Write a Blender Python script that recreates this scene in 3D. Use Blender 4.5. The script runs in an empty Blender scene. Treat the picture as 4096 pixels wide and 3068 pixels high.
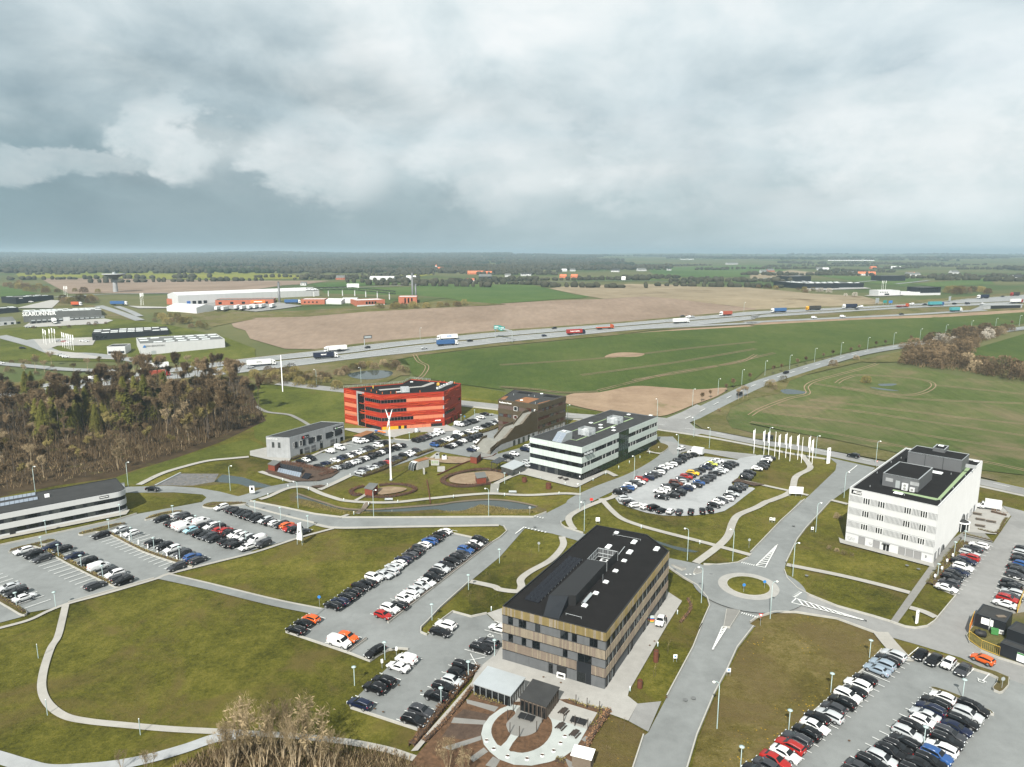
import bpy,bmesh,math,random,time
from math import sin,cos,pi,radians,atan2,hypot,sqrt
from mathutils import Vector,Matrix,noise
from mathutils.geometry import tessellate_polygon
T_START=time.time()
random.seed(7)
scene=bpy.context.scene
COL=scene.collection
# ------------------------------------------------------------------ camera
cam_data=bpy.data.cameras.new('camera')
cam_data.sensor_width=36.0
cam_data.lens=24.98
cam_data.clip_start=.5
cam_data.clip_end=60000.0
cam=bpy.data.objects.new('camera',cam_data)
cam.location=(0,0,80.0)
cam.rotation_euler=(radians(90-10.447),0,0)
COL.objects.link(cam)
scene.camera=cam
# ------------------------------------------------------------------ light
SUN_ELEV,SUN_AZ=42.0,-161.5      # azimuth of the sun measured from +Y towards +X
sun_data=bpy.data.lights.new('sun','SUN')
sun_data.energy=5.0
sun_data.angle=radians(.53)
sun_data.color=(1.0,.955,.88)
sun=bpy.data.objects.new('sun',sun_data)
_sd=Vector((sin(radians(SUN_AZ))*cos(radians(SUN_ELEV)),cos(radians(SUN_AZ))*cos(radians(SUN_ELEV)),sin(radians(SUN_ELEV))))
sun.rotation_euler=(-_sd).to_track_quat('-Z','Y').to_euler()
COL.objects.link(sun)
scene.view_settings.view_transform='Standard'
scene.view_settings.look='None'
scene.view_settings.exposure=.84
scene.view_settings.gamma=1.0
scene.view_settings.use_curve_mapping=False
scene.cycles.max_bounces=5
scene.cycles.volume_bounces=0
scene.cycles.transparent_max_bounces=6
class NT:
 """small helper to wire shader nodes"""
 def __init__(self,tree):
  self.t=tree
  tree.nodes.clear()
 def n(self,kind,ins=None,**props):
  nd=self.t.nodes.new(kind)
  for k,v in props.items():
   setattr(nd,k,v)
  for k,v in (ins or {}).items():
   sock=nd.inputs[k]
   if isinstance(v,bpy.types.NodeSocket):
    self.t.links.new(v,sock)
   else:
    sock.default_value=v
  return nd
 def math(self,op,a,b=.0,c=.0,clamp=False):
  nd=self.n('ShaderNodeMath',{0:a,1:b,2:c},operation=op,use_clamp=clamp)
  return nd.outputs[0]
 def mix(self,fac,a,b,mode='MIX'):
  nd=self.n('ShaderNodeMix',{0:fac,6:a,7:b},data_type='RGBA',blend_type=mode)
  return nd.outputs[2]
 def ramp(self,fac,stops,interp='LINEAR'):
  nd=self.n('ShaderNodeValToRGB',{0:fac})
  cr=nd.color_ramp
  cr.interpolation=interp
  while len(cr.elements)>1:
   cr.elements.remove(cr.elements[0])
  for i,(p,c) in enumerate(stops):
   el=cr.elements[0] if i==0 else cr.elements.new(p)
   el.position=p
   el.color=(c,c,c,1) if isinstance(c,(int,float)) else (*c,1)
  return nd.outputs[0]
 def sstep(self,x,lo,hi,a=.0,b=1.0):
  nd=self.n('ShaderNodeMapRange',{0:x,1:lo,2:hi,3:a,4:b},interpolation_type='SMOOTHSTEP')
  return nd.outputs[0]
 def noise(self,vec,scale,detail=4,rough=.55,dist=.0,lac=2.0):
  nd=self.n('ShaderNodeTexNoise',{'Vector':vec,'Scale':scale,'Detail':detail,'Roughness':rough,'Distortion':dist,'Lacunarity':lac})
  return nd.outputs[0]
 def vmap(self,vec,loc=(0,0,0),rot=(0,0,0),scale=(1,1,1)):
  nd=self.n('ShaderNodeMapping',{'Vector':vec,'Location':loc,'Rotation':rot,'Scale':scale})
  return nd.outputs[0]
# ------------------------------------------------------------------ sky
world=bpy.data.worlds.new('World')
scene.world=world
world.use_nodes=True
w=NT(world.node_tree)
dirv=w.n('ShaderNodeTexCoord').outputs['Generated']
sep=w.n('ShaderNodeSeparateXYZ',{0:dirv})
dx,dy,dz=sep.outputs
el=w.math('MAXIMUM',dz,.0)
az=w.n('ShaderNodeMath',{0:dx,1:dy},operation='ARCTAN2').outputs[0]
sky=w.n('ShaderNodeTexSky',sky_type='NISHITA',sun_disc=False,sun_elevation=radians(SUN_ELEV),sun_rotation=radians(SUN_AZ),altitude=80.0,air_density=1.0,dust_density=1.5,ozone_density=1.5)
blue=w.n('ShaderNodeVectorMath',{0:sky.outputs[0],'Scale':.07},operation='SCALE').outputs[0]
# a rolled cloud deck seen in perspective, a rain mass low in the north-west, cumulus heads in front of it
inv=w.math('DIVIDE',1.0,w.math('ADD',el,.16))
deck=w.n('ShaderNodeCombineXYZ',{0:w.math('MULTIPLY',dx,inv),1:w.math('MULTIPLY',dy,inv),2:.0}).outputs[0]
n_deck=w.noise(deck,.75,7,.54,.5)
squash=w.vmap(dirv,(.37,.1,.63),(0,0,0),(1.0,1.0,1.7))
n_big=w.noise(squash,2.1,4,.5,.3)
n_mid=w.noise(squash,5.5,8,.56,.3)
n_puff=w.noise(squash,15.0,7,.6,.2)
west=w.sstep(w.math('ADD',az,w.math('MULTIPLY',w.math('SUBTRACT',n_big,.5),1.1)),-.62,.75,1.0,.0)
lift=w.math('ADD',w.math('MULTIPLY',w.math('SUBTRACT',n_big,.5),.26),w.math('MULTIPLY',w.math('SUBTRACT',n_mid,.5),.16))
low=w.sstep(w.math('SUBTRACT',w.math('ADD',el,lift),w.math('MULTIPLY',west,.11)),.0,.245,1.0,.0)
rain=w.math('MULTIPLY',low,w.math('MULTIPLY_ADD',west,.78,.20))
n_soft=w.math('ADD',w.math('MULTIPLY',n_deck,.6),w.math('MULTIPLY',n_mid,.4))
bright=w.ramp(n_soft,[(.35,(.33,.39,.41)),(.47,(.44,.488,.498)),(.56,(.535,.555,.555)),(.68,(.575,.585,.58))])
slate=w.ramp(n_mid,[(.3,(.092,.138,.160)),(.55,(.138,.200,.224)),(.75,(.20,.268,.288))])
col=w.mix(rain,bright,slate)
azw=w.math('ADD',az,w.math('ADD',w.math('MULTIPLY',w.math('SUBTRACT',n_mid,.5),.20),w.math('MULTIPLY',w.math('SUBTRACT',n_puff,.5),.12)))
elw=w.math('ADD',el,w.math('ADD',w.math('MULTIPLY',w.math('SUBTRACT',n_mid,.47),.10),w.math('MULTIPLY',w.math('SUBTRACT',n_puff,.5),.08)))
def billow(a0,e0,aw,up,dn,s):
 """one cumulus head: firm on its upper side, melting away below"""
 a=w.math('DIVIDE',w.math('SUBTRACT',azw,a0),aw)
 d=w.math('SUBTRACT',elw,e0)
 e=w.math('ADD',w.math('DIVIDE',w.math('MAXIMUM',d,.0),up),w.math('DIVIDE',w.math('MINIMUM',d,.0),dn))
 r=w.math('ADD',w.math('MULTIPLY',a,a),w.math('MULTIPLY',e,e))
 return w.math('MULTIPLY',w.sstep(r,.35,1.05,1.0,.0),s)
mask=.0
for b in ((-.43,.135,.065,.062,.06,.62),(-.56,.110,.15,.020,.03,.4),(-.25,.125,.105,.058,.08,.54),(-.01,.150,.13,.065,.12,.38),(.22,.150,.15,.050,.12,.4),(.52,.150,.2,.07,.14,.6),(.63,.215,.18,.05,.09,.5)):
 mask=w.math('MAXIMUM',mask,billow(*b))
headcol=w.ramp(n_puff,[(.3,(.42,.475,.485)),(.6,(.56,.58,.58))])
col=w.mix(w.math('MULTIPLY',mask,w.math('MULTIPLY_ADD',n_puff,.5,.55)),col,headcol)
hz=w.sstep(el,.0,.10,1.0,.0)
aircol=w.mix(west,(.39,.465,.485,1),(.135,.195,.222,1))
col=w.mix(w.math('MULTIPLY',hz,.72),col,aircol)
cover=w.ramp(n_deck,[(.3,.88),(.6,.98)])
col=w.mix(cover,blue,col)
bg=w.n('ShaderNodeBackground',{'Color':col,'Strength':1.0})
w.t.links.new(bg.outputs[0],w.n('ShaderNodeOutputWorld').inputs[0])
# ------------------------------------------------------------------ materials
MATS={}
def principled(name):
 m=bpy.data.materials.new(name)
 m.use_nodes=True
 nt=NT(m.node_tree)
 b=nt.n('ShaderNodeBsdfPrincipled')
 nt.t.links.new(b.outputs[0],nt.n('ShaderNodeOutputMaterial').inputs[0])
 MATS[name]=m
 pos=nt.n('ShaderNodeNewGeometry').outputs['Position']
 return m,nt,b,pos
def setin(nt,b,key,v):
 if isinstance(v,bpy.types.NodeSocket):
  nt.t.links.new(v,b.inputs[key])
 else:
  b.inputs[key].default_value=v
def bump(nt,b,h,strength=.3,dist=.05):
 nd=nt.n('ShaderNodeBump',{'Height':h,'Strength':strength,'Distance':dist})
 nt.t.links.new(nd.outputs[0],b.inputs['Normal'])
def mat(name,color,rough=.8,var=.12,scale=.6,metal=.0,spec=.3,bmp=.0,streak=.0,fine=.0):
 """plain surface with uneven tone: colour, a broad stain noise, optional fine grain and vertical streaks"""
 m,nt,b,pos=principled(name)
 c=(*color,1)
 n1=nt.noise(pos,scale,5,.6,.3)
 v=nt.math('MULTIPLY_ADD',nt.math('SUBTRACT',n1,.5),var*3.0,1.0)
 if fine:
  n2=nt.noise(pos,scale*14,3,.6)
  v=nt.math('MULTIPLY',v,nt.math('MULTIPLY_ADD',nt.math('SUBTRACT',n2,.5),fine*3,1.0))
 if streak:
  st=nt.noise(nt.vmap(pos,scale=(1.6,1.6,.07)),1.0,4,.6)
  v=nt.math('MULTIPLY',v,nt.math('MULTIPLY_ADD',nt.math('SUBTRACT',st,.5),streak*3,1.0))
 cc=nt.n('ShaderNodeVectorMath',{0:c[:3],'Scale':v},operation='SCALE').outputs[0]
 setin(nt,b,'Base Color',cc)
 setin(nt,b,'Roughness',rough)
 setin(nt,b,'Metallic',metal)
 setin(nt,b,'Specular IOR Level',spec)
 if bmp:
  bump(nt,b,nt.noise(pos,scale*10,3),bmp,.03)
 return m
def glass_mat(name,tint=(.006,.008,.009),rough=.04,spec=.55):
 m,nt,b,pos=principled(name)
 n1=nt.noise(pos,.5,2)
 cc=nt.n('ShaderNodeVectorMath',{0:tint,'Scale':nt.math('MULTIPLY_ADD',n1,1.2,.4)},operation='SCALE').outputs[0]
 setin(nt,b,'Base Color',cc)
 setin(nt,b,'Roughness',rough)
 setin(nt,b,'Specular IOR Level',spec)
 return m
def grass_mat(name,cols,brown=(.082,.064,.022),brown_amt=.35,scale=1.0,flowers=.0,stripes=.0,rot=.0):
 """turf: cols = dark, mid, light tone; thin brown thatch patches; fine clumping relief; optional dandelions"""
 m,nt,b,pos=principled(name)
 n1=nt.noise(pos,.035*scale,4,.6,.4)
 n2=nt.noise(pos,.33*scale,4,.65,.5)
 n3=nt.noise(pos,2.6,4,.7)
 n4=nt.noise(pos,.95,5,.75,.2)
 f=nt.math('ADD',nt.math('MULTIPLY',n1,.46),nt.math('ADD',nt.math('MULTIPLY',n2,.24),nt.math('ADD',nt.math('MULTIPLY',n3,.22),nt.math('MULTIPLY',n4,.30))))
 col=nt.ramp(f,[(.50,cols[0]),(.61,cols[1]),(.73,cols[2])])
 bn=nt.math('ADD',nt.noise(nt.vmap(pos,(31,7,0)),.05*scale,4,.65,.6),nt.math('MULTIPLY',nt.math('SUBTRACT',n3,.5),.22))
 bf=nt.sstep(bn,.66-.35*brown_amt,.86-.35*brown_amt)
 col=nt.mix(nt.math('MULTIPLY',bf,.8),col,(*brown,1))
 if stripes:
  wv=nt.noise(nt.vmap(pos,rot=(0,0,rot),scale=(.5,.012,1)),1.0,3,.6)
  sv=nt.math('MULTIPLY_ADD',nt.math('SUBTRACT',wv,.5),stripes*2,1.0)
  col=nt.n('ShaderNodeVectorMath',{0:col,'Scale':sv},operation='SCALE').outputs[0]
 if flowers:
  vr=nt.n('ShaderNodeTexVoronoi',{'Vector':pos,'Scale':1.25},feature='F1')
  dn=nt.sstep(nt.noise(nt.vmap(pos,(3,90,0)),.09,3,.6),.5,.66)
  dot=nt.math('MULTIPLY',nt.math('LESS_THAN',vr.outputs['Distance'],.17),dn)
  col=nt.mix(nt.math('MULTIPLY',dot,flowers),col,(.42,.25,.012,1))
 setin(nt,b,'Base Color',col)
 setin(nt,b,'Roughness',.95)
 setin(nt,b,'Specular IOR Level',.12)
 bump(nt,b,nt.math('ADD',nt.math('ADD',n3,n4),nt.noise(pos,9.0,3,.7)),.75,.3)
 return m
def asphalt_mat(name,tone=.15,tint=(.95,1.0,1.0),worn=.3,patch=.24):
 m,nt,b,pos=principled(name)
 n1=nt.noise(pos,.06,5,.6,.5)
 n2=nt.noise(pos,.5,4,.6)
 n3=nt.noise(pos,6.0,3,.7)
 v=nt.math('ADD',nt.math('MULTIPLY',nt.math('SUBTRACT',n1,.5),worn*2.4),nt.math('ADD',nt.math('MULTIPLY',nt.math('SUBTRACT',n2,.5),patch*1.6),nt.math('MULTIPLY',nt.math('SUBTRACT',n3,.5),.35)))
 v=nt.math('MULTIPLY',nt.math('ADD',v,1.0),tone)
 vr=nt.n('ShaderNodeTexVoronoi',{'Vector':nt.vmap(pos,(3,11,0)),'Scale':.16},feature='F1',distance='CHEBYCHEV')
 pt=nt.n('ShaderNodeSeparateColor',{0:vr.outputs['Color']}).outputs[0]
 v=nt.math('MULTIPLY',v,nt.math('MULTIPLY_ADD',nt.math('GREATER_THAN',pt,.90),-.06,1.0))
 # tyre-dark oil drips
 oil=nt.sstep(nt.noise(nt.vmap(pos,(50,20,0)),.7,3,.7),.70,.80)
 v=nt.math('MULTIPLY',v,nt.math('MULTIPLY_ADD',oil,-.35,1.0))
 cc=nt.n('ShaderNodeVectorMath',{0:tint,'Scale':v},operation='SCALE').outputs[0]
 setin(nt,b,'Base Color',cc)
 setin(nt,b,'Roughness',.88)
 setin(nt,b,'Specular IOR Level',.25)
 bump(nt,b,n3,.15,.02)
 return m
def soil_mat(name,a,bb,scale=.05,furrow=.0,rot=.0,green=None,gamt=.0):
 m,nt,b,pos=principled(name)
 n1=nt.noise(pos,scale,5,.6,.6)
 n2=nt.noise(pos,scale*9,4,.65)
 f=nt.math('ADD',nt.math('MULTIPLY',n1,.65),nt.math('MULTIPLY',n2,.35))
 col=nt.ramp(f,[(.36,a),(.66,bb)])
 if green:
  g=nt.sstep(nt.math('ADD',nt.noise(nt.vmap(pos,(9,4,0)),scale*.7,5,.65,.6),nt.math('MULTIPLY',nt.math('SUBTRACT',n2,.5),.2)),.64-.3*gamt,.80-.3*gamt)
  col=nt.mix(g,col,(*green,1))
 if furrow:
  wv=nt.noise(nt.vmap(pos,rot=(0,0,rot),scale=(.28,.006,1)),1.0,4,.6)
  sv=nt.math('MULTIPLY_ADD',nt.math('SUBTRACT',wv,.5),furrow*2,1.0)
  col=nt.n('ShaderNodeVectorMath',{0:col,'Scale':sv},operation='SCALE').outputs[0]
 setin(nt,b,'Base Color',col)
 setin(nt,b,'Roughness',.95)
 setin(nt,b,'Specular IOR Level',.1)
 bump(nt,b,n2,.4,.2)
 return m
def water_mat(name,c=(.03,.042,.042)):
 m,nt,b,pos=principled(name)
 setin(nt,b,'Base Color',nt.mix(nt.noise(pos,.3,3),(*c,1),(c[0]*.6,c[1]*.7,c[2]*.6,1)))
 setin(nt,b,'Roughness',.05)
 setin(nt,b,'IOR',1.33)
 bump(nt,b,nt.noise(pos,2.0,2),.04,.03)
 return m
def leaf_mat(name,a,bb,scale=.6,trans=.0):
 """foliage or twigs: tone varies from tree to tree and through the crown"""
 m,nt,b,pos=principled(name)
 rnd=nt.n('ShaderNodeObjectInfo').outputs['Random']
 f=nt.math('ADD',nt.math('MULTIPLY',nt.noise(pos,scale,3,.6),.75),nt.math('MULTIPLY',rnd,.35))
 setin(nt,b,'Base Color',nt.ramp(f,[(.3,a),(.78,bb)]))
 setin(nt,b,'Roughness',.9)
 setin(nt,b,'Specular IOR Level',.1)
 return m
grass_mat('lawn',((.033,.035,.004),(.081,.080,.010),(.148,.131,.026)),brown=(.098,.076,.024),brown_amt=.52,stripes=.10,rot=.6)
grass_mat('meadow',((.050,.042,.009),(.096,.080,.020),(.17,.135,.055)),brown=(.10,.074,.030),brown_amt=.75,flowers=.85)
grass_mat('lush',((.040,.050,.007),(.070,.082,.012),(.110,.110,.024)),brown_amt=.15)
grass_mat('ditch_grass',((.040,.038,.010),(.082,.072,.022),(.135,.115,.050)),brown=(.095,.075,.035),brown_amt=.65)
grass_mat('verge_mat',((.052,.058,.014),(.085,.082,.026),(.135,.12,.05)),brown=(.13,.105,.06),brown_amt=.6)
grass_mat('crop',((.032,.054,.009),(.048,.070,.013),(.072,.086,.022)),brown=(.11,.105,.04),brown_amt=.05,scale=.35,stripes=.2,rot=.75)
grass_mat('thin_crop',((.044,.066,.014),(.064,.084,.022),(.105,.105,.042)),brown=(.135,.110,.060),brown_amt=.55,scale=.4,stripes=.34,rot=.93)
grass_mat('far_green',((.034,.068,.016),(.052,.088,.022),(.085,.115,.034)),brown_amt=.1,scale=.12)
grass_mat('far_rape',((.085,.115,.022),(.125,.135,.022),(.19,.175,.03)),brown_amt=.1,scale=.12)
soil_mat('ploughed',(.150,.112,.082),(.215,.165,.125),.012,furrow=.24,rot=1.25)
soil_mat('bare_soil',(.17,.12,.08),(.25,.185,.125),.05,green=(.085,.085,.03),gamt=.15)
soil_mat('stubble',(.155,.125,.08),(.24,.20,.135),.02,green=(.11,.085,.05),gamt=.3)
soil_mat('land',(.062,.072,.026),(.105,.100,.044),.004,green=(.044,.066,.020),gamt=.6)
soil_mat('bark_mulch',(.048,.030,.018),(.135,.078,.045),1.2)
soil_mat('dark_mulch',(.045,.032,.024),(.085,.060,.045),.8)
soil_mat('sand_bed',(.155,.112,.072),(.24,.185,.125),.35,green=(.10,.09,.045),gamt=.05)
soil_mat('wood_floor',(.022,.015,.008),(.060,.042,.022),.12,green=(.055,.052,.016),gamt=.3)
soil_mat('stone_bed',(.075,.078,.08),(.16,.155,.15),.8,green=(.12,.095,.05),gamt=.3)
asphalt_mat('asphalt',.168,(.94,1.0,.985))
asphalt_mat('asphalt_dark',.125,(.95,1.0,.99))
asphalt_mat('asphalt_pale',.19,(.99,1.0,.97))
asphalt_mat('motorway',.20,(.96,1.0,1.0),worn=.12)
asphalt_mat('gravel',.27,(.96,1.0,1.01),worn=.22,patch=.2)
asphalt_mat('footpath_mat',.27,(1.0,.97,.88),worn=.15)
asphalt_mat('concrete_paving',.265,(1.0,.985,.92),worn=.15)
asphalt_mat('resin_paving',.32,(.93,1.0,.96),worn=.12)
asphalt_mat('grey_paving',.165,(1.0,.99,.92),worn=.15)
mat('kerb_mat',(.30,.295,.27),.85,.15,.8)
mat('paint',(.56,.57,.55),.7,.14,.9,fine=.15)
mat('paint_old',(.50,.51,.49),.7,.2,.9,fine=.2)
water_mat('water_mat')
# ------------------------------------------------------------------ geometry helpers
def tag(o,label=None,cat=None,group=None,kind=None):
 if label:o['label']=label
 if cat:o['category']=cat
 if group:o['group']=group
 if kind:o['kind']=kind
 return o
def empty(name,loc=(0,0,0),rz=.0,label=None,cat=None,group=None):
 o=bpy.data.objects.new(name,None)
 o.empty_display_size=.5
 o.location=loc if len(loc)==3 else (loc[0],loc[1],.0)
 o.rotation_euler=(0,0,rz)
 COL.objects.link(o)
 return tag(o,label,cat,group)
class MB:
 """collects faces of one mesh"""
 def __init__(self):
  self.v,self.f,self.mi,self.sm=[],[],[],[]
  self.mats=[]
  self.cur=0
  self.smooth=False
 def use(self,m,smooth=False):
  if m not in self.mats:
   self.mats.append(m)
  self.cur=self.mats.index(m)
  self.smooth=smooth
  return self
 def face(self,pts):
  n=len(self.v)
  self.v.extend(tuple(p) for p in pts)
  self.f.append(tuple(range(n,n+len(pts))))
  self.mi.append(self.cur)
  self.sm.append(self.smooth)
 def faces(self,verts,faces):
  n=len(self.v)
  self.v.extend(tuple(p) for p in verts)
  for f in faces:
   self.f.append(tuple(i+n for i in f))
   self.mi.append(self.cur)
   self.sm.append(self.smooth)
 def box(self,x0,x1,y0,y1,z0,z1,M=None,taper=.0,bottom=True):
  t=taper
  vs=[(x0,y0,z0),(x1,y0,z0),(x1,y1,z0),(x0,y1,z0),(x0+t,y0+t,z1),(x1-t,y0+t,z1),(x1-t,y1-t,z1),(x0+t,y1-t,z1)]
  if M is not None:
   vs=[M @ Vector(p) for p in vs]
  fs=[(4,5,6,7),(0,1,5,4),(1,2,6,5),(2,3,7,6),(3,0,4,7)]
  if bottom:fs.append((3,2,1,0))
  self.faces(vs,fs)
  return self
 def prism(self,poly,z0,z1,cap=True,bottom=False,M=None):
  n=len(poly)
  if area(poly)<0:poly=poly[::-1]
  vs=[(p[0],p[1],z0) for p in poly]+[(p[0],p[1],z1) for p in poly]
  if M is not None:vs=[M @ Vector(p) for p in vs]
  fs=[(i,(i+1) % n,n+(i+1) % n,n+i) for i in range(n)]
  if cap:
   for t in tess([poly]):fs.append(tuple(n+i for i in t))
  if bottom:
   for t in tess([poly]):fs.append(tuple(reversed(t)))
  self.faces(vs,fs)
  return self
 def tube(self,pts,radii,sides=5,cap=True):
  pts=[Vector(p) for p in pts]
  if not hasattr(radii,'__len__'):radii=[radii]*len(pts)
  rings=[]
  n0=len(self.v)
  for i,p in enumerate(pts):
   d=(pts[min(i+1,len(pts)-1)]-pts[max(i-1,0)])
   d=d.normalized() if d.length>1e-9 else Vector((0,0,1))
   a=d.cross(Vector((0,0,1)) if abs(d.z)<.9 else Vector((1,0,0))).normalized()
   b=d.cross(a)
   for k in range(sides):
    t=2*pi*k/sides
    self.v.append(tuple(p+(a*cos(t)+b*sin(t))*radii[i]))
  for i in range(len(pts)-1):
   for k in range(sides):
    k2=(k+1) % sides
    self.f.append((n0+i*sides+k,n0+(i+1)*sides+k,n0+(i+1)*sides+k2,n0+i*sides+k2))
    self.mi.append(self.cur); self.sm.append(self.smooth)
  if cap:
   self.f.append(tuple(n0+(len(pts)-1)*sides+k for k in reversed(range(sides))))
   self.mi.append(self.cur); self.sm.append(self.smooth)
  return self
 def cyl(self,c,r,z0,z1,sides=16,r1=None,cap=True):
  r1=r if r1 is None else r1
  vs=[(c[0]+r*cos(2*pi*k/sides),c[1]+r*sin(2*pi*k/sides),z0) for k in range(sides)]
  vs+=[(c[0]+r1*cos(2*pi*k/sides),c[1]+r1*sin(2*pi*k/sides),z1) for k in range(sides)]
  fs=[(k,(k+1) % sides,sides+(k+1) % sides,sides+k) for k in range(sides)]
  if cap:fs.append(tuple(sides+k for k in range(sides)))
  self.faces(vs,fs)
  return self
 def mesh(self,name):
  me=bpy.data.meshes.new(name)
  me.from_pydata(self.v,[],self.f)
  for m in self.mats:
   me.materials.append(MATS[m])
  me.polygons.foreach_set('material_index',self.mi)
  me.polygons.foreach_set('use_smooth',self.sm)
  me.update()
  return me
 def build(self,name,parent=None,**tags):
  return obj(name,self.mesh(name),parent,**tags)
def obj(name,me,parent=None,label=None,cat=None,group=None,kind=None,loc=None,rz=None):
 o=bpy.data.objects.new(name,me)
 COL.objects.link(o)
 if parent:o.parent=parent
 if loc is not None:o.location=loc if len(loc)==3 else (loc[0],loc[1],0)
 if rz is not None:o.rotation_euler=(0,0,rz)
 return tag(o,label,cat,group,kind)
def copy_tree(o,parent=None):
 c=o.copy()
 COL.objects.link(c)
 c.parent=parent
 for ch in o.children:
  copy_tree(ch,c)
 return c
def area(p):
 return .5*sum(p[i][0]*p[(i+1) % len(p)][1]-p[(i+1) % len(p)][0]*p[i][1] for i in range(len(p)))
def tess(loops):
 tris=tessellate_polygon([[Vector((p[0],p[1],0)) for p in l] for l in loops])
 flat=[p for l in loops for p in l]
 out=[]
 for t in tris:
  a,b,c=(flat[i] for i in t)
  cr=(b[0]-a[0])*(c[1]-a[1])-(b[1]-a[1])*(c[0]-a[0])
  out.append(tuple(t) if cr>0 else tuple(reversed(t)))
 return out
def smooth_line(pts,n=6,closed=False):
 """Catmull-Rom through the points"""
 P=[Vector((p[0],p[1],0)) for p in pts]
 N=len(P)
 out=[]
 segs=N if closed else N-1
 for i in range(segs):
  p1,p2=P[i],P[(i+1) % N]
  p0=P[(i-1) % N] if (closed or i>0) else p1*2-p2
  p3=P[(i+2) % N] if (closed or i+2<N) else p2*2-p1
  for k in range(n):
   t=k/n
   q=.5*((2*p1)+(p2-p0)*t+(2*p0-5*p1+4*p2-p3)*t*t+(3*p1-p0-3*p2+p3)*t**3)
   out.append((q.x,q.y))
 if not closed:out.append((P[-1].x,P[-1].y))
 return out
def offset_line(pts,d,closed=False):
 """shift a line sideways, positive = left of travel"""
 out=[]
 N=len(pts)
 for i in range(N):
  a=pts[(i-1) % N] if (closed or i>0) else pts[i]
  b=pts[(i+1) % N] if (closed or i<N-1) else pts[i]
  tx,ty=b[0]-a[0],b[1]-a[1]
  l=hypot(tx,ty) or 1.0
  dd=d[i] if hasattr(d,'__len__') else d
  out.append((pts[i][0]-ty/l*dd,pts[i][1]+tx/l*dd))
 return out
LEVEL=[.0]
def next_level(step=.004):
 LEVEL[0]+=step
 return LEVEL[0]
def sheet(name,poly,m,z=None,parent=None,holes=(),**tags):
 """a flat sheet of ground lying a few millimetres above the last one"""
 z=next_level() if z is None else z
 loops=[poly]+list(holes)
 flat=[p for l in loops for p in l]
 b=MB().use(m)
 b.faces([(p[0],p[1],z) for p in flat],tess(loops))
 if not parent and 'kind' not in tags:tags['kind']='structure'
 return b.build(name,parent,**tags)
def ribbon_poly(line,wl,wr=None):
 wr=wl if wr is None else wr
 return offset_line(line,wl)+offset_line(line,-wr)[::-1] if not hasattr(wr,'__len__') else offset_line(line,wl)+offset_line(line,[-q for q in wr])[::-1]
def strip(b,line,wl,wr,z0,z1=None):
 """add a ribbon to a mesh builder: flat at z0, or a raised kerb between z0 and z1"""
 L,R=offset_line(line,wl),offset_line(line,-wr)
 n=len(line)
 zt=z0 if z1 is None else z1
 vs=[(p[0],p[1],zt) for p in L]+[(p[0],p[1],zt) for p in R]
 fs=[(n+i,n+i+1,i+1,i) for i in range(n-1)]
 b.faces(vs,fs)
 if z1 is not None:
  for side,sgn in ((L,1),(R,-1)):
   vs=[(p[0],p[1],z1) for p in side]+[(p[0],p[1],z0) for p in side]
   fs=[(i,i+1,n+i+1,n+i) if sgn>0 else (i+1,i,n+i,n+i+1) for i in range(n-1)]
   b.faces(vs,fs)
def ribbon(name,pts,width,m,smooth=6,z=None,parent=None,**tags):
 line=smooth_line(pts,smooth) if smooth else pts
 z=next_level() if z is None else z
 b=MB().use(m)
 strip(b,line,width/2,width/2,z)
 if not parent and 'kind' not in tags:tags['kind']='structure'
 return b.build(name,parent,**tags)
def along(p,q,t):
 return (p[0]+(q[0]-p[0])*t,p[1]+(q[1]-p[1])*t)
def text_mesh(s,size,extrude=.02,bold=.0,spacing=1.0):
 cu=bpy.data.curves.new('lettering','FONT')
 cu.body=s
 cu.size=size
 cu.extrude=extrude
 cu.offset=bold
 cu.space_character=spacing
 cu.align_x='CENTER'
 cu.align_y='CENTER'
 cu.resolution_u=2
 o=bpy.data.objects.new('lettering',cu)
 me=bpy.data.meshes.new_from_object(o)
 bpy.data.objects.remove(o)
 bpy.data.curves.remove(cu)
 return me
def lettering(s,size,m,parent,loc,ax,up=Vector((0,0,1)),bold=.0,spacing=1.0,stretch=1.0,name='lettering'):
 """text standing on a wall: ax = reading direction, up = up direction of the letters"""
 me=text_mesh(s,size,.02,bold,spacing)
 me.materials.clear()
 me.materials.append(MATS[m])
 o=obj(name,me,parent)
 ax=Vector(ax).normalized()
 up=Vector(up).normalized()
 n=ax.cross(up)
 M=Matrix((ax*stretch,up,n)).transposed().to_4x4()
 M.translation=Vector(loc)
 o.matrix_local=M
 return o
# ------------------------------------------------------------------ terrain: level site, then a long slope up to the motorway plateau
Y0,Y1,KS=340.0,760.0,.075
def gz(y):
 return KS*(min(max(y,Y0),Y1)-Y0)
def drape(o,lift):
 """cut a flat sheet along the two crease lines and lay it on the slope"""
 me=o.data
 ys=[v.co.y for v in me.vertices]
 if max(ys)<=Y0:
  return o
 bm=bmesh.new()
 bm.from_mesh(me)
 for yc in (Y0,Y1):
  if min(ys)<yc<max(ys):
   bmesh.ops.bisect_plane(bm,geom=bm.verts[:]+bm.edges[:]+bm.faces[:],dist=1e-4,plane_co=(0,yc,0),plane_no=(0,1,0))
 for v in bm.verts:
  v.co.z+=gz(v.co.y)
 bm.to_mesh(me)
 bm.free()
 return o
def land(name,poly,m,smooth=0,**tags):
 if smooth:poly=smooth_line(poly,smooth,True)
 lift=next_level()
 return drape(sheet(name,poly,m,lift,**tags),lift)
def way(name,pts,width,m,smooth=6,**tags):
 lift=next_level()
 return drape(ribbon(name,pts,width,m,smooth,lift,**tags),lift)
def P3(p,dz=.0):
 return (p[0],p[1],gz(p[1])+dz)
LEVEL[0]=-.6
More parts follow.
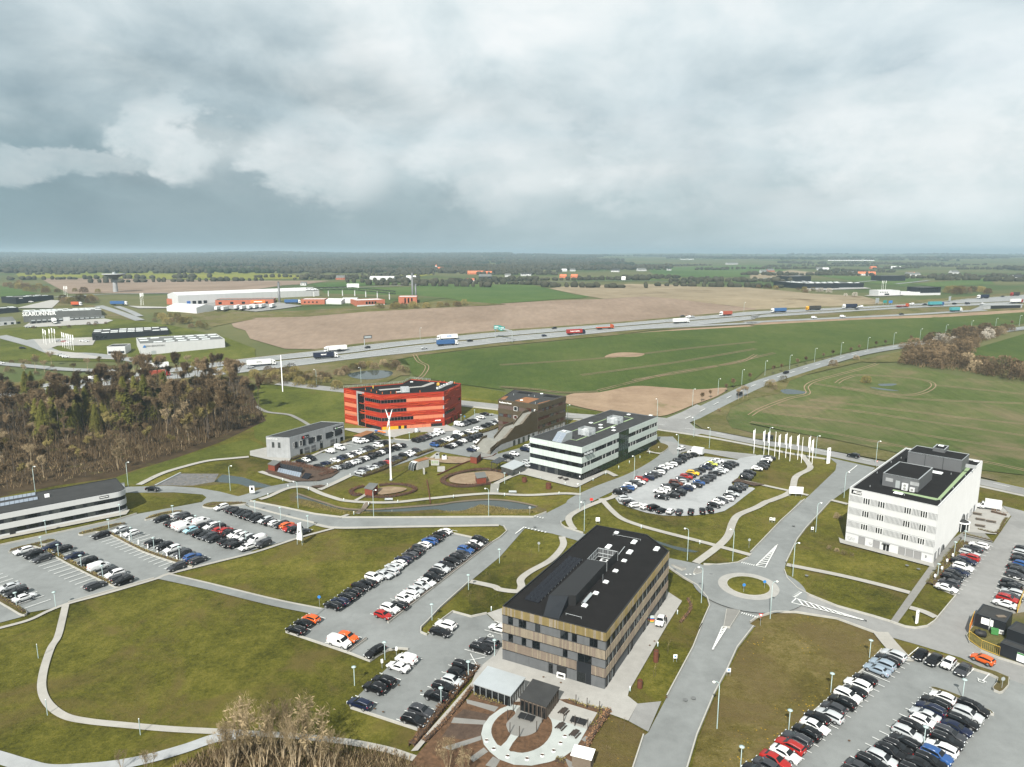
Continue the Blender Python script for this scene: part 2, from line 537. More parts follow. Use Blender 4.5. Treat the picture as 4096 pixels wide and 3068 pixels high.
base=sheet('ground',[(-24000,-600),(24000,-600),(24000,26000),(-24000,26000)],'land')
drape(base,0)
LEVEL[0]=-.3
for nm,m,pts in (
 ('rape_field','far_rape',[(-1207,1746),(-1084,1911),(-1024,2038),(-837,1679),(-812,1853),(-660,1853),(-556,1698),(-358,1420),(-474,1299),(-599,1316),(-822,1407),(-965,1407)]),
 ('ploughed_land','ploughed',[(-903,1375),(-811,1388),(-592,1299),(-454,1272),(-400,1261),(-321,1272),(-322,1130),(-346,1081),(-346,967),(-416.2,864.7),(-498.9,874.8),(-532.2,859.8),(-699,1089)]),
 ('green_field','far_green',[(-264,983),(-222,1009),(-145,1037),(-129,1121),(-9,1113),(-19,1164),(27,1130),(50,983),(74.3,840.6),(92,815.6),(74.9,775.7),(23.7,745.3),(-12.3,729.5),(-6.1,722.2),(-49.6,738.5),(-70.9,775.7),(-107.8,817.8),(-225.9,864.7)]),
 ('meadow_slope','stubble',[(51,989),(77,1051),(189,1138),(246,1109),(271,1037),(346,1016),(334,1004),(350,953),(363.1,865.6),(398.8,815.5),(384.2,755.5),(381.3,726.7),(304.1,693.6),(226.7,678.1),(237.6,693.7),(182.2,751.3),(150.2,809),(98.6,763.8),(86.2,811.2),(70.9,882.4)]),
 ('pasture','far_green',[(434,2317),(977,2885),(777,2032),(791,1897),(592,1581),(472,1423),(514,1512),(364,1414),(314,1591)]),
 ('pasture','far_green',[(101,1261),(166,1483),(222,1441),(291,1293),(198,1231)]),
 ('pasture','far_green',[(667,1599),(784,1368),(577,1053),(587,1195)]),
 ('pasture','far_green',[(633,1137),(902,1368),(767,1137),(614,1037)]),
 ('pasture','far_green',[(-764,1070),(-682,983),(-573,864.7),(-558.9,779.7)]),
 ('pasture','far_green',[(-318,1130),(-281,1241),(-187,1272),(-158,1388),(-164,1147),(-232,1051),(-275,1023)]),
 ('rape_field','far_rape',[(-252,1527),(-209,1698),(-174,1625),(-196,1441)]),
 ('pale_fields','stubble',[(530,1599),(788,2032),(748,1694),(546,1452),(433,1305)]),
 ('works_yard','land',[(-355.5,734.4),(-252.5,702.7),(-159,718.2),(-93.4,734.4),(-71.2,779.7),(-108.4,822.3),(-234.2,869.7),(-397.3,822.3)]),
 ('works_yard_grass','verge_mat',[(-326.8,673.6),(-242.3,673.6),(-222.8,673.6),(-155.7,702.7),(-93.4,734.4),(-66.2,751.3),(-6.1,722.2),(-138.4,673.6),(-185.4,645.5),(-228.5,634.1),(-243.2,610.2),(-251.2,593.4),(-284.1,640.4),(-308.2,634.1)]),
 ('industrial_grass','lush',[(-421,582.7),(-367.5,640.4),(-323.8,621.9),(-285.7,598.9),(-221.8,547.9),(-183.2,504.7),(-182.1,498.7),(-172.1,472.8),(-222.7,462.4),(-340.6,467.6),(-372.2,512.8)]),
 ('industrial_grass','verge_mat',[(-472.2,734.4),(-422.5,718.2),(-324,624.3),(-367.5,640.4),(-417.4,646.8)]),
):
 land(nm,pts,m)
LEVEL[0]=-.2
land('ploughed_field',[(-235.6,639.1),(-185.4,645.5),(-138.4,673.6),(-86.1,693.7),(-6,718.2),(-12.2,726.2),(48.3,751.3),(98.1,760),(150.2,809),(182.2,751.3),(218.7,710.4),(237.6,693.7),(230.9,673.6),(145.6,640.4),(89.2,610.2),(38,588),(-9.7,571.3),(-51,552.6),(-100.6,527.6),(-133.5,503.9),(-162.9,505.5),(-187.8,529.8),(-201.3,543.3),(-217.3,577.4),(-232.4,592.3),(-240.8,609.1),(-228.5,634.1)],'ploughed')
land('motorway_verge',[(-174,478.1),(-135.6,508.7),(-101.6,532.9),(-51.4,557.4),(-9.8,578.5),(90,616),(207.7,673.6),(228.9,685),(324.1,711.4),(397.2,732.8),(497.6,792.5),(674,922),(493.8,672.1),(383.7,643.6),(310,630.2),(202.9,604.9),(153.9,590.7),(112.9,577.4),(81.7,557.4),(34.8,536.4),(-8.8,516.1),(-22,508.7),(-61,485.4),(-81.8,466.9),(-64.8,444.6),(-62.4,427.1),(-67.9,426.5),(-75.1,407.1),(-104.8,404.5),(-135,404.5),(-152.7,407.1),(-175.6,420.8),(-272.9,370.8),(-298.3,407.1)],'verge_mat')
land('crop_field',[(-78.7,466.9),(-60.9,484.7),(-4.4,513.6),(34.6,533.3),(81.6,556.4),(111.7,571.3),(205.7,597.8),(201.8,601.3),(310.7,631.5),(382.9,642.2),(495.9,675.1),(440.8,611.1),(329.4,549.7),(262.6,512),(200.3,469.6),(159.9,441.2),(138,407.1),(120.5,398.1),(104.1,393.1),(85.6,398.1),(69.5,400.6),(47.9,386.5),(34.9,385),(22.4,390.4),(-6.9,399.3),(-3.4,393.1),(-29.2,405.8),(-53.2,420.8),(-60.4,427.9),(-62.8,435.3),(-66.2,454.1),(-72.9,474.5)],'crop')
land('bare_soil_strip',[(89.6,561.3),(143,585.3),(207.9,604.5),(204.9,611.1),(314.8,640.2),(391,656.1),(494.1,687.3),(483.5,672.1),(382.1,640.9),(310,630.2),(201.4,600.1),(205.3,596.7),(111.5,570.3)],'bare_soil',smooth=2)
land('bare_soil',[(27.4,377.6),(35.1,386.5),(48.1,387.9),(69.7,401.9),(85.8,399.3),(104.4,394.3),(122.5,398.1),(112.5,381),(96.5,365.4),(81.4,349.5),(74.6,344.4),(70.6,344.8),(46.7,351.4),(27.9,367.5)],'bare_soil',smooth=3)
land('bare_soil_patch',[(63,478.1),(69.6,489.2),(79.1,493),(91.8,489.2),(86.5,479.9),(75.2,478.1)],'bare_soil',smooth=4)
land('dark_crop_field',[(298.8,469.6),(329.1,503.4),(350.6,520),(425.2,576),(328.7,430.2),(297.6,459.7)],'crop')
LEVEL[0]=-.12
land('lawn',[(-420,40),(420,40),(420,235),(170,243),(104,300),(60,342),(-28,392),(-330,392),(-420,380)],'lawn')
land('lush_grass',[(-147.7,404.5),(-112.8,399.3),(-94,387),(-79.9,330.6),(-93.4,321.5),(-98.9,304.5),(-104.7,292.9),(-113,302.6),(-129.6,345.9),(-140.2,377.6)],'lush')
land('lush_grass',[(-115.9,300.6),(-109.3,294.8),(-102.5,286.5),(-106.6,275.4),(-125.5,262.7),(-131.1,239.1),(-136.1,237.8),(-143.5,247),(-135.9,265.7),(-126.3,285.7)],'lush')
land('lush_grass',[(27.9,359),(43.7,350.8),(43.1,345.9),(27.3,350.8),(-7.6,370.8),(-27.2,377.6),(-29.1,404.5),(-8.1,391.8)],'lush')
land('thin_crop_field',[(128.1,374.7),(147.1,384.6),(154.4,394.3),(163.7,412.3),(179.3,427.3),(215,447.5),(237.9,458.6),(248.5,448.2),(259.7,442.8),(275.9,418.8),(299.5,408.9),(334.3,390.3),(206.6,235.2),(187.5,249.9),(176.1,255.4),(157.1,278.9),(141.2,299.5),(125.5,314.7),(113.6,330.1),(109.9,310.7),(102.1,321.5),(105.3,340.2),(113.5,359),(124.9,370.4),(132.9,379.4)],'thin_crop')
land('road_verge',[(86.2,335.4),(92.2,345.9),(139.1,398.1),(160.9,422.7),(200.2,449.9),(246.4,479),(284.9,503.4),(256.9,464),(238.3,461.1),(230.8,464),(179.5,428),(164,412.9),(154.6,394.8),(147.3,385.1),(128.3,375.2),(125,370.8),(113.6,359.4),(105.1,340.2),(102,321),(109.6,309.9),(125.1,313.8),(140.8,298.6),(156.7,278.1),(175.7,254.8),(187,249.1),(178.1,236.6),(170.6,246.9),(145.9,268.8),(125.6,287.8),(104.7,303),(98.5,309.6),(88.1,319.2)],'verge_mat')
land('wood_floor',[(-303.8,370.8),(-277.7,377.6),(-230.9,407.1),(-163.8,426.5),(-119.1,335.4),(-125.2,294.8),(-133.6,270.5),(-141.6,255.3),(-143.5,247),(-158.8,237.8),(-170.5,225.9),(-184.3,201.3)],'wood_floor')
land('meadow_grass',[(50.9,143),(55.7,147.6),(60,148.7),(64,148.1),(72,145.4),(78.2,138.8),(75.5,133),(67.9,125.7),(57.7,116.7),(47.88,108.19),(37.99,99.38),(34.1,95.66),(27.66,97.64),(31.47,106.78),(37.6,118.2),(42.1,125.6),(46.8,133.8),(53,142.1)],'meadow')
land('meadow_grass',[(17.24,112.41),(20.18,110.43),(23.04,107.51),(22.01,105.63),(18.82,98.64),(8.94,97.64),(10.29,100.7),(13.88,106.2)],'meadow')
land('ditch_bank',[(-74,231),(-65.7,224.1),(-56,216.8),(-45.9,214.5),(-28.8,219.2),(-18.8,221.6),(-9.7,223.5),(-.3,222.4),(8,217.4),(11.2,212.6),(3.2,211.6),(-23.3,211.1),(-33.1,210.7),(-46.6,211.1),(-61.3,216),(-72.9,222.4)],'ditch_grass',smooth=2)
land('ditch_bank',[(-126.8,237.1),(-122.6,252.5),(-106.9,251.8),(-91.3,243),(-83.5,237.8),(-82.7,234.1),(-89.8,232.9),(-97.1,241.7),(-102.6,239.1),(-111.3,236.6)],'ditch_grass')
# ------------------------------------------------------------------ water
for nm,m,pts,sm in (
 ('pond','water_mat',[(-70.9,228.3),(-65.5,223.3),(-59.9,219),(-55.8,215.9),(-51.2,214),(-45.7,213.6),(-41.7,214),(-24,218.1),(-18.7,220.4),(-10.6,222.6),(-5.9,222.9),(-.3,221.5),(5.1,218.7),(7.8,216.5),(5.8,214.6),(2.4,214.2),(-1.2,214.2),(-3,216),(-7.6,217.3),(-10.6,218.6),(-12.2,216),(-16,213),(-19.9,212.2),(-23.6,214.2),(-28.1,213.6),(-33.3,212.5),(-41.4,212.2),(-46.9,212.8),(-52.5,213.7),(-58.7,216.7),(-64.4,221.5),(-69.1,223.9),(-72,225.1)],3),
 ('field_pond','water_mat',[(-100.7,427.9),(-97.7,433.8),(-89.5,439.6),(-77,438.4),(-73.4,430.9),(-76.1,420.8),(-86.4,416.6),(-94.8,420.2)],3),
 ('stone_basin','stone_bed',[(-124,237.8),(-122.1,251.3),(-107.9,251.1),(-105.7,241.7),(-111.7,237.6)],1),
 ('canal','water_mat',[(-105.7,241.7),(-106.3,250.2),(-97.4,247),(-90.9,241.7),(-83.2,236.8),(-84.7,235.4),(-90.8,235.6),(-96.2,239.4)],1),
 ('canal','water_mat',[(40.5,189.7),(44.3,186.1),(50.8,182),(47.1,181.7),(43.1,185.1),(41,187.5)],2),
 ('field_puddle','water_mat',[(151,392.4),(157.7,394.5),(164.4,386.9),(151.6,383.9)],3),
 ('field_puddle','water_mat',[(213.2,406),(223.6,406.6),(219.1,402.1),(212.4,401.6)],3),
 ('field_puddle','water_mat',[(204.1,399.1),(211.9,395.1),(217,390.8),(209.1,392.4)],3),
):
 land(nm,pts,m,smooth=sm)
for pts in ([(114.4,332.6),(141.6,312.9),(166.1,285.9),(184.2,266.3),(193.7,252.9)],[(126.8,351.3),(161.8,332.1),(187,304.1),(214.2,281.2)],[(138.7,363.4),(181.7,348.1),(230.8,304.1)],[(159.4,372.8),(197.5,354.5),(246.5,325.9)],[(176,406.6),(195.6,390.3),(215.1,375.2),(269.4,365.7)],[(118.5,345),(127.9,356.3),(148.2,374.7),(163,384.6),(168.5,399.7),(178.4,412.3),(198.2,427.3),(221.3,444.1),(238.3,457.9)],[(189.6,408),(198.6,418.2),(213.3,427.3),(236.4,421.2),(245.6,412.3),(242,401),(228.8,387.7),(215.5,382.1),(199.7,391.6),(188.7,399.7)],[(243.6,403.8),(282.1,383.9)],
   [(48.5,391.8),(100,433.8),(147.7,460.7),(168.2,485.4)],[(71.9,415.2),(124.8,446.1),(183.2,490.9)],[(42.1,427.1),(106,460.8),(174.7,504.7)],[(-7.8,454.1),(62.2,474.6),(124,504.7),(183,529.8)],[(-6.9,400.1),(12.8,394.3),(29.4,387.4),(48.2,389.4)],[(-67.3,485.4),(-61.4,464.1),(-54.6,450.9),(-54.2,429.4),(-56.6,415.2)]):
 line=smooth_line(pts,5)
 lift=next_level(.002)
 b=MB().use('bare_soil')
 for o_ in (1.1,-1.1):strip(b,offset_line(line,o_),.28,.28,lift)
 drape(b.build('wheel_tracks',kind='structure'),lift)
LEVEL[0]=-.02
# ------------------------------------------------------------------ roads and parking areas
way('main_road',[(-136.2,408.5),(-106.7,396.3),(-60.8,379.9),(-26.5,367.1),(-7.4,360),(26.9,345.3),(45.3,340.2),(63.3,330.1),(75.2,321.5),(88.7,311.7),(104.9,295.8),(115.8,289.4),(128.9,277.6),(141.7,263.4),(154.7,252.9),(166.5,241.7),(174.6,231.6),(189.7,214.7)],8.2,'asphalt_pale')
way('country_road',[(72,321.5),(81.4,334.2),(110.1,368.2),(141,403.7),(168.5,428.9),(204.4,459.7),(243.2,490.1),(280.6,512),(320.3,534),(362.8,556.8),(414.7,582.7),(469.3,608)],9.5,'asphalt')
land('junction',[(66.9,343.6),(76,340.2),(85.7,350.3),(96.7,363.9),(100.5,357.5),(88.1,339.8),(85,330.6),(85.1,320.1),(89,312.8),(82.4,307.6),(64.4,321.5)],'asphalt_pale')
way('cycle_path',[(25.9,339.3),(44.2,331.8),(59.4,323.7),(66.9,317.5),(86.5,303.5),(102.5,288.9),(113.6,277),(124.8,269.4)],2.6,'footpath_mat')
way('cycle_path',[(161.6,238.6),(171.3,227),(183.9,212.5)],2.2,'footpath_mat')
way('cycle_path',[(-47.1,370.8),(-26.1,361.7),(-7,354.3)],2.2,'footpath_mat')
land('estate_road',[(125.8,271.8),(125.2,263.9),(120.8,255.1),(96.1,222.7),(94.9,222.7),(81.5,204.1),(70.6,189.1),(64.4,180.7),(62.7,177.4),(59,174.3),(54,172.9),(49.9,173.4),(48.1,174.3),(41.8,177.7),(31.9,185.3),(20.6,194.4),(18.2,196.5),(15.6,198.8),(14.7,203.3),(10.7,211.1),(6.6,207.1),(-3.7,207.3),(-34.2,206.7),(-51.9,206.7),(-61.2,209.6),(-72.3,215.2),(-85.6,221.4),(-89.2,225),(-99.4,231.1),(-109,235.1),(-120.4,237.2),(-135.1,236),(-131.9,229.9),(-114.8,230.3),(-104.1,228.2),(-101.5,225.3),(-101.1,220.3),(-91.8,220.7),(-86.9,219.6),(-83.8,216.2),(-70.1,208.1),(-58.7,201.8),(-51.5,199.1),(-33.2,200),(-3.9,201.2),(-2.5,199.7),(-1.5,195.7),(3.8,198.3),(11.6,194.4),(17.9,189.7),(40.4,171.4),(42.7,165.9),(45.1,161.5),(45.9,155.2),(45.4,151.3),(40.2,140.6),(41.5,143),(37.2,133.8),(28.3,117.4),(23.07,107.66),(22.12,106.78),(18.48,97.64),(26.94,97.64),(31.08,106.78),(37.2,118.2),(41.7,125.6),(46.3,133.8),(52.4,142.1),(53.1,142.5),(52.1,143.5),(54.7,146.2),(59.3,148.3),(64.1,148.3),(70.5,156.5),(68.9,159.8),(68.5,165.1),(69.6,170),(71.7,174.4),(75.4,180.7),(80.8,189.9),(86.6,198.2),(95.8,210.3),(104.2,221.5),(123.3,242),(132.3,252.1),(137.2,258.2)],'asphalt')
land('east_street',[(67.5,170.7),(68.5,165.1),(68.9,159.8),(70.5,156.5),(74.6,151.1),(80.7,146.5),(83.2,144.3),(85.3,142),(87.3,141.4),(90.2,142.2),(93,144.3),(105.1,156.3),(102.6,161.1),(127.1,189.9),(129.6,193.1),(134.8,187.7),(154.1,208.2),(157.7,217.5),(161,212.5),(171.8,202.1),(118.9,129.1),(105.3,115.3),(96.4,121.3),(94.8,122.9),(93.6,124.4),(90.1,130.3),(83.7,135.4),(80,138.1),(78.4,139.6),(74.2,143),(72,145.5),(64.1,148.3),(59.3,148.3),(54.7,146.2)],'asphalt_pale')
land('car_park',[(75.6,133),(78.6,128.9),(82.7,133),(87,129.4),(90.8,125.7),(92.7,123.1),(89.2,119.8),(89.7,118.6),(90.9,118.8),(94.9,122.9),(96.4,121.2),(105.2,115.2),(87.15,92.91),(33.3,94.9),(38.22,99.49),(47.9,108.26),(57.8,116.8),(68.2,125.7)],'asphalt')
land('car_park',[(-17.6,194.5),(-11.2,191),(-6,188.1),(-2,194.8),(-3.4,191),(-1.5,195.7),(-2.5,199.7),(3.8,198.3),(-3.2,178.4),(-10.4,163.8),(-16.3,150.7),(-18.5,144.5),(-19.7,141.6),(-19.5,139.7),(-18,138.6),(-16.8,142.8),(-13.4,148.6),(-9.1,146.3),(-5.7,147.8),(-3.1,143.3),(-1.9,142.1),(-1.2,135.1),(-3.4,130.8),(-4.3,130),(-6.8,125.6),(-16.03,108.19),(-28.77,114.12),(-29.4,115.2),(-24.5,126.6),(-21.2,133.1),(-23.3,133.4),(-25.2,132.8),(-26.7,131.2),(-28.2,128.8),(-33.4,131.9),(-48.4,139.9),(-48.1,140.6),(-43.6,147.8),(-43.4,149.9),(-43,150.7)],'asphalt')
land('car_park',[(-149.9,179.2),(-142,185.7),(-131.8,194.4),(-120.2,204.5),(-116.7,209.9),(-101.2,220.7),(-92.8,223.3),(-86.4,218.4),(-84.1,216.2),(-83.7,216),(-70.1,208.1),(-58.7,201.8),(-60.3,198.6),(-61,191.6),(-71.4,182),(-69.5,181.4),(-87.4,168),(-89.2,165.3),(-102.9,152.8),(-105.7,150.1),(-109.2,148.5),(-109.6,146.4),(-112.5,144),(-118.3,138.3)],'asphalt')
way('estate_street',[(-92.8,220.3),(-87.3,226.1),(-82.2,233.9),(-74.8,238.5),(-67.9,240.1),(-63.6,245.6),(-60.5,252.5)],6.4,'asphalt',6)
land('car_park',[(-86,265.7),(-74.9,259.7),(-67.1,253.2),(-62.6,250.4),(-58.6,249.4),(-54.7,247),(-39.9,267.3),(-31.5,281.3),(-17.2,272.9),(-9.8,270.2),(-2.3,265.7),(-4.7,267.3),(-.2,265.7),(5.1,258.9),(6.8,255.3),(7.9,294.8),(3.2,285.7),(-5.8,277),(-7,345.9),(-18.2,347.9),(-29.3,321.5),(-39.8,310.7),(-50.2,300.6),(-57.9,298.6),(-69.9,300.6),(-76.3,278.7),(-79.1,276.7)],'asphalt')
way('estate_street',[(67.3,304.5),(67.3,292.9),(65.5,282.1),(60.4,269.7),(46.4,249.4),(31.7,233.9),(22.7,222.7),(20.7,217.8),(15,210.1),(10.4,203.3)],7.6,'asphalt',6)
land('gravel_drive',[(63.8,299.6),(66.7,296.7),(81.1,283.5),(98.3,276.2),(91.2,253.6),(92.7,259.7),(89,269.2),(79,277.9),(71.9,281.3),(64.9,275.4)],'asphalt_pale')
land('gravel_car_park',[(33.7,228.6),(34.7,219.7),(37.8,215.3),(41.9,211.2),(46.2,208.9),(52,208.3),(56.9,208.9),(63.3,210.6),(66.8,212.6),(71.6,218.1),(76.5,224.7),(83.7,234),(83.2,235.6),(77.2,236),(77.4,240.2),(81,245),(84.1,251.3),(90.9,258),(102.5,274.5),(99.5,275.6),(90,270.9),(88.3,268.5),(76.4,273.4),(70,272.3),(66,272.3),(52.9,255.1),(43.3,244.1),(34.8,232.4)],'gravel')
def resample(line,n=110):
 d=[.0]
 for i in range(len(line)-1):d.append(d[-1]+hypot(line[i+1][0]-line[i][0],line[i+1][1]-line[i][1]))
 out,j=[],0
 for k in range(n):
  s=d[-1]*k/(n-1)
  while j<len(line)-2 and d[j+1]<s:j+=1
  out.append(along(line[j],line[j+1],(s-d[j])/((d[j+1]-d[j]) or 1)))
 return out
# motorway: two carriageways with a planted median, and a slip road
U=resample(smooth_line([(-314.5,384.6),(-289.7,394.8),(-253.7,417.4),(-217.8,442.4),(-176.5,473.8),(-133.2,499.5),(-99.7,522.4),(-50.6,547.9),(-9.6,569.3),(88.9,607.9),(204.2,662),(225,672.9),(317.9,697.6),(389.4,718.1),(471.8,750.8),(598,834.8),(838,1004)],5))
def carriage(name,top,bot,m):
 lift=next_level()
 n=len(top)
 b=MB().use(m)
 b.faces([(*p,lift) for p in bot]+[(*p,lift) for p in top],[(i,i+1,n+i+1,n+i) for i in range(n-1)])
 return drape(b.build(name,kind='structure'),lift)
MT=resample(smooth_line([(-309,377.6),(-284.6,387.4),(-249,409.3),(-213.1,432.3),(-171.4,459.4),(-128.8,482.5),(-113.8,489.9),(-73.5,518.6),(-23.4,542.3),(-9.3,550.7),(86.8,593.4),(224.8,655.3),(219.1,654.7),(312,684.2),(383.3,706.5),(458.1,728.4),(539.8,752.7),(712.1,852.5)],5))
MB_=resample(smooth_line([(-308,376.2),(-283.2,385.5),(-247.4,406.6),(-211.7,429.4),(-170.2,456.1),(-127.9,478.9),(-113,486.2),(-72.9,514.4),(-23.2,537.8),(-9.3,547),(86.3,589.6),(223.3,650.7),(217.7,650.5),(310,679.6),(380.7,701.6),(454.9,723.2),(535.3,746.2),(697.5,834.8)],5))
LW=resample(smooth_line([(-301.2,367.5),(-276.1,375.3),(-229.5,404.5),(-174.1,429.4),(-163,436),(-132.2,454.8),(-98.9,475.6),(-62.1,494.9),(-22.4,517.8),(-8.9,526.3),(35.5,547),(83.7,571.3),(124.4,588),(167.7,606.2),(216.9,631.7),(212.9,635.5),(277.9,659),(332.9,678.1),(404.2,700),(467.8,713.9),(525.9,732.8),(662.5,792.5)],5))
carriage('motorway',U,MT,'motorway')
carriage('motorway',MB_,LW,'motorway')
way('slip_road',[(109.6,585.3),(155.7,597.8),(210.4,611.9),(206.1,614.8),(291,636.8),(368.5,656.8),(417.8,672.1),(454.3,683.5)],7.0,'motorway')
# roads of the industrial estate beyond the motorway
for pts,wd in (([(-400,552.6),(-349.6,516.9),(-315.5,489.2),(-292.4,485.4),(-257.7,471),(-237.9,460.8)],9),([(-343.4,460.8),(-310.3,450.9),(-278.6,441.5),(-247.8,438.4)],7),([(-556,775.7),(-495.8,800.4),(-482.2,845.3),(-418.6,869.7)],8),([(-412.2,710.4),(-373.9,673.6),(-327.3,624.9)],8),([(-391.7,706.5),(-360.8,673.6),(-338.4,646.8)],6),([(-367.6,536.4),(-332.7,516.9),(-328.5,538.7),(-319.6,543.3)],8),
    ([(-264,983),(-222,1009),(-160,1081),(-139,1130)],6),([(-20,1211),(118,1231),(203,1261),(275,1221)],6),([(457,1336),(623,1555),(810,1779)],7),([(499,1102),(625,1248),(665,1276)],7),([(602,1124),(734,1264)],7)):
 way('back_road',pts,wd,'motorway',4)
for pts in ([(-364.7,538.7),(-321.4,547.9),(-307.2,516.9),(-331.4,514.8),(-330.8,500.7),(-299.4,489.2),(-275.2,474.6),(-237.5,461.4),(-256.8,469.3),(-301.7,474.6),(-328.7,494.9)],[(-415.4,610.2),(-364,634.1),(-350.7,624.9),(-349.1,607.3),(-397.7,590.7),(-409.1,593.4)],[(-483.9,695.2),(-485.2,751.3),(-472.8,747),(-448.8,695.2)],[(-383.4,710.4),(-340.6,702.7),(-337,695.2),(-363.4,693.7)],[(401.6,815.5),(498,922),(453.4,827.5),(414.1,803.8)],[(395,1041),(502,1022),(492,980),(403,938)]):
 land('works_yard',pts,'concrete_paving')
land('works_yard',[(-340.6,702.7),(-314.2,710.4),(-242.3,673.6),(-226.2,687.9),(-209.2,710.4),(-241.1,734.4),(-324.5,734.4)],'asphalt_pale')
# ------------------------------------------------------------------ footpaths and paved yards
FP='footpath_mat'
for nm,pts,wd,m in (
 ('footpath',[(-103.2,152.4),(-99.2,144.5),(-96,137.9),(-94.7,133.6),(-91,125.6),(-87.4,119.6),(-83.3,115.2),(-78.41,111.93),(-73.53,110.53),(-66.14,109.45),(-57.68,108.4),(-47.53,107.66),(-44.26,107.31),(-38.26,106.87),(-32.2,106.06),(-26.16,105),(-20.11,103.25),(-16.09,101.49),(-10.29,99.15)],1.45,FP),
 ('gravel_path',[(-89.82,103.94),(-82.38,101.49),(-77.59,99.92),(-73.17,98.77),(-67.87,99.02),(-62.82,99.79),(-58.11,101.36),(-53.57,103.66),(-49.81,106.06),(-45.41,107.22)],2.4,'gravel'),
 ('cycle_track',[(-87.8,166.6),(-73.9,161.2),(-60.2,155.2),(-52.5,152),(-43.2,148.7)],3.0,'asphalt'),
 ('footpath',[(-87.1,168.1),(-74.7,162.9),(-60.8,156.8),(-52.9,153.5),(-43.4,150.1)],.6,FP),
 ('footpath',[(-115.5,137.8),(-110.8,141.6),(-106.8,145),(-105.1,149),(-102.7,152.5),(-97.1,157.2),(-89,164.8),(-87.1,167.6),(-79.2,173.8),(-69.5,181.4),(-60.8,191),(-52.6,198.1)],1.1,FP),
 ('pavement',[(-58.6,201.1),(-51.4,198.5),(-33,199.3),(-3.9,200.5)],1.5,FP),
 ('footpath',[(29.3,223.8),(30,220.5),(31.3,213.6),(33.5,206),(37.8,200.6),(43.7,195.5),(50.8,190.1),(56.9,185.3),(64.1,179.3)],1.9,FP),
 ('footpath',[(48.1,174.3),(56.7,184.7),(62,192.6),(66.3,202.4),(70.3,209.1),(77.7,215.4),(82.8,220.6),(85.5,222.5),(94.9,231.1),(102.8,246.9),(111.6,256.4),(114.1,263),(115.6,271.4),(116.2,276.7)],2.2,FP),
 ('footpath',[(18.2,197.2),(17.3,202.4),(17.7,207.6),(21.8,213.9),(29.4,221.8),(32.9,224.7),(34.8,227.6)],2.0,FP),
 ('footpath',[(14.3,191.8),(14.1,185.3),(10.3,176.3),(4.6,169.2),(2.2,164.8),(2.3,160.9),(1.3,158.5),(-2.9,159.4),(-4.6,161.1),(-10.4,163.8)],1.9,FP),
 ('footpath',[(71.5,173.3),(81.9,167.5),(88.9,162.7),(95,157.8)],1.9,FP),
 ('footpath',[(91,150.6),(93.1,148.7),(94.4,146.2)],1.9,FP),
 ('footpath',[(104.7,222.4),(108.4,218.5)],1.8,FP),
 ('footpath',[(80,244.5),(91.5,234.2),(94,232),(99.1,227)],1.7,FP),
 ('footpath',[(78.8,139.9),(78.4,134.6),(78.3,128.7)],3.2,FP),
 ('footpath',[(-83,223.1),(-81,225.8),(-77.7,233.5),(-74,235.8),(-70.1,234.5),(-64.8,229.2),(-59,224.5),(-54.3,221.6),(-45.6,220),(-37.3,220.4),(-29.2,223.1),(-24.7,224.5),(-19.2,226.2),(-11.7,228.1),(-6.1,228.7),(5.3,227.1),(17,228.8),(23.2,227.9)],2.0,FP),
 ('footpath',[(-66,232.7),(-62.9,239.2),(-58.7,249)],2.2,FP),
 ('footpath',[(-49,228.3),(-50,224.9),(-51.3,222)],1.3,FP),
 ('footpath',[(-47.1,219.2),(-47.1,213.7),(-48.2,210)],1.6,'concrete_paving'),
 ('footpath',[(-50.7,209.2),(-53,206.5)],1.2,FP),
 ('footpath',[(-5.9,238.6),(-4.6,241),(-.4,247.4),(2.9,250.9)],2.0,FP),
 ('footpath',[(34.9,253.7),(37.8,247.6)],2.2,FP),
 ('footpath',[(55.2,280.3),(59.9,276.9)],1.6,FP),
 ('dirt_track',[(-130.5,237.8),(-128.6,250.8),(-124.1,259.7),(-118.4,267),(-110.6,270.2),(-104.6,272.4)],2.4,FP),
 ('lawn_path',[(-132.8,360),(-123.4,349.9),(-111.6,345.5),(-104.1,337.8),(-95.6,325.5)],2.0,'grey_paving'),
 ('footpath',[(-29.8,278.4),(-32.2,270.5),(-35.4,267.3)],1.6,FP),
 ('footpath',[(-93.4,253.1),(-88.2,249),(-77.7,241.1)],2.0,FP),
):
 way(nm,pts,wd,m)
